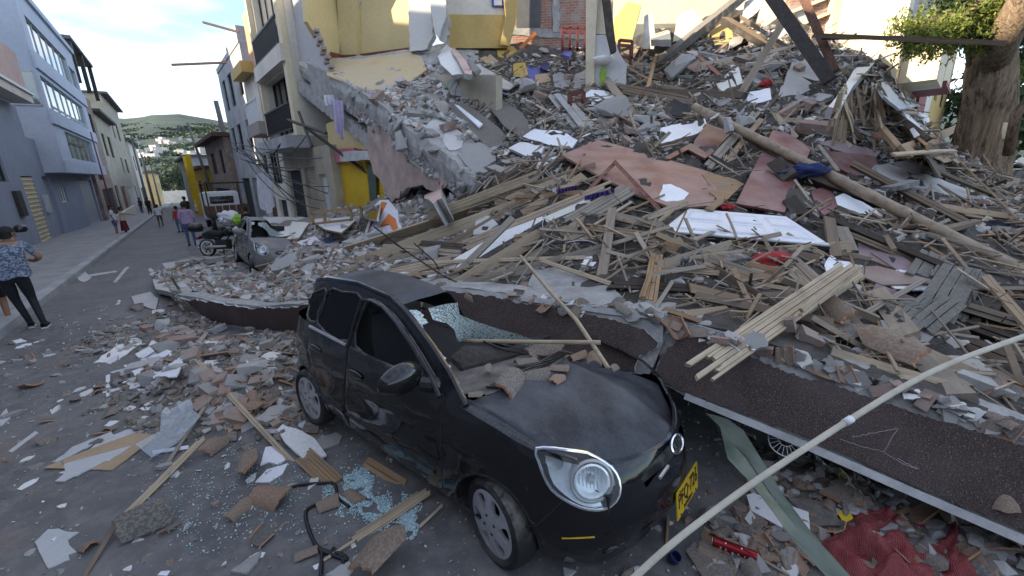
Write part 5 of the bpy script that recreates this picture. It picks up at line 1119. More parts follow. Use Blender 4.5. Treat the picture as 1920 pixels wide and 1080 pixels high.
for nm_, lb, a, b, z1, mat, ops, out in (
  ('cream_balcony_house', 'cream balcony house with slanting slatted windows behind the hanging branch', -.3, 6.5, 11, 'wall_cream', [(.6, 2.4, 6.2, 8.4, 'win', 5, 1, 'frame_white', 'pane_dark'), (3.2, 5.6, 6.0, 8.2, 'win', 6, 1, 'frame_white', 'pane_dark'), (3.4, 6., 2.6, 4.6, 'win', 6, 1, 'frame_white', 'pane_dark'), (.4, 2.8, 2.6, 4.4, 'void'), (.6, 2.6, .1, 2.1, 'roller', 1, 1, 'rust'), (3.4, 5.8, .1, 2.1, 'void')], 0.),
  ('dark_red_house', 'narrow dark red house front on the right hand cross street', 6.55, 9.6, 12, 'wall_darkred', [(7.2, 8.8, 6, 9, 'win', 2, 1, 'frame_white', 'pane_dark'), (7.2, 8.8, .2, 3.2, 'void')], .1),
  ('white_narrow_house', 'narrow white house front between the dark red and the yellow ones', 9.65, 13, 12.5, 'wall_white', [(10.6, 11.8, 5, 7.5, 'win', 2, 1, 'frame_black', 'pane_dark')], .05),
  ('yellow_street_house', 'tall yellow house front near the big tree on the right', 13.05, 26, 12, 'wall_ochre', [(15, 17, 5.2, 7.6, 'win', 2, 1, 'frame_black', 'pane_dark'), (20, 23, 5.2, 7.6, 'win', 2, 1, 'frame_black', 'pane_dark'), (15, 23, .2, 2.6, 'void')], .0)):
 e = empty(nm_, SF(a, 0), lb, 'house'); facade(e, SF, a, b, -.5, z1, out, ops, MATS[mat], 5.)
 if nm_.startswith('cream'):
  trim(e, 'balcony', 'wall_cream', SF, (.2, 2.9, 4.5, 5.5, .01, .9), (3.1, 6.3, 4.75, 5.7, .01, .9)); trim(e, 'tile_edge', 'wall_darkred', SF, (.1, 3., 5.51, 5.62, .0, 1.0), (3., 6.4, 4.6, 4.74, .0, 1.))
D0 = (nR, CR + .02)
wpoly('door_bay', [(622, 300), (684, 298), (690, 340), (700, 420), (640, 450), (628, 380)], FP, .2, 'wall_strong_yellow', H_, off=.25)
wpoly('door_leaf', [(688, 306), (704, 318), (706, 392), (694, 388)], FP, .06, 'metal_green', H_, off=.1); wpoly('door_bay', [(704, 335), (724, 345), (722, 392), (707, 390)], FP, .15, 'wall_strong_yellow', H_, off=.2)
wpoly('pink_band', [(620, 280), (664, 277), (666, 303), (622, 305)], FP, .2, 'pink_paint', H_, off=.1); wpoly('band_edge', [(638, 286), (690, 282), (694, 300), (638, 303)], FP, .2, 'concrete_light', H_, off=-.1, ragged=2)
wpoly('upper_wall', [(612, 232), (655, 215), (690, 250), (698, 282), (618, 281)], FP, .2, 'wall_yellow', H_, off=.2, ragged=2)
wpoly('torn_wall', [(688, 236), (722, 228), (760, 258), (800, 300), (838, 346), (818, 362), (792, 346), (762, 352), (735, 380), (718, 352), (700, 325), (690, 290)], FP, .16, 'pink_plaster', H_, em='concrete_raw', off=-.1, ragged=4)
wpoly('back_room_wall', [(560, 140), (930, 140), (930, 460), (560, 460)], FP, .2, 'wall_beige', H_, off=1.9)
SL = empty('floor_slab', RF(13, 5), 'sagging concrete upper floor slab with its broken edge beam sloping down to the heap', 'slab')
E_ = [(548, 106, 17.9), (600, 132, 15.9), (633, 147, 14.45), (680, 172, 13.0), (720, 200, 11.95), (760, 240, 10.85), (800, 264, 10.1), (840, 293, 9.65), (872, 320, 9.0), (900, 345, 8.7)]; HP = [24, 30, 32, 33, 36, 37, 38, 40, 36, 22]
rg_ = random.Random(4)
mm = MB(); rows = []
for i in range(len(E_) - 1):
 for s_ in range(6):
  t = s_ / 6; px = E_[i][0] + (E_[i + 1][0] - E_[i][0]) * t; py = E_[i][1] + (E_[i + 1][1] - E_[i][1]) * t; Y = E_[i][2] + (E_[i + 1][2] - E_[i][2]) * t; h = (HP[i] + (HP[i + 1] - HP[i]) * t) / FPX * Y
  p = at(px, py, Y); j_ = lambda: V((noise.noise(p * 5 + V((rg_.random() * 9, 0, 0))), noise.noise(p * 6), noise.noise(p * 7))) * .1
  bk = V((nR.x, nR.y, .08)); rows.append([p + j_(), p + V((0, 0, -h * .5)) + j_() - bk * .05, p + V((0, 0, -h)) + j_(), p + V((0, 0, -h)) + bk * .5 + j_(), p + V((0, 0, -h * .55)) + bk * .55, p + V((0, 0, -h * .5)) + bk * 4.5, p + V((0, 0, -.03)) + bk * 4.5, p + bk * .5 - V((0, 0, .03))])
mm.grid(rows, close=True); o = mm.build('edge_beam', MATS['concrete_raw'], SL); register(o)
flat('room_floor', 'dusty yellow tiled floor of the open upper room', 'floor', [(612, 140), (622, 108), (668, 111), (768, 98), (790, 106), (800, 130), (770, 152), (720, 166), (690, 170), (640, 152)], .04, 'floor_yellow', q=.9, ragged=0, lift=.04)
boxon('broken_beam', 'broken concrete beam slanting down below the slab edge', 'beam', (556, 150), (704, 262), 22, .25, 'concrete_raw', Y=(17.2, 12.9), rough=.05)
def cloth(name, label, px, py, w, h, Y, mat, seed=0, fold=.03):
 a = at(px, py, Y); mm = MB(); W_, H2 = w / FPX * Y, h / FPX * Y
 mm.grid([[a + V((W_ * (u - .5) * (1 - .25 * v * (seed % 2)) + .1 * W_ * math.sin(3 * v + seed), fold * math.sin(u * 17 + seed) * (.4 + v), -H2 * v * (1 - .12 * math.sin(u * 5 + seed)))) for u in np.linspace(0, 1, 13)] for v in np.linspace(0, 1, 13)]); return tag(mm.build(name, MATS[mat], None, True), label, 'cloth')
cloth('hanging_shirt', 'lilac shirt hanging from the broken slab edge', 630, 188, 20, 58, 14.1, 'cloth_lilac', 1, .06)
cloth('hanging_sheet', 'long white sheet hanging on the orange house front', 492, 325, 30, 64, 19.5, 'cloth_white', 2, .08)
cloth('hanging_bundle', 'small pale bundle caught under the slab edge', 618, 178, 16, 16, 14.3, 'cloth_white', 4, .08)
mm = MB()
for k in range(16):
 g_ = random.Random(k); a = RF(23 - g_.random() * 3, 2.9 + g_.random(), 1.3 + g_.random()); b = RF(17.5 - g_.random() * 3, 1.2 + g_.random() * 2.6, .4 + g_.random() * 1.3); c = a.lerp(b, .5) - V((0, 0, .3 + g_.random() * .9))
 mm.tube([a.lerp(c, t).lerp(c.lerp(b, t), t) for t in np.linspace(0, 1, 9)], .018, 5)
o = mm.build('hanging_cables', MATS['cable_black']); tag(o, 'tangle of torn black cables hanging before the balcony house', 'cables', kind='stuff')
for k, (a, b) in enumerate((((540, 225), (612, 250)), ((560, 210), (585, 275)), ((575, 240), (690, 325)))):
 mm = MB(); mm.tube([at(*a, 15.5), at(*b, 14.2)], .05, 6); tag(mm.build('fallen_pipe', MATS['steel_dark']), ['thin dark pipe under the balcony slab', 'short dark pipe hanging before the tan bay', 'long dark pipe leaning above the yellow door bay'][k], 'pipe')
# -- the big tree on the right
TB = at(1842, 318, 11.5); TB.z = -.2
T1 = empty('street_tree', TB, 'huge old tree trunk with ferns and yellow green leaves at the right edge', 'tree')
tp = [(1822, 360, 11.5, .70), (1840, 290, 11.5, .56), (1850, 220, 11.5, .50), (1856, 150, 11.4, .46), (1862, 95, 11.4, .42), (1872, 50, 11.3, .34)]
mm = MB(); rows = []
for x, y, Y, r_ in tp:
 c = at(x, y, Y); rows.append([c + V((r_ * math.cos(a), r_ * math.sin(a), 0)) * (1 + .1 * math.sin(a * 5 + y * .03) + .04 * math.sin(a * 12 + y * .02) + .1 * noise.noise(V((math.cos(a) * 2, math.sin(a) * 2, y * .04)))) for a in np.linspace(0, 2 * math.pi, 33)[:-1]])
c = at(1800, 380, 11.5); rows.insert(0, [c + V((1. * math.cos(a), 1. * math.sin(a), -1.2)) for a in np.linspace(0, 2 * math.pi, 33)[:-1]])
mm.grid(rows, close=True); mm.build('trunk', MATS['bark'], T1, True)
for pts in ([(1862, 110, 11.2, .36), (1886, 60, 10.6, .3), (1920, 0, 10.2, .27), (1960, -70, 10.2, .24)], [(1856, 110, 11.4, .4), (1836, 40, 11.6, .3), (1826, -30, 11.8, .26), (1815, -110, 12, .2)], [(1830, 60, 11.6, .12), (1780, 30, 11.4, .08), (1700, 48, 11.2, .04)], [(1890, 290, 10.5, .1), (1905, 215, 10.3, .1), (1960, 150, 10, .08)]):
 mm = MB(); mm.tube([at(x, y, Y) for x, y, Y, _ in pts], [p[3] for p in pts], 10); mm.build('limb', MATS['bark'], T1, True)
def leaves(name, parent, blobs, n, leaf, mat, seed):
 """leaf sized faces in drooping sprays through each clump"""
 rg = np.random.default_rng(seed); mm = MB()
 for x, y, Y, rpx, rY in blobs:
  c = at(x, y, Y); r_ = rpx / FPX * Y
  for k in range(n):
   d = V(rg.normal(0, .42, 3)); p0 = c + V((d.x * r_, d.y * rY, d.z * r_ * .8)); dirv = V(rg.normal(0, 1, 3)); dirv.z -= .6; dirv.normalize()
   for q in range(5):
    p = p0 + dirv * q * leaf * .8; a = V(rg.normal(0, 1, 3)).normalized() * leaf * rg.uniform(.5, 1); b = dirv * leaf * .45; i0 = mm.add((p - a, p + b, p + a, p - b)); mm.face((i0, i0 + 1, i0 + 2, i0 + 3), t=float(rg.uniform(0, .999)))
 return mm.build(name, MATS[mat], parent, recalc=False)
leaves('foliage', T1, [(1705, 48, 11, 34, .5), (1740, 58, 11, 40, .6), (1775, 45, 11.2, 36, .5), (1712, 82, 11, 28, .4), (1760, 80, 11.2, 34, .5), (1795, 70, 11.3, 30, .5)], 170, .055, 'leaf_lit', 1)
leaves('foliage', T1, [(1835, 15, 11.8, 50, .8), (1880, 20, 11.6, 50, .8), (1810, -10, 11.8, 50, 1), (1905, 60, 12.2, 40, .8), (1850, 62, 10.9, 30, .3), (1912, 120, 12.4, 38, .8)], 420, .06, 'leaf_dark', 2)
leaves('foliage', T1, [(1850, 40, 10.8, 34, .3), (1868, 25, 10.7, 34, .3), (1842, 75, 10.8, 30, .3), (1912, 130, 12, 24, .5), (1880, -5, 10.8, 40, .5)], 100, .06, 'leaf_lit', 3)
rg = np.random.default_rng(8); mm = MB()
for k in range(150):
 c = at(rg.uniform(1818, 1882), rg.uniform(18, 95), 10.75); th = rg.uniform(0, 6.28); L_ = rg.uniform(.3, .65); d = V((math.cos(th), -abs(math.sin(th)) * .6, rg.uniform(-.1, .5))).normalized(); s_ = d.cross(V((0, 0, 1))).normalized() * .022
 P = [c + d * L_ * t + V((0, 0, -.5 * L_ * t * t)) for t in np.linspace(0, 1, 5)]; mm.grid([[p - s_ * (1 - i / 4.2), p + s_ * (1 - i / 4.2)] for i, p in enumerate(P)], t=float(rg.uniform(0, .99)))
mm.build('fern_fronds', MATS['leaf_dark'], T1, recalc=False)
# == large pieces on the heap, each by its photographed outline
WG, WP, WD, WT, WW_ = 'wood_grey', 'wood_pale', 'wood_dark', 'wood_tan', 'wood_weathered'
CC, CL_, CPl = 'concrete_raw', 'concrete_light', 'plaster_white'
F_ = [
 ('concrete_slab', 'white and pink painted slab leaning beside the yellow room', 'slab', [(815, 84), (835, 81), (870, 110), (886, 139), (848, 141), (826, 120)], .12, 'plaster_white', 'concrete_raw', 1.5),
 ('pink_strip', 'pink plaster strip on the edge of the white slab by the yellow room', 'plaster', [(836, 80), (846, 82), (886, 128), (884, 140), (872, 138), (860, 115)], .1, 'wall_pink', 'concrete_raw', 1),
 ('metal_sheet', 'long narrow grey sheet sliding down from the rooms', 'sheet', [(873, 118), (900, 122), (967, 160), (955, 168), (925, 160)], .04, 'metal_sheet', None, 1),
 ('concrete_block', 'large square grey concrete block with bent bars', 'block', [(838, 152), (862, 143), (907, 141), (907, 176), (868, 182), (846, 178)], .35, 'concrete_raw', None, 2),
 ('plywood_board', 'grey brown board lying flat under the concrete block', 'board', [(900, 180), (925, 178), (980, 212), (998, 244), (978, 258), (945, 236)], .03, 'wood_weathered', None, 1),
 ('white_edged_panel', 'long panel with white edge sliding down the slab', 'panel', [(833, 198), (846, 190), (880, 196), (936, 240), (955, 262), (918, 278), (880, 240)], .05, 'wood_weathered', 'plaster_white', 1),
 ('white_edged_panel', 'narrow white plank beside the long white edged panel', 'panel', [(843, 188), (850, 190), (905, 232), (898, 238)], .04, 'sheet_white', None, 0),
 ('concrete_slab', 'cracked pale floor piece at the left of the slope', 'slab', [(793, 240), (817, 222), (835, 232), (830, 258), (806, 256)], .12, 'concrete_pale', 'concrete_raw', 2),
 ('concrete_slab', 'cracked triangular floor piece beside the bent bars', 'slab', [(830, 262), (838, 232), (868, 250), (866, 276), (842, 282)], .12, 'concrete_pale', 'concrete_raw', 2),
 ('concrete_slab', 'flat grey slab piece low on the slope near the chair of bars', 'slab', [(858, 272), (900, 266), (928, 285), (930, 300), (895, 318), (872, 300)], .1, 'concrete', 'concrete_raw', 2),
 ('concrete_slab', 'thin grey slab leaning at the foot of the slope', 'slab', [(857, 288), (870, 285), (915, 320), (910, 328), (886, 322)], .08, 'concrete', 'concrete_raw', 2),
 ('roof_sheet', 'left strip of grey corrugated sheet on the middle slope', 'sheet', [(1026, 178), (1036, 176), (1088, 238), (1076, 242)], .02, 'metal_sheet', None, 0),
 ('roof_sheet', 'middle strip of grey corrugated sheet on the middle slope', 'sheet', [(1038, 176), (1050, 175), (1102, 238), (1090, 242)], .02, 'metal_sheet', None, 0),
 ('roof_sheet', 'right strip of grey corrugated sheet on the middle slope', 'sheet', [(1053, 176), (1064, 180), (1119, 236), (1106, 243)], .02, 'metal_sheet', None, 0),
 ('white_slab', 'bright white painted slab above the red brown board', 'slab', [(980, 256), (1002, 241), (1055, 247), (1083, 263), (1073, 277), (1030, 272)], .12, 'sheet_white', 'concrete_raw', 1.5),
 ('plaster_slab', 'dirty white slab under the bright white one', 'slab', [(953, 278), (975, 266), (1020, 274), (1015, 288), (985, 292)], .06, 'plaster_white', 'concrete', 1.5),
 ('white_wall_chunk', 'white faced wall chunk standing above the dark red cabinet', 'wall chunk', [(1231, 243), (1260, 234), (1322, 222), (1326, 236), (1308, 250), (1240, 269)], .2, 'sheet_white', 'brick_chunk', 1),
 ('dark_red_cabinet', 'dark red cabinet panel stuck under the long bamboo pole', 'cabinet', [(1325, 231), (1372, 248), (1330, 293), (1297, 280), (1303, 262)], .06, 'laminate_dark', None, 0),
 ('dark_red_chair_piece', 'dark red chair frame below the white faced chunk', 'frame', [(1243, 296), (1296, 268), (1330, 290), (1322, 297), (1290, 280), (1256, 298)], .04, 'laminate_dark', None, 0),
 ('white_tile_sheet', 'small white panel lying on the upper heap', 'panel', [(1341, 154), (1372, 148), (1386, 168), (1355, 172)], .05, 'plaster_white', None, 1),
 ('white_block', 'upright white block on the upper heap beside the white panel', 'block', [(1368, 116), (1380, 110), (1394, 155), (1382, 160)], .14, 'plaster_white', 'concrete_raw', 1),
 ('white_wall_chunk', 'small white faced chunk near the middle of the upper heap', 'wall chunk', [(1406, 172), (1444, 165), (1447, 186), (1416, 194), (1398, 188)], .2, 'sheet_white', 'concrete_raw', 1),
 ('concrete_slab', 'grey wedge shaped slab on the heap beyond the crossing beams', 'slab', [(1248, 118), (1268, 104), (1282, 130), (1272, 135)], .2, 'plaster_white', 'concrete_raw', 1),
 ('brown_board', 'dull brown board leaning behind the white upright block', 'board', [(1272, 104), (1310, 112), (1330, 130), (1290, 134)], .04, 'laminate_brown', None, 0),
 ('grey_slab', 'wide grey slab leaning against the dark steel beams', 'slab', [(1457, 182), (1492, 100), (1520, 92), (1556, 98), (1562, 120), (1538, 158), (1500, 178)], .12, 'concrete', 'concrete_raw', 2),
 ('tiled_slab', 'white tiled slab standing up at a steep slant right of the steel beams', 'slab', [(1553, 200), (1590, 150), (1627, 92), (1660, 84), (1640, 118), (1600, 160), (1572, 206)], .16, 'plaster_white', 'concrete_raw', 1.5),
 ('grey_roof_sheet', 'grey roof sheet lying over the right part of the heap', 'sheet', [(1640, 158), (1698, 146), (1752, 188), (1734, 196), (1687, 205), (1668, 190)], .04, 'metal_sheet', None, 1),
 ('white_board', 'white panel standing under the grey roof sheet', 'panel', [(1692, 208), (1745, 200), (1740, 250), (1722, 254), (1708, 232)], .06, 'plaster_white', None, 1),
 ('red_laminate_board', 'long dull red panel standing on edge behind the bamboo pole', 'panel', [(1453, 235), (1521, 277), (1471, 398), (1380, 381)], .03, 'laminate_red', None, 0),
 ('pink_boards', 'peeling pink boards on the right part of the heap', 'boards', [(1535, 268), (1560, 262), (1652, 284), (1640, 300), (1590, 290)], .03, 'laminate_mauve', None, 1.5),
 ('dark_red_box', 'dark red box front below the peeling pink boards', 'box', [(1548, 282), (1640, 292), (1650, 318), (1600, 330), (1556, 305)], .1, 'laminate_dark', None, 0),
 ('white_lintel', 'long white and grey concrete lintel on the right slope', 'lintel', [(1641, 309), (1665, 306), (1760, 334), (1818, 357), (1812, 372), (1720, 352), (1650, 330)], .2, 'concrete_pale', 'concrete_raw', 1.5),
 ('white_board', 'pale board between the lintel and the dark beams at right', 'board', [(1672, 305), (1718, 298), (1728, 325), (1700, 318)], .03, 'metal_sheet', None, 0),
 ('red_brown_board', 'large red brown laminated board in the middle of the heap', 'board', [(1053, 290), (1122, 262), (1200, 283), (1280, 307), (1330, 322), (1322, 334), (1345, 352), (1337, 385), (1262, 390), (1190, 362), (1130, 333)], .035, 'laminate_red', 'wood_tan', 0),
 ('torn_board', 'torn pale wood end of the red brown board', 'board', [(1316, 326), (1332, 322), (1368, 333), (1396, 345), (1338, 394), (1322, 390), (1345, 372), (1330, 360), (1347, 352), (1328, 345)], .03, 'wood_tan', None, 1.5),
 ('red_laminate_board', 'small red panel scrap right of the white door', 'panel', [(1521, 358), (1556, 346), (1571, 386), (1545, 404), (1530, 388)], .02, 'laminate_red', None, 0),
 ('white_wall_chunk', 'white painted wall chunk with brick underside lying on dark poles', 'wall chunk', [(1566, 369), (1582, 362), (1661, 401), (1655, 406), (1612, 400), (1570, 384)], .16, 'sheet_white', 'brick_chunk', 1),
 ('plaster_scrap', 'white plaster scrap before the red brown board', 'plaster', [(1234, 372), (1243, 346), (1258, 345), (1292, 362), (1282, 374), (1250, 378)], .05, 'sheet_white', None, 1.5),
 ('mauve_board', 'mauve laminated board below the bamboo pole', 'board', [(1606, 435), (1665, 462), (1728, 506), (1700, 512), (1660, 497), (1611, 478)], .02, 'laminate_mauve', 'wood_tan', 0),
 ('white_sheet', 'crumpled white sheet right of the foreground plank', 'sheet', [(1546, 496), (1558, 478), (1572, 488), (1618, 498), (1600, 510), (1570, 518), (1550, 510)], .01, 'sheet_white', None, 2),
 ('white_sheet', 'large white sheet pointing right among weathered boards', 'sheet', [(1680, 506), (1752, 505), (1756, 496), (1782, 512), (1846, 527), (1800, 534), (1776, 541), (1772, 546), (1680, 541), (1660, 530)], .015, 'sheet_white', None, 1.2),
 ('brown_board', 'brown laminated board lying over the white sheet', 'board', [(1577, 502), (1645, 498), (1768, 530), (1655, 534)], .02, 'laminate_brown', 'wood_tan', 0),
 ('grey_sheet', 'thin grey tiled sheet on the heap right of the weathered boards', 'sheet', [(1650, 600), (1742, 615), (1758, 625), (1740, 642), (1668, 640)], .03, 'concrete', None, 1.5),
 ('concrete_chunk', 'flat concrete remnant lying on top of the middle beam', 'chunk', [(1000, 505), (1060, 500), (1150, 535), (1170, 560), (1120, 575), (1030, 560), (990, 535)], .2, 'concrete_raw', None, 3),
 ('plaster_scrap', 'white triangular scrap left of the grey upright slat', 'plaster', [(1089, 495), (1106, 473), (1118, 492), (1112, 498)], .02, 'sheet_white', None, .5),
 ('concrete_chunk', 'round ended pale concrete chunk beside the slanting white beam', 'chunk', [(887, 440), (893, 402), (915, 404), (934, 420), (910, 436)], .25, 'concrete_pale', None, 1.5),
 ('pink_block', 'broken pillar end with a pink face above the striped cloth', 'block', [(790, 350), (806, 340), (828, 352), (828, 372), (812, 382), (796, 372)], .4, 'wall_pink', 'concrete_raw', 2),
 ('cardboard_sheet', 'stack of torn wall board leaning near the wrecked grey car', 'board', [(490, 408), (535, 392), (575, 408), (548, 440), (508, 446), (484, 428)], .06, 'plaster_white', 'cardboard', 2),
 ('cardboard_sheet', 'second torn wall board sliding right of the first stack', 'board', [(548, 415), (580, 418), (560, 446), (536, 448)], .05, 'plaster_white', 'cardboard', 1.5),
 ('laundry_heap', 'pile of pale clothes and paper on the small rubble mound', 'clothes', [(552, 452), (590, 442), (602, 452), (572, 462)], .06, 'cloth_white', None, 2),
 ('blue_clothes', 'dark blue clothes lying on the small rubble mound', 'clothes', [(600, 452), (620, 444), (640, 452), (655, 454), (652, 464), (630, 462)], .05, 'cloth_blue', None, 2),
 ('blue_box', 'blue plastic box in the rubble below the rear party wall', 'box', [(981, 128), (990, 124), (1013, 128), (1012, 152), (988, 153)], .3, 'blue_plastic', None, 0),
 ('cardboard_box', 'open cardboard box beside the blue plastic box', 'box', [(1003, 140), (1030, 136), (1033, 152), (1005, 157)], .3, 'cardboard', None, 0),
 ('grey_bucket', 'grey crate right of the cardboard box', 'box', [(1036, 140), (1050, 134), (1070, 146), (1066, 168), (1040, 162)], .3, 'foam_grey', None, 0),
 ('grey_foam', 'curved grey foam piece left of the basin wall', 'foam', [(1070, 166), (1078, 140), (1098, 128), (1102, 152), (1090, 166)], .1, 'foam_grey', None, 1),
 ('ochre_cloth', 'ochre cloth hanging over the blue box', 'cloth', [(962, 120), (985, 117), (990, 140), (975, 147), (963, 144)], .05, 'cloth_ochre', None, 2),
 ('brown_cloth', 'ochre crumpled cover in the upper rubble', 'cloth', [(930, 88), (960, 84), (970, 95), (950, 110), (934, 106)], .05, 'cloth_ochre', None, 2),
 ('cardboard_sheet', 'cardboard sheet lying in the upper rubble', 'board', [(893, 104), (920, 102), (940, 118), (915, 122)], .03, 'cardboard', None, .5),
 ('blue_funnel', 'violet blue plastic funnel in the upper rubble', 'funnel', [(1013, 126), (1019, 112), (1026, 113), (1032, 128), (1022, 131)], .15, 'blue_dark', None, 0),
 ('blue_cloth', 'blue cloth beside the dark red chair frame', 'cloth', [(1050, 76), (1058, 73), (1072, 96), (1068, 106), (1055, 102)], .08, 'blue_plastic', None, 1.5),
 ('striped_cloth', 'white canvas at the foot of the broken pillar', 'cloth', [(668, 440), (690, 410), (712, 375), (728, 374), (746, 395), (754, 432), (720, 444)], .05, 'cloth_white', None, 2),
 ('pale_sheet', 'pale blue plastic sheet beside the basin wall', 'sheet', [(1088, 182), (1108, 168), (1140, 172), (1158, 186), (1120, 190)], .02, 'sheet_white', None, 2),
 ('black_suitcase', 'black suitcase lying above the dark red cabinet', 'suitcase', [(1246, 205), (1268, 180), (1285, 178), (1298, 205), (1290, 220), (1262, 216)], .3, 'cloth_dark', None, 1.2),
 ('ochre_slab', 'ochre painted slab wedged in the sunlit crest', 'slab', [(1330, 60), (1350, 45), (1372, 52), (1376, 78), (1340, 84)], .15, 'wall_ochre', 'concrete_raw', 1),
 ('cream_slab', 'cream slab standing in the sunlit crest', 'slab', [(1220, 75), (1222, 40), (1256, 58), (1258, 74)], .15, 'wall_cream', 'concrete_raw', 1),
]
for nm_, lb, ct, P, th, mt, em, rg2 in F_: flat(nm_, lb, ct, P, th, mt, em, ragged=rg2, q=.98 if 'laminate' in mt or mt == 'sheet_white' else .93)
for k, P in enumerate(([(672, 432), (690, 412), (700, 416), (684, 438)], [(700, 404), (716, 378), (726, 380), (712, 410)], [(712, 424), (728, 400), (742, 410), (748, 432), (738, 434), (730, 420)])):
 o = flat('orange_stripe', None, None, P, .02, 'orange_plastic', lift=.05, ragged=1, reg=False); p_ = bpy.data.objects['striped_cloth']; bpy.context.view_layer.update(); mw = o.matrix_world.copy(); o.parent = p_; o.matrix_parent_inverse = p_.matrix_world.inverted()
for lb, P, Ys, mt in (('cream column leaning at the top of the heap between the steel beams and the long timber', [(1436, -10), (1462, 8), (1446, 60), (1416, 58)], [(1436, 0, 14.2), (1446, 60, 13.9), (1416, 58, 14)], 'wall_cream'), ('pale slab tilted against the top of the long timber', [(1388, 44), (1396, 4), (1428, -14), (1444, -6), (1420, 22)], [(1388, 44, 14.4), (1396, 0, 14.7), (1440, 0, 14.4)], 'concrete_pale'), ('cream wall piece standing left of the long timber', [(1262, 78), (1270, 28), (1300, 16), (1318, 40), (1306, 74)], [(1262, 78, 14.8), (1270, 20, 15), (1310, 70, 14.6)], 'wall_cream'), ('sunlit plaster slab standing at the crest beside the broad brown timber', [(1452, 84), (1470, 44), (1496, 52), (1500, 84), (1480, 98)], [(1452, 84, 13), (1470, 44, 13.2), (1500, 84, 12.8)], 'plaster_white'), ('tall grey wall stump right of the ochre wall fragment', [(1204, 92), (1208, 30), (1222, 22), (1228, 60), (1226, 92)], [(1204, 92, 14.8), (1208, 30, 14.9), (1226, 92, 14.7)], 'concrete_light')): flat('wall_piece', lb, 'wall piece', P, .2, mt, 'concrete_raw', ragged=1.5, Ys=Ys)
dP = [(1233, 407), (1293, 393), (1470, 407), (1557, 458), (1480, 453), (1253, 434)]
df = fitplane([(1233, 408), (1293, 393), (1470, 407), (1555, 458), (1253, 434)], q=.97)
dq = [df(1236, 404), df(1293, 391), df(1474, 406), df(1552, 457), df(1253, 436)]
A_, B_, C_, D_ = df(1293, 391), df(1474, 406), df(1556, 459), df(1240, 432)
dn = (B_ - A_).cross(D_ - A_).normalized(); dn = dn if dn.z > 0 else -dn
de = empty('white_door', (A_ + C_) / 2, 'white panelled door lying flat on the timber in the middle right', 'door')
mm = MB(); mm.prism([A_, B_, C_, D_], -dn * .04); o = mm.build('leaf', MATS['door_white'], de); register(o); DOOR = [OCC[-1]]
bl_ = lambda u, v: A_.lerp(B_, u).lerp(D_.lerp(C_, u), v)
for u0, u1 in ((.06, .36), (.42, .68), (.74, .95)):
 for v0, v1 in ((.12, .46), (.54, .88)):
  mm = MB(); P = [bl_(u0, v0), bl_(u1, v0), bl_(u1, v1), bl_(u0, v1)]; c = sum(P, V()) / 4; Q = [p.lerp(c, .16) for p in P]
  i = mm.add([p + dn * .002 for p in P]); mm.add([p + dn * .018 for p in Q]); mm.add([p.lerp(c, .28) + dn * .006 for p in P])
  for j in range(4): j2 = (j + 1) % 4; mm.face((i + j, i + j2, i + 4 + j2, i + 4 + j)); mm.face((i + 4 + j, i + 4 + j2, i + 8 + j2, i + 8 + j))
  mm.face((i + 8, i + 9, i + 10, i + 11)); mm.build('panel', MATS['door_white'], de)
mm = MB(); mm.bar(D_ - dn * .06, C_ - dn * .06, .05, .09, dn); mm.bar(D_ - dn * .06, A_ - dn * .06, .05, .09, dn); mm.build('dark_edge', MATS['black_plastic'], de)
for lb, a, b, w in (('left red brown angle iron resting on the big board', (1098, 362), (1156, 302), 12), ('right red brown angle iron of the same broken frame', (1152, 303), (1236, 392), 12)):
 A, B_ = sight(a, b, .1); mm = MB(); x = (B_ - A).normalized(); n_ = (CO - A).normalized(); y = n_.cross(x).normalized()
 mm.bar(A, B_, .055, .006, n_); mm.bar(A + y * .026 - n_ * .02, B_ + y * .026 - n_ * .02, .006, .045, n_); mm.bar(A - y * .026 - n_ * .012, B_ - y * .026 - n_ * .012, .006, .03, n_); o = mm.build('angle_iron', MATS['metal_bar']); tag(o, lb, 'steel bar'); recentre(o)
def rbeam(name, label, a, b, wpx, th, Y, mat='concrete_light', core='concrete_raw', rough=.02):
 A, B_ = (at(*a, Y[0]), at(*b, Y[1])) if Y else sight(a, b, .05); mid = (A + B_) / 2; w = wpx / FPX * zcam(mid); up = V((0, -.25, 1)); M_ = frame(B_ - A, up); L_ = (B_ - A).length; mm = MB(); K = max(4, int(L_ / .08)); rows = []
 for i in range(K + 1):
  row = []
  for y, z in ((-w / 2, 0), (w / 2, 0), (w / 2, -th * .5), (w / 2, -th), (-w / 2, -th), (-w / 2, -th * .5)):
   p = V((-L_ / 2 + L_ * i / K, y, z)); e_ = 1 if i in (0, K) else .0; p += V((noise.noise(V((y * 30, z * 30, a[0]))) * .06 * e_, 0, 0)); p += V((0, noise.noise(p * 9), noise.noise(p * 8))) * rough * (1 if z < 0 else .25); row.append(p)
  rows.append(row)
 mm.grid(rows, close=True); mm.face(range(6)); mm.face([K * 6 + q for q in range(5, -1, -1)])
 mm.m = [0 if (f_[0] % 6 == 0 and len(f_) == 4 and k < K * 6) else 1 for k, f_ in enumerate(mm.f)]
 o = mm.build(name, [MATS[mat], MATS[core]]); o.matrix_world = Matrix.Translation(mid) @ M_.to_4x4(); tag(o, label, 'beam'); register(o); return o
rbeam('white_concrete_beam', 'white painted concrete beam slanting down to the car roof', (838, 505), (1012, 404), 40, .16, None, 'plaster_white')
rbeam('white_concrete_beam', 'second white concrete beam piece above the slanting one', (1022, 412), (1106, 376), 26, .2, None, 'plaster_white')
rbeam('wooden_joist', 'heavy old timber rising to the upper right along the crest', (1228, 116), (1392, -14), 22, .2, (14.2, 14.6), 'wood_weathered', 'wood_weathered', .03)
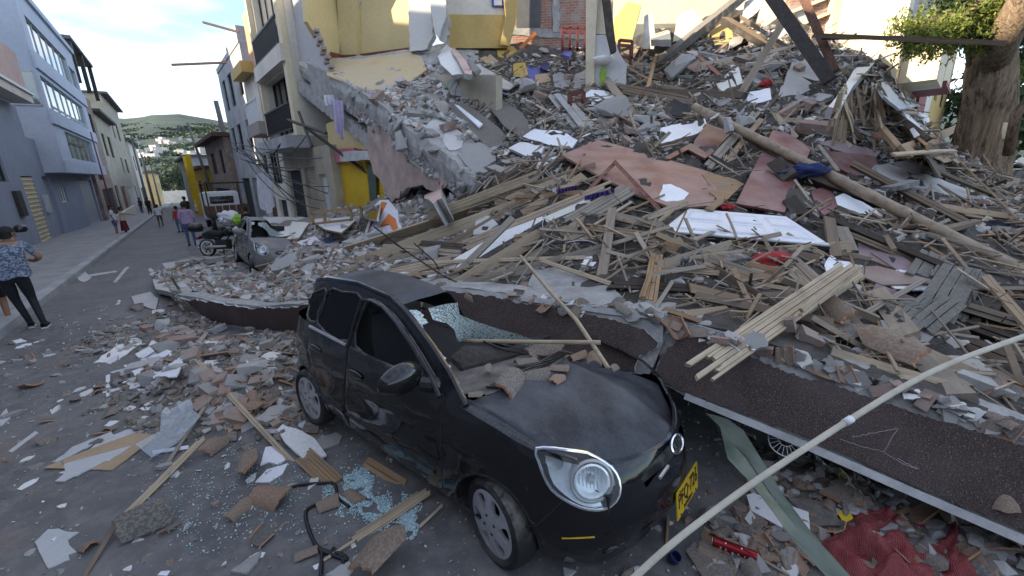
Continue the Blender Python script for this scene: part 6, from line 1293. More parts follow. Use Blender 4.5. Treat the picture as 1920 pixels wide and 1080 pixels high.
rbeam('wooden_joist', 'broad brown timber falling from the crest to the right', (1362, 32), (1494, 112), 30, .15, (13.6, 12.2), 'wood_tan', 'wood_dark', .01)
rbeam('concrete_beam', 'grey concrete beam lying across the upper middle heap', (1225, 138), (1300, 142), 14, .2, None, 'concrete', 'concrete_raw', .03)
rbeam('concrete_beam', 'pale broken beam right of the dark red cabinet', (1305, 95), (1370, 108), 16, .2, None, 'concrete', 'concrete_raw', .03)
for lb, a, b, w, Y, mt in (('thick dark steel beam standing at a slant over the right of the heap', (1443, -12), (1556, 152), 22, (10.8, 9.9), 'steel_dark'), ('thinner brown steel beam leaning right of the thick dark one', (1503, -12), (1566, 134), 14, (11.4, 10.6), 'rust'), ('long dark pole lying level across the tree at upper right', (1528, 66), (1884, 81), 8, (10.6, 9.6), 'wood_dark'), ('second dark pole just below the level one', (1540, 72), (1690, 70), 6, (10.7, 10.2), 'wood_dark'), ('small orange stick standing in the upper rubble', (974, 92), (1004, 62), 6, (15.4, 15.5), 'orange_plastic')):
 A, B_ = at(*a, Y[0]), at(*b, Y[1]); wd = w / FPX * zcam((A + B_) / 2); mm = MB(); L_ = (B_ - A).length
 M_ = frame(B_ - A, (CO - A)); mm.box((0, 0, wd * .45), (L_, wd, .02)); mm.box((0, 0, -wd * .45), (L_, wd, .02)); mm.box((0, 0, 0), (L_, wd * .96, wd * .88)); o = mm.build('leaning_beam', MATS[mt]); o.matrix_world = Matrix.Translation((A + B_) / 2) @ M_.to_4x4(); tag(o, lb, 'beam'); register(o)
N_FLATS = len(OCC)
ST = [
 ('grey joist lying under the basin wall', (1222, 170), (1395, 178), 12, .08, WD, 1), ('broken long plank bundle across the middle of the upper heap', (1160, 165), (1300, 192), 20, .05, WG, 4), ('red brown rail sloping through the upper heap', (1296, 92), (1352, 142), 6, .05, 'metal_bar', 1),
 ('grey plank crossing under the bamboo pole', (1322, 318), (1420, 208), 16, .05, WG, 2), ('second grey plank right of the crossing one', (1365, 300), (1428, 222), 10, .04, WG, 1), ('dark plank in the gap behind the red panel', (1330, 292), (1400, 330), 10, .04, WD, 1),
 ('dark beam resting along the bamboo pole', (1395, 250), (1550, 345), 12, .08, WD, 1), ('black old pole below the bamboo pole', (1452, 302), (1760, 420), 17, .1, WD, 2), ('grey log behind the bamboo pole', (1590, 300), (1860, 440), 12, .08, WG, 2), ('long dark lath far below the bamboo pole', (1545, 420), (1740, 500), 11, .05, WG, 2), ('grey old pole running down to the right edge', (1540, 400), (1930, 560), 12, .07, WD, 2), ('weathered rail by the right picture edge', (1700, 395), (1925, 500), 9, .05, WG, 1),
 ('dark round timber end under the mauve board', (1450, 300), (1480, 330), 26, .1, WD, 1),
 ('plank rising right of the heap towards the tree', (1700, 282), (1796, 236), 11, .06, WT, 1), ('dark board fanning out before the tree', (1740, 300), (1815, 262), 22, .03, WD, 2), ('pale splintered lath bundle before the tree', (1670, 292), (1790, 284), 9, .03, WP, 3), ('dark long pole lying right of the lintel', (1730, 305), (1880, 370), 7, .05, WD, 1), ('thin pole before the street on the right', (1800, 330), (1920, 352), 5, .03, WG, 1),
 ('standing grey post in the lath bundle', (1644, 222), (1690, 276), 14, .08, WT, 1), ('dark leaning timber behind the standing post', (1680, 215), (1740, 262), 10, .06, WD, 1), ('brown plank leaning right of the standing post', (1690, 240), (1735, 278), 9, .05, WT, 1),
 ('wide split bamboo board at the left of the timber heap', (797, 408), (1008, 328), 17, .025, WP, 4), ('thin lath lying above the wide split bamboo board', (812, 410), (1122, 306), 9, .02, WP, 2), ('long split bamboo board above the slanting white beam', (866, 462), (1152, 345), 22, .025, WP, 4), ('broad splintered board under the purple plastic', (1064, 420), (1186, 350), 32, .025, WG, 5), ('splintered board below the broad one', (1096, 424), (1258, 448), 15, .03, WG, 3), ('short board left of the white door', (1205, 412), (1290, 378), 14, .04, WG, 2),
 ('upright grey slat before the splintered boards', (1148, 388), (1128, 516), 17, .03, WG, 1), ('short grey stub right of the upright slat', (1152, 404), (1240, 424), 16, .05, WG, 1), ('dark plank above the rubble mound', (704, 448), (882, 466), 16, .06, WD, 2), ('grey board below the dark plank', (715, 462), (870, 476), 14, .04, WG, 2),
 ('long loose plank across the mound behind the car', (610, 520), (800, 470), 14, .03, WG, 3), ('splintered lath bundle behind the car roof', (640, 532), (860, 484), 18, .03, WP, 5), ('long lath above the car roof', (700, 522), (1020, 484), 8, .015, WP, 2), ('thin lath running right from the slanting beam', (790, 492), (1105, 482), 8, .015, WP, 2), ('long thin batten falling to the right above the middle beam', (1012, 486), (1170, 540), 9, .02, WP, 2), ('dark squared timber behind the middle beam', (1140, 532), (1330, 542), 16, .07, WD, 2), ('grey batten over the dark squared timber', (1212, 500), (1352, 512), 11, .03, WG, 2), ('brown squared timber right of the splintered stump', (1345, 512), (1482, 526), 13, .06, WT, 1), ('grey thick board in the timber right of the stump', (1290, 538), (1385, 562), 18, .06, WG, 1), ('pale thin batten in the dark gap below the door', (1382, 524), (1500, 546), 8, .03, WP, 1), ('thick flat beam end under the foreground plank', (1400, 556), (1490, 552), 18, .06, WG, 1), ('thin grey splinter leaning before the stump', (1230, 575), (1262, 526), 7, .02, WG, 1), ('short pale board lying above the beam crack', (1284, 588), (1366, 578), 16, .03, WG, 1), ('brown board above the beam crack', (1245, 578), (1315, 602), 9, .03, WT, 1), ('brown splintered stump standing behind the beam', (1216, 572), (1232, 474), 26, .05, WT, 4), ('second splintered stump beside the standing one', (1202, 560), (1222, 505), 10, .03, WT, 2),
 ('black bent bar lying level left of the upright slat', (1038, 454), (1132, 450), 5, .02, 'cable_black', 1), ('dead branch above the dark timber', (1136, 470), (1212, 490), 7, .03, WG, 1), ('dark lath below the grey branch', (1148, 512), (1208, 506), 12, .05, WD, 1),
 ('grey board passing under the foreground plank', (1490, 494), (1636, 646), 26, .04, WG, 2), ('dark joist standing on end right of the foreground plank', (1640, 540), (1700, 622), 34, .09, WG, 1), ('thick joist below the weathered boards', (1690, 632), (1800, 738), 40, .09, WG, 1), ('small twig frame in front of the red bag', (1440, 512), (1500, 486), 6, .02, WG, 1), ('thin batten crossing the grey board', (1485, 476), (1560, 540), 6, .02, WG, 1), ('curved pale batten left of the grey board', (1480, 508), (1512, 534), 12, .03, WP, 1), ('reddish thin board over the weathered boards', (1640, 536), (1790, 592), 13, .02, 'laminate_mauve', 1), ('pale round rail pointing right', (1780, 538), (1940, 540), 8, .03, WG, 1),
 ('dark upright joist behind the red panel scrap', (1556, 408), (1568, 478), 18, .06, WG, 1), ('leaning dark joist right of the upright one', (1500, 400), (1480, 372), 24, .08, WD, 1), ('grey joist leaning behind the mauve board', (1578, 425), (1598, 470), 22, .06, WG, 1), ('thick pale log at the right edge', (1812, 575), (1935, 612), 20, .1, WG, 2), ('dark old log under the pale log', (1800, 602), (1935, 650), 18, .1, WD, 2), ('black old board near the right edge', (1810, 640), (1940, 690), 30, .06, WD, 2),
 ('short board sticking up from the pole bundle', (1660, 440), (1676, 466), 8, .03, WG, 1), ('log with a knot beyond the bamboo pole', (1762, 428), (1834, 412), 14, .08, WG, 1), ('weathered stub beside the knotted log', (1834, 426), (1858, 404), 10, .04, WG, 1),
]
for lb, a, b, w, th, mt, st in ST: stick('plank' if w > 8 else 'lath', lb, 'wooden plank' if w > 8 else 'lath', a, b, w, th, mt, st, .8, .05, .93)
for k, (a, b, w) in enumerate((((1752, 474), (1724, 520), 42), ((1776, 484), (1752, 520), 14), ((1808, 494), (1742, 606), 58), ((1838, 508), (1800, 600), 22), ((1752, 562), (1700, 604), 44), ((1796, 560), (1730, 612), 40), ((1722, 566), (1662, 580), 24))):
 stick('crackled_board', ['topmost crackled grey board behind the white sheet', 'narrow crackled board beside the topmost', 'widest crackled grey board in the middle of its bundle', 'crackled board end at the right of its bundle', 'crackled board end below the white sheet', 'crackled board stub at the bottom of the bundle', 'curled crackled board stub at the left of the bundle'][k], 'wooden board', a, b, w, .03, 'wood_weathered', 3, .9)
N_STICKS = len(OCC)
for k in range(40):
 g_ = random.Random(k + 50); x = g_.uniform(1574, 1650); y = g_.uniform(150, 190); stick('bamboo_lath', 'thin bamboo lath hanging in the upright bundle below the tiled slab', 'lath', (x, y), (x + g_.uniform(-26, 22), y + g_.uniform(45, 100)), g_.uniform(3, 6), .02, WP if k % 3 else WG, 1, .5, .02, .9, .02, False, group='bamboo laths hanging below the tiled slab')
def rod(name, label, cat, P, rpx, mat, Y=None, knots=0, parent=None):
 if Y: pts = [at(x, y, Y_) for (x, y), Y_ in zip(P, Y)]
 else:
  A, B_ = sight(P[0], P[-1], .06, .95, 20); pts = [A.lerp(B_, i / 12) for i in range(13)]
 r_ = rpx / FPX * zcam(pts[len(pts) // 2]); n = len(pts); mm = MB(); Q = []; Rr_ = []
 for i in range(n - 1):
  for s_ in np.linspace(0, 1, 6)[:-1]: Q.append(pts[i].lerp(pts[i + 1], s_))
 Q.append(pts[-1]); Rr_ = [r_ * (1.0 + .14 * (knots and (i % 5 == 0))) * (1 + .04 * noise.noise(q * 3)) for i, q in enumerate(Q)]
 mm.tube(Q, Rr_, 12); o = mm.build(name, MATS[mat], parent, True); recentre(o)
 if label: tag(o, label, cat)
 return o
DOOR.append(None); o = rod('bamboo_pole', 'long thick bamboo pole running down to the right edge', 'pole', [(1302, 200), (1930, 518)], 8.8, 'bamboo', knots=1); register(o); DOOR[1] = OCC[-1]
rod('foreground_stick', 'long thin lath leaning from the heap onto the bonnet', 'lath', [(976, 480), (1030, 545), (1082, 602), (1140, 690)], 4, WP, (4.3, 3.6, 3.05, 2.6)); rod('foreground_stick', 'level pale lath lying across the broken windscreen', 'lath', [(868, 639), (990, 641), (1126, 642)], 4, WP, (3.15, 2.95, 2.8))
stick('foreground_plank', 'wide cracked split bamboo board propped on the beam in front of the heap', 'wooden plank', (1303, 702), (1602, 498), 46, .03, WP, 6, 1., .1, 1., .004)
stick('foreground_plank', 'narrow prong of the wide board sticking up at its far end', 'wooden plank', (1500, 590), (1618, 500), 14, .03, WP, 2, 1., .04, 1., .004)
for k, P in enumerate(([(838, 180), (852, 152), (866, 146)], [(855, 252), (853, 170), (862, 150)], [(870, 270), (886, 200), (902, 148)], [(842, 240), (880, 225), (908, 200)], [(738, 455), (790, 490), (860, 535), (905, 505)], [(700, 424), (760, 470), (822, 512), (862, 532), (884, 522)], [(776, 456), (815, 490), (830, 518)])):
 h0 = hit(*P[-1])[0]; Yb = h0.y; Q = [at(x, y, Yb - .25 * (len(P) - 1 - i)) for i, (x, y) in enumerate(P)]; mm = MB(); S_ = []
 for i in range(len(Q) - 1):
  for t in np.linspace(0, 1, 5)[:-1]: S_.append(Q[i].lerp(Q[i + 1], t))
 S_.append(Q[-1]); S_ = [S_[0]] + [(S_[i - 1] + S_[i] * 2 + S_[i + 1]) / 4 for i in range(1, len(S_) - 1)] + [S_[-1]]
 mm.tube(S_, .007 if k < 4 else .008, 6); tag(mm.build('bent_bar', MATS['steel_dark']), ['leftmost bent bar of the square concrete block', 'upright bent bar before the square concrete block', 'slanting bar right of the upright one', 'crosswise bar on the cracked floor pieces', 'dark bent rod above the car roof', 'long dark curved rod arching behind the car', 'short dark rod crossing the long curved one'][k], 'rod')
for lb, P, mt, r_ in (('white cable looped at the end of the slanting beam', [(1015, 470), (1022, 440), (1016, 420), (1024, 402)], 'frame_white', .004), ('white cable hanging before the upright slat', [(1060, 455), (1085, 450), (1110, 452), (1128, 462)], 'frame_white', .004), ('pale cable loop in the upper rubble', [(1115, 262), (1140, 258), (1150, 250), (1140, 246)], 'frame_white', .008), ('black curved hose right of the red bag', [(1462, 482), (1490, 470), (1520, 472), (1542, 490)], 'cable_black', .02)):
 mm = MB(); Q = [hit(*p)[0] + (CO - hit(*p)[0]).normalized() * .06 for p in P]; Z = []
 for i in range(len(Q) - 1): Z += [Q[i].lerp(Q[i + 1], t) for t in (0, .33, .66)]
 Z.append(Q[-1]); Z = [Z[0]] + [(Z[i - 1] + Z[i] * 2 + Z[i + 1]) / 4 for i in range(1, len(Z) - 1)] + [Z[-1]]
 mm.tube(Z, r_, 6); tag(mm.build('cable', MATS[mt]), lb, 'cable')
for k, (a, b) in enumerate((((1044, 360), (1082, 352)), ((1096, 372), (1152, 358)))):
 A, B_ = sight(a, b, .1); mm = MB(); n_ = (CO - A).normalized(); mm.grid([[A.lerp(B_, u) + V((0, 0, (v - .5) * .07)) + n_ * (.03 * math.sin(u * 40) + .04 * v) for u in np.linspace(0, 1, 40)] for v in np.linspace(0, 1, 4)]); tag(mm.build('wavy_plastic', MATS['purple_plastic'], None, True), ['purple wavy plastic strip left of the angle irons', 'purple wavy plastic strip under the left angle iron'][k], 'plastic strip')
def blob(name, label, cat, px, py, sx, sy, sz, mat, amp=.15, lift=0., seed=1, M_=None, Y=None):
 c = at(px, py, Y) if Y else hit(px, py)[0] + (CO - hit(px, py)[0]).normalized() * lift; mm = MB(); rows = []
 for th in np.linspace(.05, math.pi - .05, 16):
  rows.append([])
  for ph in np.linspace(0, 2 * math.pi, 25)[:-1]:
   d = V((math.sin(th) * math.cos(ph), math.sin(th) * math.sin(ph), math.cos(th))); q = d * (1 + amp * fbm(d * 2.2 + V((seed, 0, 0)))); v = V((q.x * sx, q.y * sy, q.z * sz)); rows[-1].append(c + (M_ @ v if M_ else v))
 mm.grid(rows, close=True); o = mm.build(name, MATS[mat], None, True); recentre(o); return tag(o, label, cat)
M_r = Matrix.Rotation(R(-8), 3, 'Y')
M_plain('bag_charcoal', (.05, .05, .052), .8, var=.3, dust=.6)
blob('red_bag', 'red and dark padded bag jammed under the white door', 'bag', 1440, 490, .26, .12, .1, 'cloth_red', .2, .08, 3, M_r); blob('dark_bag', 'dark dusty bag left of the red padded bag', 'bag', 1370, 492, .22, .12, .085, 'bag_charcoal', .2, .08, 5, M_r); blob('dark_bundle', 'round dark clay jar shape behind the stump', 'jar', 1275, 490, .11, .1, .08, 'bag_charcoal', .1, .06, 6)
blob('maroon_cloth', 'small maroon cloth behind the white door', 'cloth', 1362, 388, .1, .06, .05, 'cloth_red', .5, .05, 7); blob('lilac_rag', 'lilac rag lying in the upper rubble left of the corrugated strips', 'rag', 935, 178, .22, .12, .08, 'purple_plastic', .6, .08, 8); blob('dark_cloth', 'dark blue cloth tucked beneath the black pole', 'cloth', 1512, 320, .35, .15, .1, 'cloth_blue', .5, .06, 9); blob('black_clothes', 'black cloth crumpled on the tile scatter at the far right', 'cloth', 1865, 425, .3, .2, .1, 'cloth_dark', .5, .05, 10); blob('red_rag', 'small red rag on the upper heap', 'rag', 1438, 158, .16, .1, .1, 'cloth_red', .5, .05, 12); blob('terracotta_pot', 'small terracotta pot under the lath bundle', 'pot', 1640, 258, .14, .12, .11, 'tile_edge', .1, .05, 13)
def framebox(name, label, cat, a, b, hpx, Y, mat, n=3, t_=.05, dep=.5):
 A, B_ = at(*a, Y), at(*b, Y); h = hpx / FPX * Y; e = empty(name, A, label, cat); up = V((0, 0, h)); dp = V((.1, dep, .0))
 for nm2, p, q in [('rail', A + up, B_ + up), ('rail', A + up * .1, B_ + up * .1), ('rail', A + up + dp, B_ + up + dp)] + [('leg', A.lerp(B_, i / n), A.lerp(B_, i / n) + up) for i in range(n + 1)] + [('leg', A + dp, A + dp + up), ('leg', B_ + dp, B_ + dp + up)]:
  mm = MB(); mm.bar(p, q, t_, t_, (0, 1, 0)); mm.build(nm2, MATS[mat], e)
framebox('chair_frame', 'dark red wooden bed frame standing left of the pale column', 'bed frame', (1054, 96), (1097, 98), 36, 15., 'laminate_dark', 3, .07); framebox('chair_frame', 'dark red frame right of the basin wall', 'frame', (1160, 110), (1184, 112), 28, 13.6, 'laminate_dark', 1, .07); framebox('small_frame', 'small dark red stool frame on the slope below the basin wall', 'stool', (1066, 195), (1092, 190), 18, 10.6, 'laminate_dark', 1, .05, .3)
framebox('picture_frame', 'empty wooden drawer frame before the yellow door bay', 'frame', (588, 422), (660, 414), 22, 11.2, WT, 1, .06, .5)
flat('framed_board', 'tilted framed board before the yellow door bay', 'board', [(585, 415), (628, 382), (668, 412), (640, 436), (610, 430)], .04, 'plaster_white', 'wood_tan', lift=.35)
for k, P in enumerate(([(685, 408), (690, 382), (712, 384), (706, 412)], [(668, 432), (676, 408), (692, 412), (684, 436)])): flat('dark_screen', ['flat black screen with pale edge leaning at the yellow wall', 'small black screen below the flat black one'][k], 'screen', P, .06, 'pane_dark', 'frame_white', lift=.3)
# == countable debris: one mesh per variant, every piece an object
def hull_mb(pts):
 bm = bmesh.new(); [bm.verts.new(p) for p in pts]; r_ = bmesh.ops.convex_hull(bm, input=bm.verts); bmesh.ops.delete(bm, geom=[g for g in r_['geom_interior'] if isinstance(g, bmesh.types.BMVert)], context='VERTS')
 bm.verts.index_update(); mm = MB(); mm.v = [tuple(v.co) for v in bm.verts]; [mm.face([v.index for v in f.verts]) for f in bm.faces]; bm.free(); return mm
def chunk_mb(seed, d=(1, .8, .6), n=14):
 g_ = random.Random(seed); P = []
 for k in range(n):
  v = V((g_.uniform(-1, 1), g_.uniform(-1, 1), g_.uniform(-1, 1))); m_ = max(abs(c) for c in v); v = v / m_ * g_.uniform(.75, 1); P.append(V((v.x * d[0], v.y * d[1], v.z * d[2])) * .5)
 return hull_mb(P)
def slabpiece_mb(seed, th=.16):
 g_ = random.Random(seed); n = g_.randint(5, 8); a0 = g_.random() * 6; P = []
 for k in range(n): a = a0 + k * 6.283 / n + g_.uniform(-.3, .3); r_ = g_.uniform(.3, .56); P.append(V((r_ * math.cos(a) * 1.2, r_ * math.sin(a) * .8, 0)))
 Q = []
 for i, p in enumerate(P):
  b = P[(i + 1) % n]; Q.append(p); k = 2
  for j in range(1, k + 1): t = j / (k + 1); m_ = p.lerp(b, t); Q.append(m_ * (1 + g_.uniform(-.1, .1)))
 mm = MB(); c = [V((p.x * .97 + g_.uniform(-.02, .02), p.y * .97, -th)) for p in Q]; k = len(Q); mm.add([p + V((0, 0, g_.uniform(-.01, .01))) for p in Q]); mm.add(c); mm.face(range(k)); mm.face(range(2 * k - 1, k - 1, -1))
 for j in range(k): mm.face((j, k + j, k + (j + 1) % k, (j + 1) % k), m=1)
 return mm
def tile_mb(seed):
 """a broken barrel roof tile: curved shell with a ragged end"""
 g_ = random.Random(seed); L_ = g_.uniform(.16, .34); r0, r1 = .088, .105; a0 = g_.uniform(-1.35, -.5); a1 = g_.uniform(.5, 1.35); n = 9; K = 4; th = .015; mm = MB(); O = []; I = []
 sl = (g_.uniform(-.05, .05), g_.uniform(-.08, .08)); kk = g_.randint(2, 6); ends = [(-.5 * L_ + sl[0] * i / n + g_.uniform(0, .012), .5 * L_ - abs(sl[1]) * abs(i - kk) / 4 - g_.uniform(0, .014)) for i in range(n)]
 for i in range(n):
  a = a0 + (a1 - a0) * i / (n - 1); O.append([]); I.append([])
  for j in range(K):
   t = j / (K - 1); x = ends[i][0] + (ends[i][1] - ends[i][0]) * t; r_ = r0 + (r1 - r0) * t
   O[-1].append(V((x, r_ * math.sin(a), r_ * math.cos(a) - .075))); I[-1].append(V((x, (r_ - th) * math.sin(a), (r_ - th) * math.cos(a) - .075)))
 mm.grid(O); mm.grid(I); N = n * K
 rim = [i * K for i in range(n)] + [(n - 1) * K + j for j in range(1, K)] + [i * K + K - 1 for i in range(n - 2, -1, -1)] + [j for j in range(K - 2, 0, -1)]
 for a, b in zip(rim, rim[1:] + rim[:1]): mm.face((a, b, N + b, N + a), m=1)
 return mm
def brick_mb(seed):
 g_ = random.Random(seed); lx = .5 * g_.choice((1, 1, .62, .45)); P = []
 for sx in (-1, 1):
  for sy in (-1, 1):
   for sz in (-1, 1):
    for q in range(3 if g_.random() < .3 else 1): j = .12 if g_.random() < .35 else .015; P.append(V((sx * (lx - g_.random() * j * (1 if sx < 0 else 2)), sy * (.25 - g_.random() * j * .6), sz * (.16 - g_.random() * j * .4))))
 return hull_mb(P)
PROTO = {
 'concrete_chunk': [chunk_mb(k, (1, g_, h_), 16).mesh('concrete_chunk', MATS['concrete']) for k, (g_, h_) in enumerate(((.8, .5), (.6, .4), (.9, .35), (.7, .6), (.5, .45), (.85, .3), (.6, .25), (.75, .4)))],
 'plaster_piece': [slabpiece_mb(20 + k, .08 + .03 * (k % 3)).mesh('plaster_piece', [MATS['plaster_white'], MATS['concrete_pale']]) for k in range(8)],
 'slab_piece': [slabpiece_mb(60 + k, .2).mesh('slab_piece', [MATS['concrete'], MATS['concrete']]) for k in range(7)],
 'roof_tile': [tile_mb(40 + k).mesh('roof_tile', [MATS['tile_clay'], MATS['tile_edge']]) for k in range(10)],
 'brick': [brick_mb(80 + k).mesh('brick', MATS['brick_chunk']) for k in range(6)],
 'plank': [plank_mb(1, 1, 1, 100 + k, 1 + k % 3, .0, .0).mesh('plank', MATS[(WG, WG, WD, WP, WG, WT, WG, WP)[k]]) for k in range(8)],
}
for me in PROTO['roof_tile']: me.polygons.foreach_set('use_smooth', [True] * len(me.polygons)); me.set_sharp_from_angle(angle=R(40))
LM = [(300, 640, 'left of the white sheets on the street'), (430, 690, 'on the street beside the end of the left beam'), (520, 740, 'by the rear wheel of the black car'), (600, 880, 'on the asphalt beside the car doors'), (200, 900, 'near the torn white boards on the asphalt'), (420, 560, 'behind the left beam'), (560, 490, 'on the small mound by the wrecked grey car'), (680, 470, 'on the small mound before the yellow door bay'), (800, 440, 'at the foot of the broken pillar'), (780, 190, 'before the open yellow room'), (840, 260, 'on the sagging floor slab'), (940, 300, 'low on the slab slope'), (980, 200, 'halfway up the slab slope'), (960, 120, 'under the two tone wall'), (1060, 130, 'left of the wash basin wall'), (1180, 210, 'below the wash basin wall'), (1100, 250, 'by the corrugated strips'), (1280, 170, 'high on the middle of the heap'), (1400, 200, 'below the crest of the heap'), (1500, 240, 'below the dark steel beams'), (1620, 250, 'round the hanging lath bundle'), (1740, 290, 'towards the big tree'), (1200, 320, 'above the red brown board'), (1400, 330, 'beside the red panel'), (1000, 430, 'round the slanting white beam'), (1150, 480, 'by the upright grey slat'), (1330, 540, 'in the timber below the white door'), (1300, 610, 'above the crack of the beam'), (1450, 500, 'below the red bag'), (1550, 620, 'beyond the foreground plank'), (1650, 670, 'at the top edge of the right beam'), (1800, 700, 'at the right end of the heap'), (1750, 540, 'round the weathered boards'), (1720, 400, 'below the bamboo pole'), (1800, 380, 'on the tile scatter at the right'), (1430, 1000, 'under the beam before the number plate'), (1700, 950, 'under the beam near the red mesh sack'), (1000, 680, 'in the broken windscreen')]
import re
_hero = {}
for o in list(COL.objects):
 if o.parent is None and o.get('category') and o.get('label') and o.location.length > .1:
  v = o.location - CO; zc = v.dot(_f)
  if zc > .5 and o.get('kind') is None and o.get('group') is None: _hero.setdefault(re.split(r' (?:in|on|of|at|by|and|to|over|under|below|above|before|behind|beside|between|with|beyond|standing|lying|leaning|running|resting|jammed|stuck|hanging|that|whose|from|across|along|near|left|right|wedged|round|sliding|slanting|pointing|crossing|passing|arching|tucked|among|next|through|against|down) ', o['label'])[0], []).append((960 + FPX * v.dot(_r2) / zc, 540 - FPX * v.dot(_u2) / zc))
HLM = [(*q[0], k) for k, q in _hero.items() if len(q) == 1 and 2 < len(k.split()) < 8 and 150 < q[0][1] < 1080 and 200 < q[0][0] < 1920]
def sz_word(kind, s_):
 if kind in ('plank', 'lath'): return 'long' if s_ > .9 else 'medium length' if s_ > .5 else 'short'
 return 'large' if s_ > .34 else 'middling' if s_ > .2 else 'small'
DESC = {'concrete_chunk': ('rough grey concrete chunk', 'rubble'), 'plaster_piece': ('pale broken plaster piece', 'plaster'), 'slab_piece': ('flat grey broken slab piece', 'rubble'), 'roof_tile': ('broken clay roof tile', 'roof tile'), 'brick': ('dusty broken brick', 'brick'), 'plank': ('broken weathered plank', 'wooden plank'), 'lath': ('thin splintered lath', 'lath')}
def label_for(kind, px, py, s_):
 h_ = min(HLM, key=lambda q: (q[0] - px) ** 2 + (q[1] - py) ** 2); dx, dy = px - h_[0], py - h_[1]
 if abs(dx) + abs(dy) < 110:
  side = ('right of' if dx > 0 else 'left of') if abs(dx) > abs(dy) else ('just below' if dy > 0 else 'just above'); w, c = DESC[kind]
  lb = f'{sz_word(kind, s_)} {w} {side} the {h_[2]}'
  if len(lb.split()) <= 16: return lb, c, f'{w}s {side} the {h_[2]}'
 l_ = min(LM, key=lambda q: (q[0] - px) ** 2 + 1.6 * (q[1] - py) ** 2)[2]; w, c = DESC[kind]; lb = f'{sz_word(kind, s_)} {w} {l_}'; return lb, c, f'{w}s {l_}'
rs = random.Random(21)
NBASE = 5; HERO = OCC[NBASE:]; GUARD = OCC[NBASE:N_FLATS] + OCC[N_STICKS:]; STKS = OCC[N_FLATS:N_STICKS]
def onhero(px, py, hs=None):
 d = ray(px, py); a = min((h_[3] for b_ in OCC[:NBASE] if (h_ := b_.ray_cast(CO, d))[0] is not None), default=1e9)
 return any((h_ := b_.ray_cast(CO, d))[0] is not None and h_[3] < a + .02 for b_ in (hs or HERO))
def heroclose(px, py, r, keep=.12): return rs.random() > keep and any(onhero(px + dx * r, py + dy * r) for dx, dy in ((0, 0), (-.8, .3), (.8, .3), (0, -.8), (0, .8)))
def put(kind, px, py, s_, tilt=.5, sink=.12, lab=True, name=None, free=False):
 h_ = hit(px, py); p = h_[0]; n_ = smoothn(px, py, 10) if not free else V((0, 0, 1))
 n_ = (n_ + V((rs.uniform(-tilt, tilt), rs.uniform(-tilt, tilt), .35))).normalized()
 M_ = n_.to_track_quat('Z', 'Y').to_matrix() @ Matrix.Rotation(rs.uniform(0, 6.283), 3, 'Z')
 if kind == 'roof_tile' and rs.random() < .4: M_ = M_ @ Matrix.Rotation(R(180), 3, 'X')
 o = bpy.data.objects.new(name or kind, rs.choice(PROTO[kind])); COL.objects.link(o); hgt = {'roof_tile': .03, 'brick': .16 * s_, 'plaster_piece': .06 * s_}.get(kind, .2 * s_)
 f_ = s_ if kind != 'roof_tile' else s_ / .25; sc = V((f_, f_ * rs.uniform(.85, 1.1), f_ * rs.uniform(.85, 1.15)))
 o.matrix_world = Matrix.Translation(p + n_ * (hgt * (1 - sink * 2))) @ M_.to_4x4() @ Matrix.Diagonal((*sc, 1))
 if lab: tag(o, *label_for(kind, px, py, s_))
 return o
REG = [
 (468, 445, 550, 500, {'plaster_piece': 20, 'slab_piece': 18}, .3, .6), (920, 110, 1560, 330, {'slab_piece': 34, 'concrete_chunk': 14}, .45, .85), (1250, 20, 1500, 130, {'slab_piece': 14, 'concrete_chunk': 8}, .3, .7),
 (255, 570, 545, 720, {'brick': 20, 'roof_tile': 36, 'concrete_chunk': 18, 'plaster_piece': 26, 'slab_piece': 14}, .14, .32), (380, 700, 560, 800, {'brick': 10, 'roof_tile': 22, 'plaster_piece': 6, 'slab_piece': 10}, .12, .28), (20, 640, 330, 800, {'plaster_piece': 20, 'roof_tile': 10, 'slab_piece': 9}, .06, .18),
 (40, 800, 700, 1070, {'roof_tile': 9, 'plaster_piece': 12, 'slab_piece': 5, 'brick': 2}, .05, .13),
 (370, 460, 780, 560, {'brick': 44, 'concrete_chunk': 55, 'plaster_piece': 66, 'slab_piece': 40}, .12, .34), (520, 410, 760, 470, {'brick': 12, 'concrete_chunk': 24, 'plaster_piece': 30, 'slab_piece': 16}, .15, .4), (760, 370, 920, 500, {'brick': 8, 'concrete_chunk': 24, 'slab_piece': 14, 'plaster_piece': 10}, .15, .4),
 (660, 140, 900, 330, {'concrete_chunk': 70, 'slab_piece': 70, 'plaster_piece': 8, 'brick': 8}, .14, .5), (880, 90, 1110, 330, {'concrete_chunk': 50, 'slab_piece': 52, 'plaster_piece': 54, 'brick': 24}, .14, .46), (1110, 170, 1320, 300, {'concrete_chunk': 26, 'slab_piece': 24, 'plaster_piece': 34, 'brick': 12}, .14, .42), (1200, 65, 1560, 260, {'concrete_chunk': 26, 'slab_piece': 40, 'plaster_piece': 30, 'brick': 18}, .2, .6), (1560, 230, 1700, 300, {'plaster_piece': 14, 'brick': 10, 'slab_piece': 10}, .14, .36),
 (1620, 335, 1915, 460, {'roof_tile': 62, 'slab_piece': 24, 'plaster_piece': 14, 'brick': 12}, .16, .34), (1250, 570, 1600, 700, {'roof_tile': 28, 'slab_piece': 10, 'brick': 4}, .14, .3), (1550, 620, 1915, 790, {'roof_tile': 44, 'slab_piece': 10}, .18, .36), (960, 500, 1250, 570, {'roof_tile': 12, 'slab_piece': 10, 'brick': 6}, .1, .24),
 (1310, 960, 1560, 1075, {'roof_tile': 26, 'slab_piece': 16, 'plaster_piece': 5}, .09, .2), (1480, 850, 1900, 1060, {'roof_tile': 22, 'slab_piece': 14}, .1, .22), (1000, 560, 1240, 600, {'plaster_piece': 4, 'roof_tile': 6}, .06, .12),
]
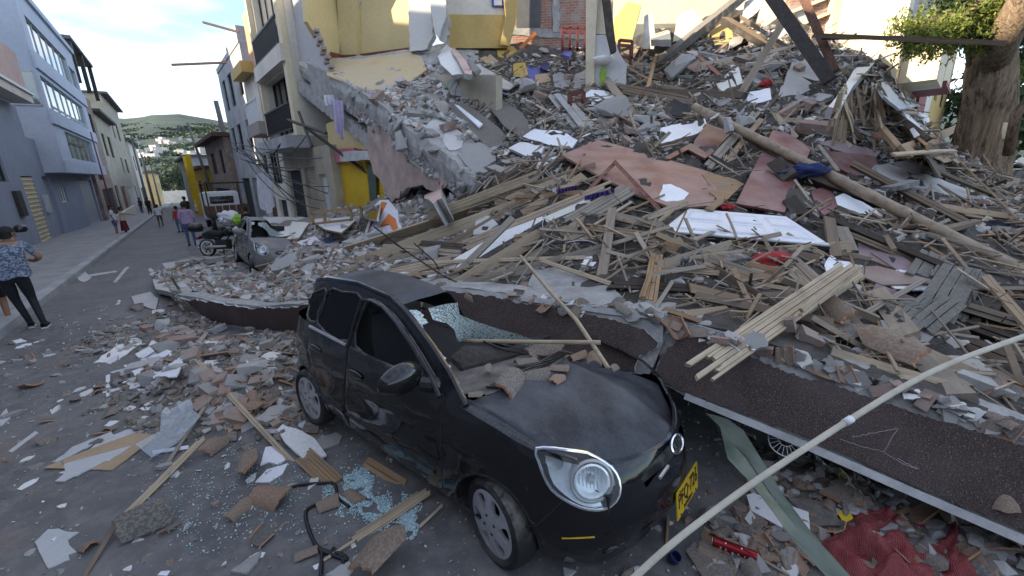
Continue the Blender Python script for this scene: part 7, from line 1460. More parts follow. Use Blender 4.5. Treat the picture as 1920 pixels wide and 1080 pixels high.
for x0, y0, x1, y1, kinds, a, b in REG:
 for kd, n in kinds.items():
  for _ in range(int(n * 1.25)):
   px, py = rs.uniform(x0, x1), rs.uniform(y0, y1); d_ = hitd(px, py)
   if not d_: continue
   s_ = rs.uniform(a, b) * rs.uniform(.6, 1.1) * min(1.3, max(.8, .7 + .08 * d_[2]))
   if heroclose(px, py, max(9, .55 * s_ * FPX / d_[2]), .04): continue
   put(kd, px, py, s_ if kd != 'roof_tile' else min(.34, max(.15, s_)), .45)
for (x0, y0), (x1, y1), n in (((790, 540), (1240, 582), 60), ((1262, 606), (1580, 696), 46), ((1580, 694), (1915, 806), 44)):
 for _ in range(n):
  t = rs.random(); kd = rs.choice(('roof_tile', 'slab_piece', 'plaster_piece', 'brick', 'slab_piece')); put(kd, x0 + (x1 - x0) * t, y0 + (y1 - y0) * t + rs.uniform(-3, 14), rs.uniform(.05, .16) if kd != 'roof_tile' else rs.uniform(.13, .24), .4)
for k in range(13):
 t = rs.random(); i = 1 + int(t * (len(E_) - 2)); u = rs.random(); a, b = E_[i], E_[i + 1 if i + 1 < len(E_) else i]; x, y = a[0] + (b[0] - a[0]) * u, a[1] + (b[1] - a[1]) * u + rs.uniform(-4, HP[min(i, 9)] * .8); o = put('concrete_chunk', x, y, rs.uniform(.18, .5), .6, .2)
def putstick(px, py, ang, lpx, wpx, th, name, mesh=None, q=.7):
 dx, dy = math.cos(ang) * lpx / 2, -math.sin(ang) * lpx / 2; me = mesh or rs.choice(PROTO['plank']); o = stick(name, None, None, (px - dx, py - dy), (px + dx, py + dy), wpx, th, WG, lift=.0, q=q, reg=False, me=me, roll=rs.uniform(-.5, .5)); L_ = lpx / FPX * zcam(o.location); tag(o, *label_for(name, px, py, L_)); return o
SR = [(1160, 15, 1500, 150, 44, 20, (-1.4, 1.4), (60, 200), (6, 18)), (780, 360, 1250, 560, 80, 44, (.1, .75), (90, 340), (9, 26)), (1230, 430, 1640, 600, 80, 44, (-.5, .6), (70, 280), (9, 25)), (1430, 400, 1915, 740, 80, 50, (-.9, .2), (90, 360), (9, 27)), (1130, 60, 1500, 340, 60, 44, (-1., 1.), (50, 190), (5, 15)), (1430, 110, 1780, 330, 44, 44, (-1.5, -.1), (50, 170), (4, 12)), (940, 280, 1250, 400, 14, 34, (.1, 1.), (30, 110), (4, 10)), (1640, 290, 1900, 420, 22, 30, (-.8, .1), (40, 140), (3, 8)), (600, 480, 900, 540, 12, 40, (-.1, .5), (40, 140), (3, 9)), (280, 600, 560, 800, 6, 16, (-1.2, 1.2), (20, 70), (3, 7))]
for x0, y0, x1, y1, n1, n2, (a, b), (l0, l1), (w0, w1) in SR:
 for k in range(int(1.3 * (n1 + n2))):
  ln = k >= 1.3 * n1; px, py = rs.uniform(x0, x1), rs.uniform(y0, y1)
  if hitd(px, py) is None or onhero(px, py, GUARD): continue
  an_, le_ = rs.uniform(a, b) + rs.gauss(0, .15), rs.uniform(l0, l1) * (1.1 if ln else 1)
  if sum(onhero(px + math.cos(an_) * le_ * q, py - math.sin(an_) * le_ * q, GUARD) for q in (-.48, -.35, -.2, .2, .35, .48)) > (0 if rs.random() > .35 else 2) or sum(onhero(px + math.cos(an_) * le_ * q, py - math.sin(an_) * le_ * q, STKS) for q in (-.4, -.2, 0, .2, .4)) > 1 or any(onhero(px + math.cos(an_) * le_ * q, py - math.sin(an_) * le_ * q, DOOR) for q in (-.5, -.35, -.2, 0, .2, .35, .5)): continue
  putstick(px, py, an_, le_, rs.uniform(2, 4.5) if ln else rs.uniform(w0, w1), .015 if ln else rs.choice((.025, .04, .06)), 'lath' if ln else 'plank')
# -- small rubble nobody could count
def scatter(name, label, surf, n, smin, smax, mat, protos, seed, power=1.4, maxd=16, region=None, flatn=.6, sink=.2):
 rg = np.random.default_rng(seed); VA = np.array(surf.v); Fq = np.array([f for f in surf.f if len(f) == 4]); A = VA[Fq]; c = A.mean(1); nr = np.cross(A[:, 2] - A[:, 0], A[:, 3] - A[:, 1]); ar = np.linalg.norm(nr, axis=1) / 2 + 1e-12; nr /= (2 * ar)[:, None]
 nr[nr[:, 2] < 0] *= -1; d = np.linalg.norm(c - np.array(CO), axis=1); w = ar / np.maximum(d, 1) ** power * (d < maxd) * (nr[:, 2] > .05)
 if region is not None: w = w * np.array([region(p) for p in c])
 idx = rg.choice(len(Fq), n, p=w / w.sum()); uv = rg.random((n, 2)); P = A[idx]; u, v = uv[:, :1], uv[:, 1:]; pts = P[:, 0] * (1 - u) * (1 - v) + P[:, 1] * u * (1 - v) + P[:, 2] * u * v + P[:, 3] * (1 - u) * v
 sz = (smin + (smax - smin) * rg.random(n) ** 2.2) * (1 + .05 * d[idx]); VV = []; FF = []; T = []; off = 0; cp = np.array(CO)
 for i in range(n):
  q_ = V(pts[i]); vd = (CO - q_).normalized()
  if any(b_.ray_cast(q_ - vd * (sz[i] * .4 + .05), vd, .55 + sz[i])[0] is not None for b_ in HERO): continue
  pr = protos[int(rg.integers(len(protos)))]; z = V(nr[idx[i]]) * .7 + V(rg.normal(0, flatn, 3)) + V((0, 0, .4)); q = z.to_track_quat('Z', 'Y').to_matrix() @ Matrix.Rotation(float(rg.uniform(0, 6.28)), 3, 'Z'); M_ = np.array(q) * sz[i]
  VV.append(pr[0] @ M_.T + pts[i] + np.array(nr[idx[i]]) * sz[i] * (.5 - sink) * .4); FF += [tuple(k + off for k in f) for f in pr[1]]; T += [float(rg.random() * .998)] * len(pr[1]); off += len(pr[0])
 me = bpy.data.meshes.new(name); me.from_pydata(np.concatenate(VV).tolist(), [], FF); me.materials.append(MATS[mat]); a = me.attributes.new('tint', 'FLOAT', 'FACE'); a.data.foreach_set('value', T); me.update()
 return tag(link(name, me), label, 'rubble', kind='stuff')
def np_proto(m_): return np.array(m_.v), m_.f
CH = [np_proto(chunk_mb(200 + k, (1, .8, .5), 10)) for k in range(6)] + [np_proto(slabpiece_mb(220 + k, .14)) for k in range(3)]; FL = [np_proto(slabpiece_mb(240 + k, .1)) for k in range(5)]
SK = [np_proto(plank_mb(1, .03, .02, 260 + k, 1, 0, .02)) for k in range(4)] + [np_proto(plank_mb(1, .07, .025, 270 + k, 1, 0, .0)) for k in range(3)]
_tim = lambda p: .22 if p[1] < 8.6 and p[0] > -.9 and not (p[0] > 5 and p[1] > 6) else 1.
scatter('rubble_chips', 'small grey rubble chips over the upper slab slope', surfA, 2800, .03, .2, 'mixed_pale', CH, 1, .8, region=lambda p: 1. if p[2] < 5.6 - .12 * (p[1] - 14) else .12)
scatter('rubble_chips', 'small mixed rubble chips all over the great heap', surfB, 5600, .025, .15, 'mixed_grit', CH, 2, 1.1, sink=.35, region=_tim)
scatter('pale_chips', 'small pale plaster chips all over the great heap', surfB, 3000, .025, .16, 'mixed_pale', FL, 3, .9, region=_tim)
scatter('splinters', 'thin wood splinters all over the great heap', surfB, 3600, .15, .6, 'wood_grey', SK, 4, 1.2, flatn=.5)
scatter('rubble_chips', 'small pale rubble chips on the mound behind the left beam', surfC, 6500, .03, .17, 'mixed_pale', CH, 5, 1.1); scatter('splinters', 'thin wood splinters on the mound behind the car', surfC, 500, .12, .5, 'wood_grey', SK, 6, 1.2, flatn=.5)
_near = lambda p: 1. if gh(p[0], p[1]) - gz(p[0], p[1]) > .035 else .06
scatter('street_chips', 'small tile and brick chips spread over the street', surfG, 7000, .012, .12, 'mixed_grit', CH, 7, .9, region=_near, maxd=11)
scatter('street_tile_chips', 'reddish clay chips spread over the street', surfG, 1600, .012, .07, 'brick_chunk', CH, 8, .8, region=lambda p: _near(p) + .1, maxd=11)
flatg = MB(); flatg.grid([[V((x, y, gz(x, y) + .004)) for x in np.arange(-11, 4, .25)] for y in np.arange(.3, 14, .25)])
scatter('street_specks', 'tiny white specks and plaster crumbs over the asphalt', flatg, 9000, .004, .022, 'mixed_pale', CH[:4], 9, .9, maxd=12); scatter('street_specks', 'white plaster flakes over the asphalt', flatg, 700, .01, .06, 'plaster_white', FL, 10, .6, maxd=12)
# == the street in front: boards, tiles, glass, pole, sack, vehicles
M_plain('sheet_dusty', (.5, .52, .54), .8, var=.18, scale=6, bump=.15, dust=.3)
M_plain('can_red', (.3, .02, .025), .25, .6, var=.15); M_plain('yellow_plastic', (.6, .45, .02), .5, var=.1); M_plain('car_window_grey', (.1, .1, .1), .1)
def _glassy():
 b = NB('glass_grains'); r_ = b.rand(); c = b.ramp(r_, [(0, (.22, .38, .42)), (.6, (.42, .58, .62)), (1, (.7, .8, .82))]); MATS['glass_grains'] = b.set(Base_Color=c, Roughness=.15, Specular_IOR_Level=.8)
_glassy(); _clear('clear_plastic', (.85, .88, .93), .8, .12)
G_ = [
 ('torn_board', 'large torn white board on the asphalt at the left', 'board', [(103, 902), (123, 884), (119, 872), (133, 862), (150, 855), (190, 826), (213, 815), (235, 806), (267, 803), (257, 815), (259, 824), (240, 840), (203, 865), (198, 864), (155, 885), (120, 902)], .012, 'sheet_dusty', 1.2, .03),
 ('torn_board', 'narrow torn white strip above the large torn white board', 'board', [(96, 866), (120, 852), (135, 838), (208, 808), (214, 818), (170, 835), (132, 855), (110, 866)], .012, 'sheet_dusty', 1.2, .02),
 ('tan_board', 'thin tan board under the large torn white board', 'board', [(82, 877), (120, 860), (250, 812), (300, 815), (258, 845), (210, 881), (170, 880)], .008, 'cardboard', .6, .0),
 ('white_scrap', 'white jagged board scrap at the lower left corner', 'board', [(65, 1016), (90, 992), (110, 991), (127, 997), (148, 997), (127, 1012), (130, 1022), (143, 1034), (128, 1040), (131, 1049), (90, 1065)], .01, 'sheet_dusty', .8, .01),
 ('white_scrap', 'small white scrap at the bottom left edge of the street', 'board', [(295, 1078), (302, 1071), (325, 1070), (318, 1080)], .01, 'sheet_white', .8, .0),
 ('white_board', 'white plaster board leftmost of the three in the rubble by the left beam', 'plaster board', [(175, 680), (213, 652), (227, 634), (277, 632), (260, 648), (213, 678)], .015, 'plaster_white', 1.5, .04), ('white_board', 'white plaster board nearest the left beam', 'plaster board', [(290, 628), (323, 611), (340, 620), (322, 645), (274, 656)], .02, 'sheet_white', 1.5, .05),
 ('white_board', 'largest white plaster board in the rubble by the left beam', 'plaster board', [(258, 688), (267, 664), (300, 650), (348, 667), (330, 706), (286, 706)], .015, 'sheet_white', 1.5, .05),
 ('white_wedge', 'white wedge of board at the left picture edge', 'board', [(0, 780), (12, 765), (20, 783), (4, 797), (0, 798)], .01, 'sheet_dusty', .5, .02), ('slat', 'grey slat crossing the street near the left edge', 'slat', [(15, 846), (66, 808), (72, 811), (22, 848)], .01, 'sheet_dusty', 0, .01),
 ('broken_wallboard', 'pale wall board with a splintered wooden end beside the car', 'board', [(519, 806), (530, 795), (566, 808), (590, 822), (612, 852), (602, 858), (600, 878), (585, 872), (560, 852), (535, 830)], .02, 'plaster_white', 1.2, .07),
 ('white_tile', 'white broken tile left of the splintered wall board', 'tile', [(488, 872), (498, 838), (515, 836), (535, 862), (520, 870), (503, 866)], .012, 'sheet_white', 1., .02), ('white_tile', 'white tile scrap under a clay tile left of the splintered wall board', 'tile', [(478, 904), (500, 880), (540, 868), (530, 888), (505, 904)], .012, 'sheet_white', 1., .01),
 ('grey_tile', 'grey slate piece beside the sill of the car', 'tile', [(590, 825), (630, 810), (642, 817), (635, 832), (605, 842)], .02, 'concrete', 1., .03),
 ('dark_slate', 'dark slate at the bottom edge left of the cable', 'slate', [(432, 1070), (460, 1050), (490, 1032), (483, 1052), (460, 1075)], .02, 'concrete', .8, .02), ('grey_slab', 'grey stone at the bottom edge before the curved tile', 'slab', [(610, 1078), (640, 1058), (655, 1052), (662, 1066), (650, 1085)], .04, 'concrete', 1., .02),
 ('brick_slab', 'square brick slab at the end of the left beam', 'slab', [(286, 523), (332, 519), (356, 540), (330, 550), (292, 542)], .11, 'concrete_pale', .8, .15), ('brick_slab', 'smaller brick slab left of the square one', 'slab', [(246, 556), (282, 547), (297, 560), (292, 580), (252, 570)], .1, 'concrete_pale', .8, .12), ('brick_slab', 'pale flat slab on the street before the motorbike', 'slab', [(303, 494), (345, 487), (350, 498), (312, 505)], .12, 'concrete_pale', 1, .12),
 ('plastic_scrap', 'small white scrap near the number two clay tile', 'scrap', [(586, 1061), (600, 1055), (599, 1067), (590, 1068)], .005, 'sheet_white', .5, .0),
 ('grey_board', 'grey wooden sheet lying under the beam by the red mesh sack', 'board', [(1473, 930), (1540, 940), (1566, 950), (1575, 985), (1528, 985)], .02, 'wood_weathered', .8, .04), ('paper', 'folded white paper lying behind the green metal bar', 'paper', [(1400, 928), (1412, 924), (1516, 960), (1519, 992), (1464, 988), (1408, 957)], .006, 'paper', 0, .05),
 ('yellow_packet', 'yellow and green packet behind the red mesh sack', 'packet', [(1568, 958), (1592, 954), (1600, 972), (1582, 981)], .01, 'yellow_plastic', .5, .03),
 ('roof_shard', 'big flat slate shard before the drink can', 'shard', [(1286, 1032), (1300, 1016), (1350, 1032), (1385, 1062), (1375, 1082), (1320, 1085)], .015, 'tile_clay', 1., .03), ('roof_shard', 'flat clay shard with orange edge behind the drink can', 'shard', [(1384, 952), (1402, 950), (1440, 978), (1415, 998), (1390, 985)], .015, 'tile_clay', 1., .04), ('roof_shard', 'flat clay shard right of the drink can', 'shard', [(1422, 1030), (1450, 1015), (1478, 1035), (1478, 1052), (1430, 1048)], .015, 'tile_clay', 1., .03),
 ('roof_shard', 'large dark shard low under the right beam', 'shard', [(1536, 920), (1580, 900), (1622, 930), (1620, 945), (1570, 938)], .02, 'tile_clay', 1., .05),
]
for nm_, lb, ct, P, th, mt, rg2, lf in G_: flat(nm_, lb, ct, P, th, mt, 'tile_edge' if nm_ == 'roof_shard' else ('brick_chunk' if nm_ == 'brick_slab' else None), ragged=rg2, lift=lf, q=.7)
o = flat('plastic_sheet', 'clear plastic sheet curling over the rubble beside the torn boards', 'plastic sheet', [(253, 832), (300, 808), (302, 776), (330, 762), (358, 746), (362, 768), (376, 780), (345, 815), (333, 830), (284, 858)], .003, 'clear_plastic', lift=.12, q=.7, reg=False)
for lb, a, b, w, th, mt, st in [
 ('long splintered lath lying across the street at the lower left', (384, 818), (216, 985), 12, .015, WP, 3), ('dark thin lath end running to the bottom edge', (232, 960), (155, 1085), 7, .012, WG, 1), ('dark thin stick standing over the plastic sheet', (396, 744), (300, 890), 6, .012, WG, 1),
 ('splintered pale plank upright in the rubble left of the car', (398, 690), (440, 806), 26, .02, WP, 5), ('long lath leaning from the rubble to the asphalt', (368, 672), (580, 900), 9, .02, WP, 2), ('split bamboo strip bundle on the asphalt by the front wheel', (804, 918), (662, 1014), 20, .015, WP, 5), ('thin tail of the split bamboo bundle', (668, 1010), (604, 1052), 5, .01, WP, 1), ('short squared timber lying beside the car sill', (682, 862), (756, 908), 22, .06, WT, 2), ('thin splinter by the front wheel', (786, 988), (830, 946), 5, .01, WP, 1), ('splintered wooden end of the pale wall board', (566, 850), (628, 908), 34, .03, WT, 7),
 ('white plastic strip on the clear plastic sheet', (284, 848), (352, 838), 7, .01, 'sheet_white', 1), ('upper bar of a broken white window frame', (192, 737), (300, 708), 6, .02, 'frame_white', 1), ('lower bar of a broken white window frame', (205, 700), (296, 676), 6, .02, 'frame_white', 1), ('short bar of a broken white window frame', (202, 702), (203, 742), 6, .02, 'frame_white', 1), ('right bar of a broken white window frame', (298, 676), (290, 706), 5, .02, 'frame_white', 1),
 ('white long strip above the broken window frame', (230, 716), (262, 722), 5, .01, 'sheet_white', 1), ('pale stick along the bumper', (1254, 965), (1250, 1020), 5, .02, WT, 1), ('grey iron rod under the right beam', (1450, 886), (1545, 918), 4, .01, 'frame_metal', 1), ('thin stick by the drink can', (1345, 1000), (1480, 1078), 4, .01, WG, 1), ('brown stick standing behind the drink can', (1424, 1026), (1442, 994), 6, .02, WT, 1), ('short batten in front of the red mesh sack', (1676, 968), (1706, 952), 9, .02, WT, 1)]:
 stick('lath' if w < 15 else 'plank', lb, 'lath' if w < 15 else 'wooden plank', a, b, w, th, mt, st, .9, .02, .8, .004)
stick('white_lath', 'white batten sticking out from the grey wrecked car', 'batten', (462, 470), (516, 462), 7, .05, 'sheet_white', Y=(13.2, 12.6));
boxon('fallen_wall_piece', 'row of plastered bricks lying on the street by the motorbike', 'wall piece', (345, 494), (442, 486), 14, .4, 'brick_chunk', lift=.3, rough=.04)
for k, (x, y, s_) in enumerate(((350, 493, .42), (375, 492, .5), (405, 488, .5), (430, 486, .46))): o = put('slab_piece', x, y, s_ * 1.3, .1); o['label'] = ['leftmost', 'second', 'third', 'rightmost'][k] + ' pale plaster cap on the fallen brick row'; del o['group']
for lb, x, y, s_, rx, rz in (('large curved clay tile standing at the bottom edge', 715, 1045, .40, -20, 60), ('dark curved clay tile on the asphalt at the lower left', 285, 985, .40, 20, 40), ('curved clay tile on the asphalt left of the wall board', 470, 885, .34, 10, -60), ('small clay tile shard inside the cable loop', 617, 950, .17, 12, 30), ('long clay tile shard left of the black cable', 512, 938, .26, 8, -10), ('red clay tile shard near the laths', 405, 842, .26, 20, 80), ('clay tile shard on the road at the left of the cable', 452, 960, .16, 20, 70), ('curved clay tile in the rubble by the rear wheel', 470, 775, .3, 10, 20), ('round clay tile near the right beam edge', 1650, 672, .5, -30, 100), ('clay tile on the upper edge of the right beam', 1590, 640, .34, 10, 30), ('large hollow clay tile with dark mouth', 1560, 600, .4, -40, 80)):
 h_ = hit(x, y); o = bpy.data.objects.new('roof_tile', PROTO['roof_tile'][int(x) % 10]); COL.objects.link(o); o.matrix_world = Matrix.Translation(h_[0] + V((0, 0, .06 * s_ / .25))) @ Matrix.Rotation(R(rz), 4, 'Z') @ Matrix.Rotation(R(rx), 4, 'X') @ Matrix.Diagonal((s_ / .25,) * 3 + (1,)); tag(o, lb, 'roof tile')
for k, (x, y, z, s_, rx, rz) in enumerate(((1025, 655, 1.0, .3, 20, 20), (955, 715, 1.0, .3, 25, 70), (1005, 702, .99, .2, 15, 10), (1052, 690, .985, .22, -10, -20), (893, 738, .99, .1, 0, 0), (1045, 708, .985, .14, 10, 50), (1085, 665, 1.0, .13, 5, 30), (985, 676, .99, .18, 10, 200), (1115, 668, 1.0, .16, 10, 80), (1150, 688, .98, .1, 10, 40), (915, 690, .98, .12, 20, 90))):
 p = CM @ cun(x, y, 2, z); o = bpy.data.objects.new('roof_tile', PROTO['roof_tile'][k % 10]); COL.objects.link(o); o.matrix_world = Matrix.Translation(p) @ Matrix.Rotation(R(rz), 4, 'Z') @ Matrix.Rotation(R(rx), 4, 'X') @ Matrix.Diagonal((s_ / .25, s_ / .25, s_ / .25, 1)); tag(o, ['orange edged clay tile behind the wiper', 'large clay tile shard leaning on the cowl of the black car', 'middle clay tile shard in the broken windscreen', 'clay tile shard on the cowl right of the middle one', 'small red clay bit at the pillar foot of the black car', 'thin clay shard on the cowl of the black car', 'clay bit under the level lath', 'dusty tile left of the wiper', 'clay bit at the end of the bonnet edge', 'clay crumb on the bonnet by the leaning lath', 'small clay crumb deep in the windscreen'][k], 'roof tile')
mm = MB(); P = [cun(*q, 1, y) for q, y in (((846, 668), -.35), ((870, 648), -.25), ((935, 650), -.05), ((1020, 656), .2), ((930, 672), -.12), ((868, 690), -.32))]; mm.prism([CM @ p for p in P], (0, 0, -.05)); o = mm.build('concrete_piece', MATS['rubble_base']); recentre(o); tag(o, 'flat concrete piece fallen through the broken windscreen', 'concrete')
def glass_patch(name, label, polys, n, seed):
 rg = np.random.default_rng(seed); mm = MB()
 for cx, cy, rx, ry in polys:
  for k in range(n):
   a = rg.uniform(0, 6.28); r_ = rg.random() ** .6; x, y = cx + rx * r_ * math.cos(a), cy + ry * r_ * math.sin(a)
   if noise.noise(V((x * .045, y * .06, seed))) < -.12: continue
   p = gnd(x, y); s_ = rg.uniform(.003, .0075); mm.box(p + V((0, 0, s_ * .4 + rg.uniform(0, .006))), (s_ * 1.3, s_, s_ * .8), Matrix.Rotation(rg.uniform(0, 3), 3, 'Z') @ Matrix.Rotation(rg.uniform(-.8, .8), 3, 'X'), t=float(rg.uniform(0, .99)))
 return tag(mm.build(name, MATS['glass_grains'], recalc=False), label, 'broken glass', kind='stuff')
glass_patch('broken_glass', 'bluish crumbs of safety glass on the asphalt beside the car', [(664, 920, 30, 32), (680, 900, 22, 26), (702, 952, 30, 28), (650, 930, 46, 42), (768, 980, 18, 34), (735, 960, 60, 40)], 1500, 3)
glass_patch('broken_glass', 'scattered glass crumbs over the asphalt around the cable', [(560, 900, 170, 120), (400, 930, 160, 110)], 900, 4)
def cable(label, P, r_, mat='cable_black'):
 Q = [gnd(*p) + V((0, 0, r_)) for p in P]; S_ = []
 for i in range(len(Q) - 1):
  a, b, c, d = Q[max(0, i - 1)], Q[i], Q[i + 1], Q[min(len(Q) - 1, i + 2)]
  for j in range(6): t = j / 6; S_.append(.5 * ((2 * b) + (c - a) * t + (2 * a - 5 * b + 4 * c - d) * t * t + (3 * b - a - 3 * c + d) * t ** 3))
 S_.append(Q[-1]); mm = MB(); mm.tube(S_, r_, 8); o = mm.build('cable', MATS[mat], None, True); recentre(o); tag(o, label, 'cable')
cable('black cable loop on the asphalt beside the car', [(602, 1085), (604, 1040), (600, 1035), (648, 1052), (640, 1042), (598, 1030), (578, 990), (575, 960), (600, 945)], .012); cable('short black cable end near the splintered board', [(536, 920), (560, 912), (605, 908), (628, 910), (634, 935), (655, 952)], .011); cable('black cable crossing below the glass patch', [(625, 1030), (640, 1045), (646, 1062)], .011)
pp = [(1180, 1092), (1250, 1028), (1330, 965), (1420, 900), (1520, 834), (1590, 789), (1700, 722), (1800, 674), (1940, 624)]; pY = [1.14, 1.2, 1.28, 1.37, 1.46, 1.53, 1.63, 1.72, 1.83]
pq = [at(*p, y) for p, y in zip(pp, pY)]; Q = []
for i in range(len(pq) - 1):
 a, b, c, d = pq[max(0, i - 1)], pq[i], pq[i + 1], pq[min(len(pq) - 1, i + 2)]
 for j in range(6): t = j / 6; Q.append(.5 * ((2 * b) + (c - a) * t + (2 * a - 5 * b + 4 * c - d) * t * t + (3 * b - a - 3 * c + d) * t ** 3))
Q.append(pq[-1]); pol = empty('plastic_pipe', pq[0], 'long cream plastic pipe curving across the lower right foreground', 'pipe')
mm = MB(); mm.tube(Q, .0118, 16); mm.build('tube', MATS['pvc'], pol, True); d_ = (pq[6] - pq[5]).normalized()
mm = MB(); mm.tube([pq[5] - d_ * .02, pq[5] + d_ * .02], .0148, 16); mm.build('coupling', MATS['frame_white'], pol, True)
tx = d_; tz = (CO - pq[5]); tz = (tz - tx * tz.dot(tx)).normalized(); ty = tz.cross(tx); Mt = Matrix((tx, ty, tz)).transposed().to_4x4()
text_obj('AO 02STUVM', 'pipe_print', .015, Matrix.Translation(pq[5] + d_ * .05 + tz * .0122) @ Mt, 'plate_black', pol, .0003, .9, 'LEFT');
d2 = (pq[7] - pq[6]).normalized(); tz2 = (CO - pq[6]); tz2 = (tz2 - d2 * tz2.dot(d2)).normalized(); text_obj('NT2', 'pipe_print', .015, Matrix.Translation(pq[6] + d2 * .03 + tz2 * .0122) @ Matrix((d2, tz2.cross(d2), tz2)).transposed().to_4x4(), 'plate_black', pol, .0003, .9, 'LEFT')
gb = empty('green_metal_bar', at(1450, 930, 1.9), 'bent green metal bar sticking out from under the beam', 'metal bar')
gA = [(1322, 774, 2.55), (1358, 815, 2.35), (1400, 858, 2.12), (1445, 925, 1.85), (1500, 1000, 1.6), (1572, 1085, 1.38)]; gBq = [(1366, 786, 2.6), (1394, 806, 2.4), (1434, 872, 2.13), (1470, 930, 1.9), (1530, 1008, 1.63), (1600, 1085, 1.42)]; gC = [(1350, 800, 2.3), (1364, 860, 2.1), (1408, 905, 1.95), (1450, 960, 1.72), (1492, 1020, 1.5), (1560, 1092, 1.33)]
for nm_, a_, b_ in (('flange', gA, gBq), ('web', gC, gA)):
 mm = MB(); mm.grid([[at(*p).lerp(at(*q), t) + V((0, .012 * math.sin(t * 3.1) , .01 * noise.noise(at(*p) * 6))) for t in (0, .15, .5, .85, 1)] for p, q in zip(a_, b_)]); mm.grid([[V(v) + V((.004, .006, -.006)) for v in mm.v[i * 5:i * 5 + 5]] for i in range(len(a_))]); mm.build(nm_, MATS['metal_green'], gb, True)
cA, cB = gnd(1336, 1015, .05), gnd(1419, 1046, .05); cA.z = cB.z = .055; ca = empty('drink_can', cA, 'crushed dark red drink can lying among the tiles under the beam', 'can'); cd_ = (cB - cA).normalized(); Lc = (cB - cA).length; Mc = Matrix.Translation(cA) @ cd_.to_track_quat('Z', 'Y').to_matrix().to_4x4(); rc = .031
mm = MB(); mm.lathe([(rc * .8, 0), (rc * .98, .006), (rc, .012), (rc, Lc * .3), (rc * .97, Lc * .5), (rc, Lc * .7), (rc, Lc - .012), (rc * .84, Lc)], Mc, 28); mm.build('can_body', MATS['can_red'], ca, True); mm = MB(); mm.lathe([(rc * .84, -.001), (rc * .8, .003), (.001, .006)], Mc, 24); mm.build('can_end', MATS['chrome'], ca, True); mm = MB(); mm.lathe([(rc * .84, Lc), (.001, Lc - .004)], Mc, 24); mm.build('can_end', MATS['chrome'], ca, True)
tz = (CO - cA); tz = (tz - cd_ * tz.dot(cd_)).normalized(); up_ = tz.cross(cd_)
for t in (.45, .82): text_obj('KO', 'can_print', .03, Matrix.Translation(cA + cd_ * Lc * t + tz * (rc + .0008)) @ Matrix((-up_, cd_, tz)).transposed().to_4x4(), 'sheet_white', ca, .0004, 1)
mm = MB()
for t, a in ((.2, -.7), (.32, -.75), (.6, -.8), (.75, -.8), (.3, .4), (.66, .5)):
 n_ = tz * math.cos(a) + up_ * math.sin(a); mm.lathe([(.005, .0), (.001, .001)], Matrix.Translation(cA + cd_ * Lc * t + n_ * (rc + .0006)) @ n_.to_track_quat('Z', 'Y').to_matrix().to_4x4(), 8)
o = mm.build('can_dots', MATS['sheet_white'], ca); o['kind'] = 'stuff'
p = gnd(1264, 1046, .04); mm = MB(); Mb = Matrix.Translation(p) @ Matrix.Rotation(R(25), 4, 'X') @ Matrix.Rotation(R(15), 4, 'Y'); mm.lathe([(.001, -.03), (.030, -.03), (.033, -.02), (.033, .03), (.029, .03), (.028, -.02), (.001, -.022)], Mb, 24); tag(mm.build('bottle_cap', MATS['blue_dark'], None, True, angle=40), 'blue plastic cap on the ground before the car bumper', 'cap')
for lb, x, y, r_, mt in (('cream round ball beside the green bar', 1452, 897, .025, 'wall_cream'), ('white ball beside the green bar', 1463, 918, .024, 'paper')): blob('ball', lb, 'ball', x, y, r_, r_, r_, mt, .03, .02, 3)
p = hit(1573, 894)[0]; mm = MB(); mm.lathe([(.018, -.01), (.026, -.01), (.026, .01), (.018, .01), (.018, -.01)], Matrix.Translation(p + V((0, -.03, .03))) @ (CO - p).to_track_quat('Z', 'Y').to_matrix().to_4x4(), 18); tag(mm.build('yellow_ring', MATS['yellow_plastic'], None, True), 'small yellow ring under the right beam', 'ring')
fc = fRt(1478, 838) - nRt * .05; fM = Matrix.Translation(fc + V((0, .02, .035))) @ (nRt + V((-.3, 0, .3))).to_track_quat('Z', 'Y').to_matrix().to_4x4(); fe = empty('fan_guard', fc, 'white wire fan guard hanging below the right beam', 'fan guard')
for r_ in (.11, .045): mm = MB(); mm.tube([fM @ V((r_ * math.cos(a), r_ * math.sin(a), .03 if r_ < .1 else 0)) for a in np.linspace(0, 6.283, 33)], .004 if r_ > .1 else .003, 6, False); mm.build('ring', MATS['frame_white'], fe)
for k in range(20): a = k * .314; mm = MB(); mm.tube([fM @ V((.045 * math.cos(a), .045 * math.sin(a), .03)), fM @ V((.11 * math.cos(a), .11 * math.sin(a), 0))], .0022, 5); mm.build('wire', MATS['frame_white'], fe)
def _mesh():
 b = NB('red_mesh'); v = b.coord((1, 1, 1), kind='UV', rand=False); w = b.n('TexWave', wave_type='BANDS', bands_direction='X'); w.inputs['Scale'].default_value = 26; w.inputs['Distortion'].default_value = 1.5; w.inputs['Detail'].default_value = 1; b.l(v, w.inputs['Vector'])
 w2 = b.n('TexWave', wave_type='BANDS', bands_direction='Y'); w2.inputs['Scale'].default_value = 26; b.l(v, w2.inputs['Vector'])
 c = b.mix(b.g(w.outputs[1], .5, .75), (.13, .008, .012), (.55, .12, .13)); b.bump(w.outputs[1], .6, .004); t_ = b.n('BsdfTransparent'); ms = b.n('MixShader'); h_ = b.math('MULTIPLY', b.g(w.outputs[1], .42, .2), b.g(w2.outputs[1], .5, .2)); b.l(b.math('MULTIPLY', h_, .75), ms.inputs[0]); b.set(Base_Color=c, Roughness=.7); b.l(b.p.outputs[0], ms.inputs[1]); b.l(t_.outputs[0], ms.inputs[2]); b.l(ms.outputs[0], b.out.inputs[0]); MATS['red_mesh'] = b.mat
_mesh()
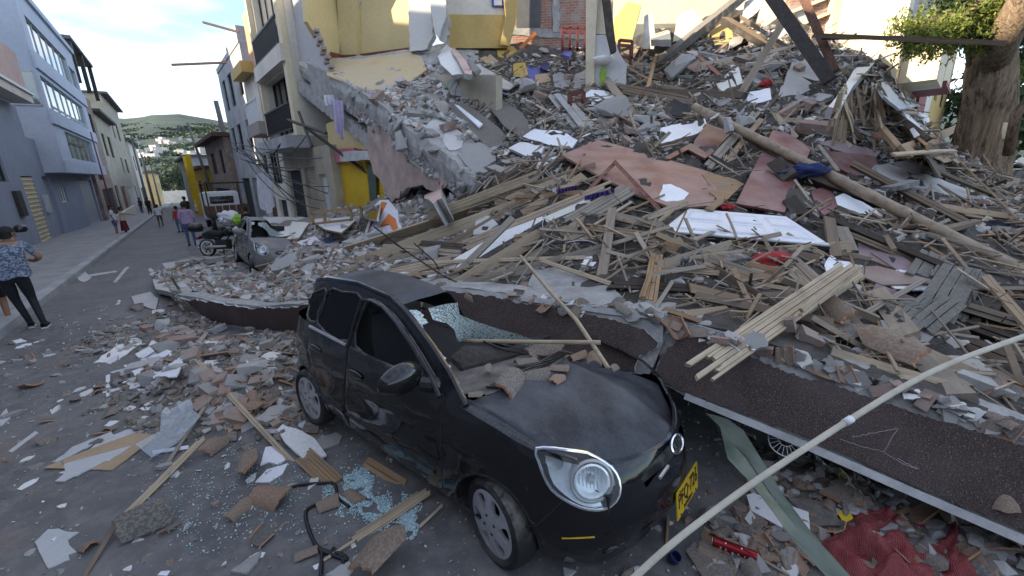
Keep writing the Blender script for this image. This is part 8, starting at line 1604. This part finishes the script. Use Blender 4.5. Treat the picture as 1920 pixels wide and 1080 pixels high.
sk = empty('mesh_sack', gnd(1640, 1030), 'red mesh sack lying crumpled under the right beam', 'sack')
def netting(P, hgt, seed, amp):
 """cloth draped between four ground corners, bulging upwards in folds"""
 n = 46; c = [gnd(*p) for p in P]; mm = MB(); rows = []; mm.hasuv = True
 for i in range(n):
  u = i / (n - 1); rows.append([])
  for j in range(n):
   v = j / (n - 1); p = c[0].lerp(c[1], u).lerp(c[3].lerp(c[2], u), v); e_ = math.sin(math.pi * min(1, max(0, u))) ** .5 * math.sin(math.pi * min(1, max(0, v))) ** .5
   f_ = math.sin(u * 14 + 3 * math.sin(v * 5 + seed) + seed) * .5 + fbm(V((u * 4, v * 4, seed))); p = p + V((.02 * math.sin(v * 9 + seed), .02 * math.sin(u * 11), max(.012, hgt * e_ + amp * f_ * (e_ + .2)))); rows[-1].append((p, u, v))
 i0 = mm.add([q[0] for r_ in rows for q in r_])
 for i in range(n - 1):
  for j in range(n - 1): mm.face([i0 + i * n + j, i0 + (i + 1) * n + j, i0 + (i + 1) * n + j + 1, i0 + i * n + j + 1], uv=[(rows[a][b][1], rows[a][b][2]) for a, b in ((i, j), (i + 1, j), (i + 1, j + 1), (i, j + 1))])
 return mm
netting([(1536, 992), (1712, 1012), (1730, 1110), (1540, 1110)], .13, 1, .07).build('net', MATS['red_mesh'], sk, True); netting([(1660, 965), (1840, 985), (1900, 1110), (1690, 1110)], .10, 5, .06).build('net', MATS['red_mesh'], sk, True); netting([(1580, 975), (1700, 985), (1706, 1020), (1600, 1025)], .16, 9, .05).build('net_hem', MATS['red_mesh'], sk, True)
# -- grey wrecked car: same body as the black one, its own paint
GM = {MATS['car_black']: MATS['car_grey'], MATS['hood_black']: MATS['car_grey']}
gcp = gnd(492, 492); gM = Matrix.Translation(V((gcp.x + .35, gcp.y - .1, gz(gcp.x, gcp.y) - .14))) @ Matrix.Rotation(R(-50), 4, 'Z') @ Matrix.Rotation(R(-9), 4, 'X')
gcar = empty('grey_car', gM.translation, 'grey car half buried in rubble beside the motorbike', 'car', M=gM); _mc = {}
def ccopy(o, par):
 if o.name.split('.')[0] in ('number_plate', 'emblem', 'plate_text', 'wiper', 'scrape', 'dashboard'): return
 c = o.copy(); me = o.data
 if me and any(m_ in GM for m_ in me.materials):
  if me.name not in _mc: _mc[me.name] = me.copy(); [_mc[me.name].materials.__setitem__(i, GM.get(m_, m_)) for i, m_ in enumerate(me.materials)]
  c.data = _mc[me.name]
 COL.objects.link(c); c.parent = par; c.pop('label', None)
 for ch in list(o.children): ccopy(ch, c)
for ch in list(car.children): ccopy(ch, gcar)
# -- motorbike
mp = gnd(392, 481); mM = Matrix.Translation((mp.x, mp.y, gz(mp.x, mp.y))) @ Matrix.Rotation(R(-8), 4, 'Z') @ Matrix.Rotation(R(-6), 4, 'X')
bike = empty('motorbike', mM.translation, 'black motorbike with a top box parked beside the grey car', 'motorbike', M=mM)
def bp(mb, nm_, mat, par=None, sm=True): o = mb.build(nm_, MATS[mat], None, sm); o.parent = par or bike; return o
for x in (0, 1.28):
 Mx = Matrix.Translation((x, 0, .3)) @ Matrix.Rotation(R(90), 4, 'X'); mm = MB(); mm.lathe([(.235, .03), (.27, .045), (.3, .03), (.305, 0), (.3, -.03), (.27, -.045), (.235, -.03)], Mx, 28); w = bp(mm, 'wheel', 'rubber'); mm = MB(); mm.lathe([(.205, .025), (.238, .035), (.238, -.035), (.205, -.025), (.205, .025)], Mx, 28); bp(mm, 'rim', 'frame_white', w)
 mm = MB(); [mm.bar(Mx @ V((.03 * math.cos(k * 1.05), .03 * math.sin(k * 1.05), 0)), Mx @ V((.21 * math.cos(k * 1.05), .21 * math.sin(k * 1.05), 0)), .03, .02) for k in range(6)]; o = bp(mm, 'spokes', 'black_plastic', w); o['kind'] = 'stuff'
mm = MB(); mm.tube([(-.1, 0, .74), (.2, 0, .78), (.55, 0, .74), (.75, 0, .82)], [.06, .12, .12, .06], 10); bp(mm, 'seat', 'seat_fabric'); mm = MB(); mm.tube([(.7, 0, .75), (.9, 0, .86), (1.05, 0, .78)], [.1, .17, .1], 12); bp(mm, 'fuel_tank', 'car_black'); mm = MB(); mm.tube([(-.25, 0, .66), (.1, 0, .68), (.5, 0, .62)], [.05, .09, .07], 8); bp(mm, 'tail_fairing', 'car_black'); mm = MB(); mm.box((.62, 0, .42), (.42, .24, .32)); bp(mm, 'engine', 'steel_dark', None, False)
for y in (-.07, .07): mm = MB(); mm.tube([(1.28, y, .3), (1.08, y, .95)], .025, 8); bp(mm, 'fork', 'frame_metal')
mm = MB(); mm.tube([(.02, -.12, .32), (.4, -.14, .34), (.8, -.12, .36)], [.05, .045, .025], 8); bp(mm, 'exhaust', 'frame_metal'); mm = MB(); mm.tube([(1.0, -.36, 1.06), (1.06, -.15, 1.02), (1.06, .15, 1.02), (1.0, .36, 1.06)], .016, 8); bp(mm, 'handlebar', 'frame_black'); mm = MB(); mm.tube([(1.0, -.26, 1.04), (1.0, -.3, 1.22)], .008, 6); mm.lathe([(.001, 0), (.06, .005), (.06, .012), (.001, .016)], Matrix.Translation((.99, -.31, 1.24)) @ Matrix.Rotation(R(-90), 4, 'Y'), 14); bp(mm, 'mirror', 'chrome'); mm = MB(); mm.lathe([(.001, 0), (.08, .02), (.09, .08)], Matrix.Translation((1.22, 0, .92)) @ Matrix.Rotation(R(-90), 4, 'Y'), 16); bp(mm, 'headlamp', 'hubcap_silver')
mm = MB(); mm.tube([(0, 0, .3), (.4, -.08, .4), (.7, -.08, .35)], .03, 6); mm.tube([(.1, .0, .7), (.6, 0, .4), (1.08, 0, .92)], .025, 6); bp(mm, 'bike_frame', 'frame_black')
mm = MB(); rows = [[V((-.36 + .2 * a * math.cos(q) * (abs(math.cos(q)) ** -.3 if abs(math.cos(q)) > .1 else 1), .2 * a * math.sin(q), z)) for q in np.linspace(0, 6.283, 21)[:-1]] for a, z in ((.7, .84), (1, .88), (1.05, .98), (.95, 1.08), (.5, 1.13), (.05, 1.14))]; mm.grid(rows, close=True); tb = bp(mm, 'top_box', 'black_plastic'); mm = MB(); mm.box((-.36, 0, .97), (.44, .43, .02)); bp(mm, 'box_seam', 'frame_black', tb, False)
mm = MB(); mm.box((-.3, 0, .62), (.05, .16, .07)); bp(mm, 'tail_light', 'cloth_red', None, False); mm = MB(); mm.box((-.32, 0, .48), (.01, .18, .16)); bp(mm, 'number_plate', 'paper', None, False); mm = MB(); mm.tube([(.42, .18, 0), (.5, .1, .32)], .014, 6); bp(mm, 'stand', 'steel_dark')
for k, (x, Y, rz) in enumerate(((1868, 27, 60), (1898, 26, 100), (1925, 25, 80))):
 b2 = bike.copy(); COL.objects.link(b2); p = at(x, 300, Y); b2.matrix_world = Matrix.Translation((p.x, p.y, .55)) @ Matrix.Rotation(R(rz), 4, 'Z'); b2['label'] = ['distant motorbike beside the big tree trunk', 'middle one of the distant motorbikes right of the big tree', 'distant motorbike at the right picture edge'][k]
 for ch in list(bike.children):
  c2_ = ch.copy(); COL.objects.link(c2_); c2_.parent = b2
  for g2 in ch.children: c3_ = g2.copy(); COL.objects.link(c3_); c3_.parent = c2_
mr = at(1880, 246, 11.); mre = empty('street_mirror', mr, 'round pale disc on a post right of the big tree trunk', 'mirror'); mm = MB(); mm.lathe([(.001, .02), (.16, .01), (.2, 0), (.2, -.03)], Matrix.Translation(mr) @ (CO - mr).to_track_quat('Z', 'Y').to_matrix().to_4x4(), 20); mm.build('disc', MATS['wall_cream'], mre, True); mm = MB(); mm.tube([mr + V((0, .05, -.1)), mr + V((0, .05, -2.4))], .03, 8); mm.build('post', MATS['frame_metal'], mre)
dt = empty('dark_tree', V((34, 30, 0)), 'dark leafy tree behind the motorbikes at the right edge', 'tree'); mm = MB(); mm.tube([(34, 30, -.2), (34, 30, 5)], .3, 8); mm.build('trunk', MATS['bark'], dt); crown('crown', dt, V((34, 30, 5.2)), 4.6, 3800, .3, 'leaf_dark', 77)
# -- flatbed truck seen from behind
tp_ = gnd(402, 436); ang = math.atan2(uR.y, uR.x); tM = Matrix.Translation((tp_.x + .4, tp_.y + 1, gz(tp_.x, tp_.y + 1))) @ Matrix.Rotation(ang, 4, 'Z'); trk = empty('flatbed_truck', tM.translation, 'old white cab truck with dark rack and brown slatted tailgate down the street', 'truck', M=tM)
def tpart(nm_, mat, *boxes, par=None):
 mm = MB(); [mm.box(c, s_) for c, s_ in boxes]; o = mm.build(nm_, MATS[mat]); o.parent = par or trk; return o
tpart('cab', 'frame_white', ((3.1, 0, 1.25), (1.5, 1.85, 1.5)), ((3.05, 0, 2.03), (1.3, 1.7, .1))); tpart('rear_window', 'pane_dark', ((2.33, 0, 1.62), (.02, 1.2, .42))); tpart('bed', 'steel_dark', ((1.0, 0, .85), (2.9, 1.9, .14))); tpart('chassis', 'interior_dark', ((1.4, 0, .6), (4.2, .9, .3)))
for k in range(6): tpart('tailgate_board', 'rust', ((-.42, -.8 + k * .32, 1.15), (.05, .29, .55)))
for y in (-.95, .95):
 for k in range(2): tpart('side_board', 'rust', ((1.0, y, 1.05 + k * .24), (2.8, .04, .2)))
for x, y in ((-.4, -.93), (-.4, .93), (2.3, -.93), (2.3, .93)): tpart('rack_post', 'frame_black', ((x, y, 1.75), (.07, .07, 1.7)))
tpart('rack_rail', 'frame_black', ((.95, -.93, 2.6), (2.8, .07, .07))); tpart('rack_rail', 'frame_black', ((.95, .93, 2.6), (2.8, .07, .07))); tpart('rack_rail', 'frame_black', ((-.4, 0, 2.6), (.07, 1.9, .07))); tpart('rack_rail', 'frame_black', ((2.3, 0, 2.6), (.07, 1.9, .07)))
for x in (.2, 3.2):
 for y in (-.82, .82): mm = MB(); mm.lathe([(.001, .1), (.2, .1), (.36, .09), (.38, 0), (.36, -.09), (.2, -.1)], Matrix.Translation((x, y, .37)) @ Matrix.Rotation(R(90), 4, 'X'), 20); o = mm.build('wheel', MATS['rubber'], None, True); o.parent = trk
blob('cloth_bundle', 'bundle of pale and green cloths behind the motorbike', 'bundle', 430, 408, .42, .3, .26, 'cloth_white', .4, 0, 4, Y=17.5); blob('green_bundle', 'green bag beside the pale cloth bundle', 'bag', 447, 412, .2, .2, .2, 'cloth_green', .4, 0, 6, Y=17.3)
wc = empty('parked_white_car', Lp(58, 1.6), 'distant white car parked beyond the flatbed truck', 'car'); mm = MB(); c0 = Lp(58, 1.6); Mw = frame(uR)
for c, s_ in (((0, 0, .6), (3.8, 1.6, .6)), ((-.1, 0, 1.15), (2.0, 1.4, .55))): mm.box(c0 + Mw @ V(c), s_, Mw, taper=.94)
mm.build('body', MATS['frame_white'], wc); mm = MB(); mm.box(c0 + Mw @ V((-1.12, 0, 1.15)), (.03, 1.2, .4), Mw); mm.build('rear_window', MATS['pane_dark'], wc)
# == people
for n_, c in (('skin_tan', (.3, .17, .105)), ('hair_black', (.012, .01, .01)), ('jeans_black', (.012, .013, .017)), ('jeans_blue', (.06, .1, .2)), ('shorts_blue', (.05, .08, .3)), ('shirt_white', (.6, .62, .68)), ('shirt_lilac', (.36, .27, .42)), ('shirt_yellow', (.55, .38, .02)), ('shirt_black', (.015, .015, .018)), ('trousers_brown', (.1, .065, .045)), ('skirt_red', (.12, .01, .025)), ('top_cream', (.5, .45, .38)), ('shoe_black', (.012, .012, .014)), ('shoe_white', (.6, .6, .62)), ('shirt_red', (.4, .05, .04))): M_plain(n_, c, .8, var=.2, scale=9, bump=.2)
def _floral():
 b = NB('shirt_floral'); v = b.coord(rand=False); n1 = b.noise(v, 13, 3, .6, 2.5); n2 = b.noise(v, 26, 3, .5, 2); c = b.mix(b.g(n1, .47, .53), (.06, .085, .15), (.25, .28, .34)); c = b.mix(b.math('MULTIPLY', b.g(n2, .56, .6), .7), c, (.03, .04, .07)); MATS['shirt_floral'] = b.set(Base_Color=c, Roughness=.9)
_floral()
def person(label, foot, head, face, shirt, legs, shoe='shoe_black', hair='hair_black', pose=None, short=False, sleeve=True, skirt=False, group=None, hgt=None, dz=0., girth=1., base=None):
 b = base or gnd(*foot); d = ray(*head); t = b.y / d.y; H_ = hgt or max(1.2, min(1.95, (CAMH + d.z * t) - b.z)); s_ = H_ / 1.72
 P = dict(pelvis=(0, 0, .94), waist=(0, 0, 1.08), chest=(0, .01, 1.27), neck=(0, 0, 1.46), nk2=(0, .015, 1.52), head=(0, .03, 1.6), top=(0, .02, 1.69),
      shl=(-.17, 0, 1.40), ell=(-.23, -.02, 1.13), wrl=(-.23, .08, .90), hal=(-.225, .11, .82), shr=(.17, 0, 1.40), elr=(.23, -.02, 1.13), wrr=(.23, .08, .90), har=(.225, .11, .82),
      hil=(-.09, 0, .90), knl=(-.1, .03, .50), anl=(-.1, -.01, .10), tol=(-.11, .14, .035), hir=(.09, 0, .90), knr=(.1, .03, .50), anr=(.1, -.01, .10), tor=(.11, .14, .035))
 P.update(pose or {}); look = V(P.pop('look', (0, 1, 0))).normalized(); RD = dict(pelvis=.145, waist=.125, chest=.15, neck=.062, nk2=.055, head=.098, top=.07, shl=.07, ell=.046, wrl=.032, hal=.036, shr=.07, elr=.046, wrr=.032, har=.036, hil=.098, knl=.062, anl=.043, tol=.036, hir=.098, knr=.062, anr=.043, tor=.036)
 E_ = [('pelvis', 'waist'), ('waist', 'chest'), ('chest', 'neck'), ('neck', 'nk2'), ('nk2', 'head'), ('head', 'top'), ('chest', 'shl'), ('shl', 'ell'), ('ell', 'wrl'), ('wrl', 'hal'), ('chest', 'shr'), ('shr', 'elr'), ('elr', 'wrr'), ('wrr', 'har'), ('pelvis', 'hil'), ('hil', 'knl'), ('knl', 'anl'), ('anl', 'tol'), ('pelvis', 'hir'), ('hir', 'knr'), ('knr', 'anr'), ('anr', 'tor')]
 K = list(P); me = bpy.data.meshes.new('person'); me.from_pydata([V(P[k]) for k in K], [(K.index(a), K.index(c)) for a, c in E_], []); o = bpy.data.objects.new('person', me); COL.objects.link(o)
 sm = o.modifiers.new('s', 'SKIN'); sv = me.skin_vertices[0].data
 for i, k in enumerate(K): r_ = RD[k] * (girth if k in ('pelvis', 'waist', 'chest', 'hil', 'hir') else 1); sv[i].radius = (r_, r_ * (.72 if k in ('pelvis', 'waist', 'chest') else 1)); sv[i].use_root = (k == 'pelvis')
 ss = o.modifiers.new('b', 'SUBSURF'); ss.levels = ss.render_levels = 2; bpy.context.view_layer.update()
 m2 = bpy.data.meshes.new_from_object(o.evaluated_get(bpy.context.evaluated_depsgraph_get())); bpy.data.objects.remove(o); m2.name = 'person'; m2.materials.clear()
 for m_ in ('skin_tan', shirt, legs, shoe, hair): m2.materials.append(MATS[m_])
 hd = V(P['head'])
 S_ = [(V(P[a]), V(P[c]), a, c) for a, c in E_ if a in P and c in P]
 def near(p):
  best = (9, '', '', 0)
  for a, c, na, nc in S_:
   ab = c - a; t_ = max(0, min(1, (p - a).dot(ab) / max(1e-9, ab.length_squared))); dd = (a + ab * t_ - p).length
   if dd < best[0]: best = (dd, na, nc, t_)
  return best
 for pl in m2.polygons:
  c = pl.center; _, a, nc, t_ = near(c); mi = 1
  if nc in ('head', 'top'): q = c - hd; mi = 4 if (q.z > .045 or q.dot(look) < -.0 and q.z > -.05) else 0
  elif nc == 'nk2' or (nc == 'neck' and t_ > .85): mi = 0
  elif nc in ('wrl', 'wrr', 'hal', 'har'): mi = 0 if sleeve else 1
  elif nc in ('ell', 'elr'): mi = (0 if t_ > .6 else 1) if sleeve else 1
  elif nc in ('hil', 'hir'): mi = 2
  elif nc in ('knl', 'knr'): mi = (0 if short and t_ > .8 else 2)
  elif nc in ('anl', 'anr'): mi = 0 if short else 2
  elif nc in ('tol', 'tor'): mi = 3
  elif nc == 'waist' and t_ < .25 or nc == 'pelvis': mi = 2
  pl.material_index = mi; pl.use_smooth = True
 o = bpy.data.objects.new('person', m2); COL.objects.link(o); M_ = Matrix.Translation((b.x, b.y, b.z + dz)) @ Matrix.Rotation(face, 4, 'Z') @ Matrix.Scale(s_, 4); o.matrix_world = M_; tag(o, label, 'person', group)
 def sub_(mb, nm_, mat, sm=True): q = mb.build(nm_, MATS[mat], None, sm); q.parent = o; return q
 for h_, w_, sg in (('hal', 'wrl', -1), ('har', 'wrr', 1)):
  a, c = V(P[h_]), V(P[w_]); dv = (a - c).normalized(); sd = dv.cross(V((0, 0, 1))).normalized() if abs(dv.z) < .9 else V((0, 1, 0)); mm = MB()
  for k in range(4): st_ = a + sd * (.012 * (k - 1.5)); mm.tube([st_, st_ + dv * .04, st_ + dv * .07 + V((0, .012, -.004))], [.009, .008, .006], 5)
  mm.tube([a - sd * .02 - dv * .02, a - sd * .045 + dv * .02], [.01, .007], 5); q = sub_(mm, 'fingers', 'skin_tan'); q['kind'] = 'stuff'
 hm = MB(); R_ = frame(V((look.y, -look.x, 0)))
 rows = [[hd + V((0, 0, .015)) - look * .02 + V((.108 * math.sin(th) * math.cos(ph), .112 * math.sin(th) * math.sin(ph), .112 * math.cos(th))) * (1 + .06 * noise.noise(V((ph * 2, th * 5, s_)))) for ph in np.linspace(0, 6.283, 21)[:-1]] for th in np.linspace(.02, 1.45, 7)]; hm.grid(rows, close=True)
 back = MB(); back.grid([[hd - look * .028 + (-look * math.cos(a) + V((-look.y, look.x, 0)) * math.sin(a)) * .092 + V((0, 0, z)) for a in np.linspace(-1.25, 1.25, 11)] for z in (.06, .02, -.03, -.07)]); hm.join(back); sub_(hm, 'hair', hair)
 f_ = MB(); f_.tube([hd + look * .085 + V((0, 0, .015)), hd + look * .118 - V((0, 0, .018))], [.01, .016], 6); sd = V((-look.y, look.x, 0))
 sub_(f_, 'nose', 'skin_tan')
 for sg in (-1, 1): e_ = MB(); e_.lathe([(.001, -.02), (.02, -.012), (.026, .004), (.014, .012)], Matrix.Translation(hd + sd * sg * .092 - look * .012) @ (sd * sg).to_track_quat('Z', 'Y').to_matrix().to_4x4() @ Matrix.Diagonal((1, 1.4, 1, 1)), 8); sub_(e_, 'ear', 'skin_tan'); y_ = MB(); y_.lathe([(.001, .004), (.011, 0)], Matrix.Translation(hd + look * .096 + sd * sg * .034 + V((0, 0, .018))) @ look.to_track_quat('Z', 'Y').to_matrix().to_4x4(), 8); sub_(y_, 'eye', 'hair_black')
 mo = MB(); mo.box(hd + look * .096 - V((0, 0, .048)), (.045, .012, .01), R_); sub_(mo, 'mouth', 'skirt_red')
 if skirt:
  k_ = MB(); k_.grid([[V((r_ * math.cos(a), r_ * .8 * math.sin(a), z)) * (1 + .05 * math.sin(a * 7)) for a in np.linspace(0, 6.283, 25)[:-1]] for r_, z in ((.135, 1.05), (.17, .9), (.21, .6), (.25, .3))], close=True); sub_(k_, 'skirt', legs)
 sh_ = MB(); sh_.grid([[V((r_ * math.cos(a), r_ * .74 * math.sin(a) + .0, z)) * (1 + .02 * math.sin(a * 5 + z * 9)) for a in np.linspace(0, 6.283, 25)[:-1]] for r_, z in ((.185 * girth, 1.28), (.178 * girth, 1.12), (.182 * girth, 1.0), (.19 * girth, .9))], close=True); q = sub_(sh_, 'shirt_hem', shirt)
 for k in ('anl', 'anr'):
  a = V(P[k]); tt = V(P['to' + k[2]]); dv = V((tt.x - a.x, tt.y - a.y, 0)).normalized(); m_ = frame(dv); zb = min(a.z - .085, tt.z - .03); z_ = MB(); z_.grid([[V((a.x, a.y, 0)) - dv * .07 + m_ @ V((x, w * math.cos(q) * .5, 0)) + V((0, 0, zb + h * (.5 + .5 * math.sin(q)))) for q in np.linspace(0, 6.283, 13)[:-1]] for x, w, h in ((0, .05, .09), (.02, .085, .11), (.1, .09, .11), (.18, .1, .075), (.25, .085, .055), (.28, .04, .03))], close=True); sub_(z_, 'shoe', shoe)
  z_ = MB(); z_.prism([V((a.x, a.y, zb - .002)) - dv * .072 + m_ @ V((x, y, 0)) for x, y in ((0, -.035), (.1, -.048), (.2, -.052), (.285, -.025), (.285, .025), (.2, .052), (.1, .048), (0, .035))], (0, 0, .02)); sub_(z_, 'sole', 'shoe_white' if shoe == 'shoe_black' else 'sheet_white', False)
 return o
away = math.atan2(uL.y, uL.x) - math.pi / 2
walk = dict(hir=(.09, 0, .90), knr=(.11, .16, .50), anr=(.10, .10, .11), tor=(.11, .26, .05), knl=(-.1, .06, .50), anl=(-.1, -.22, .13), tol=(-.11, -.08, .035))
person('man in floral t-shirt and black trousers walking away at the left', (58, 617), (30, 424), away + .25, 'shirt_floral', 'jeans_black', girth=1.2, pose=dict(hir=(.09, 0, .9), knr=(.13, .1, .5), anr=(.16, -.12, .1), tor=(.2, .04, .035), hil=(-.09, 0, .9), knl=(-.05, .16, .5), anl=(.02, .12, .10), tol=(.03, .27, .035), elr=(.37, .05, 1.16), wrr=(.31, .2, 1.10), har=(.24, .26, 1.12), ell=(-.3, .05, 1.15), wrl=(-.22, .2, 1.1), hal=(-.15, .26, 1.12), look=(.75, .66, 0), waist=(.03, 0, 1.08), chest=(.06, .01, 1.27), neck=(.09, .01, 1.46), nk2=(.1, .03, 1.52), shl=(-.1, 0, 1.4), shr=(.24, 0, 1.4), head=(.11, .06, 1.59), top=(.11, .06, 1.68)))
person('person in white t-shirt and black shorts cut by the left edge', (8, 612), (-28, 452), away + .3, 'shirt_white', 'jeans_black', 'shoe_white', pose=walk, short=True)
hm_ = person('person in yellow shirt holding a black helmet at the left edge', (8, 520), (-4, 380), away - 1.2, 'shirt_yellow', 'jeans_blue', pose=dict(elr=(.26, .12, 1.14), wrr=(.22, .36, 1.15), har=(.2, .44, 1.16)))
c = hm_.matrix_world @ V((.2, .52, 1.18)); mm = MB(); mm.grid([[c + V((.14 * math.sin(t) * math.cos(q), .16 * math.sin(t) * math.sin(q), .13 * math.cos(t))) for q in np.linspace(0, 6.283, 21)[:-1]] for t in np.linspace(.05, 2.3, 9)], close=True); tag(mm.build('helmet', MATS['car_black'], None, True), 'black helmet held by the person in yellow', 'helmet')
person('man in white t-shirt and blue shorts standing on the left pavement edge', (221, 443), (208, 385), away - 1.6, 'shirt_white', 'shorts_blue', 'shoe_white', short=True, girth=1.15)
person('woman in cream top and dark red skirt pointing along the street', (238, 441), (219, 388), away - 1.3, 'top_cream', 'skirt_red', skirt=True, pose=dict(elr=(.3, .2, 1.28), wrr=(.34, .42, 1.22), har=(.35, .5, 1.2)))
person('man in white top and brown trousers bending in the middle of the street', (303, 425), (299, 383), away, 'shirt_white', 'trousers_brown', pose=walk)
person('man in lilac shirt seen from behind beside the motorbike', (362, 462), (357, 378), away, 'shirt_lilac', 'jeans_blue', sleeve=False, girth=1.1)
person('person in black beside the grey wrecked car', (474, 470), (468, 386), away + .8, 'shirt_black', 'jeans_black', girth=1.25)
person('dark figure standing in the far left doorway', (283, 404), (275, 362), away, 'shirt_black', 'jeans_black', pose=walk); person('second dark figure left of the far doorway one', (268, 402), (264, 366), away + 1, 'shirt_black', 'jeans_blue')
person('figure in a white and red top beyond the motorbike', (340, 436), (334, 386), away + .4, 'shirt_red', 'jeans_blue'); person('dark figure leaning on the truck rack', (356, 420), (352, 362), away + .4, 'shirt_black', 'jeans_black')
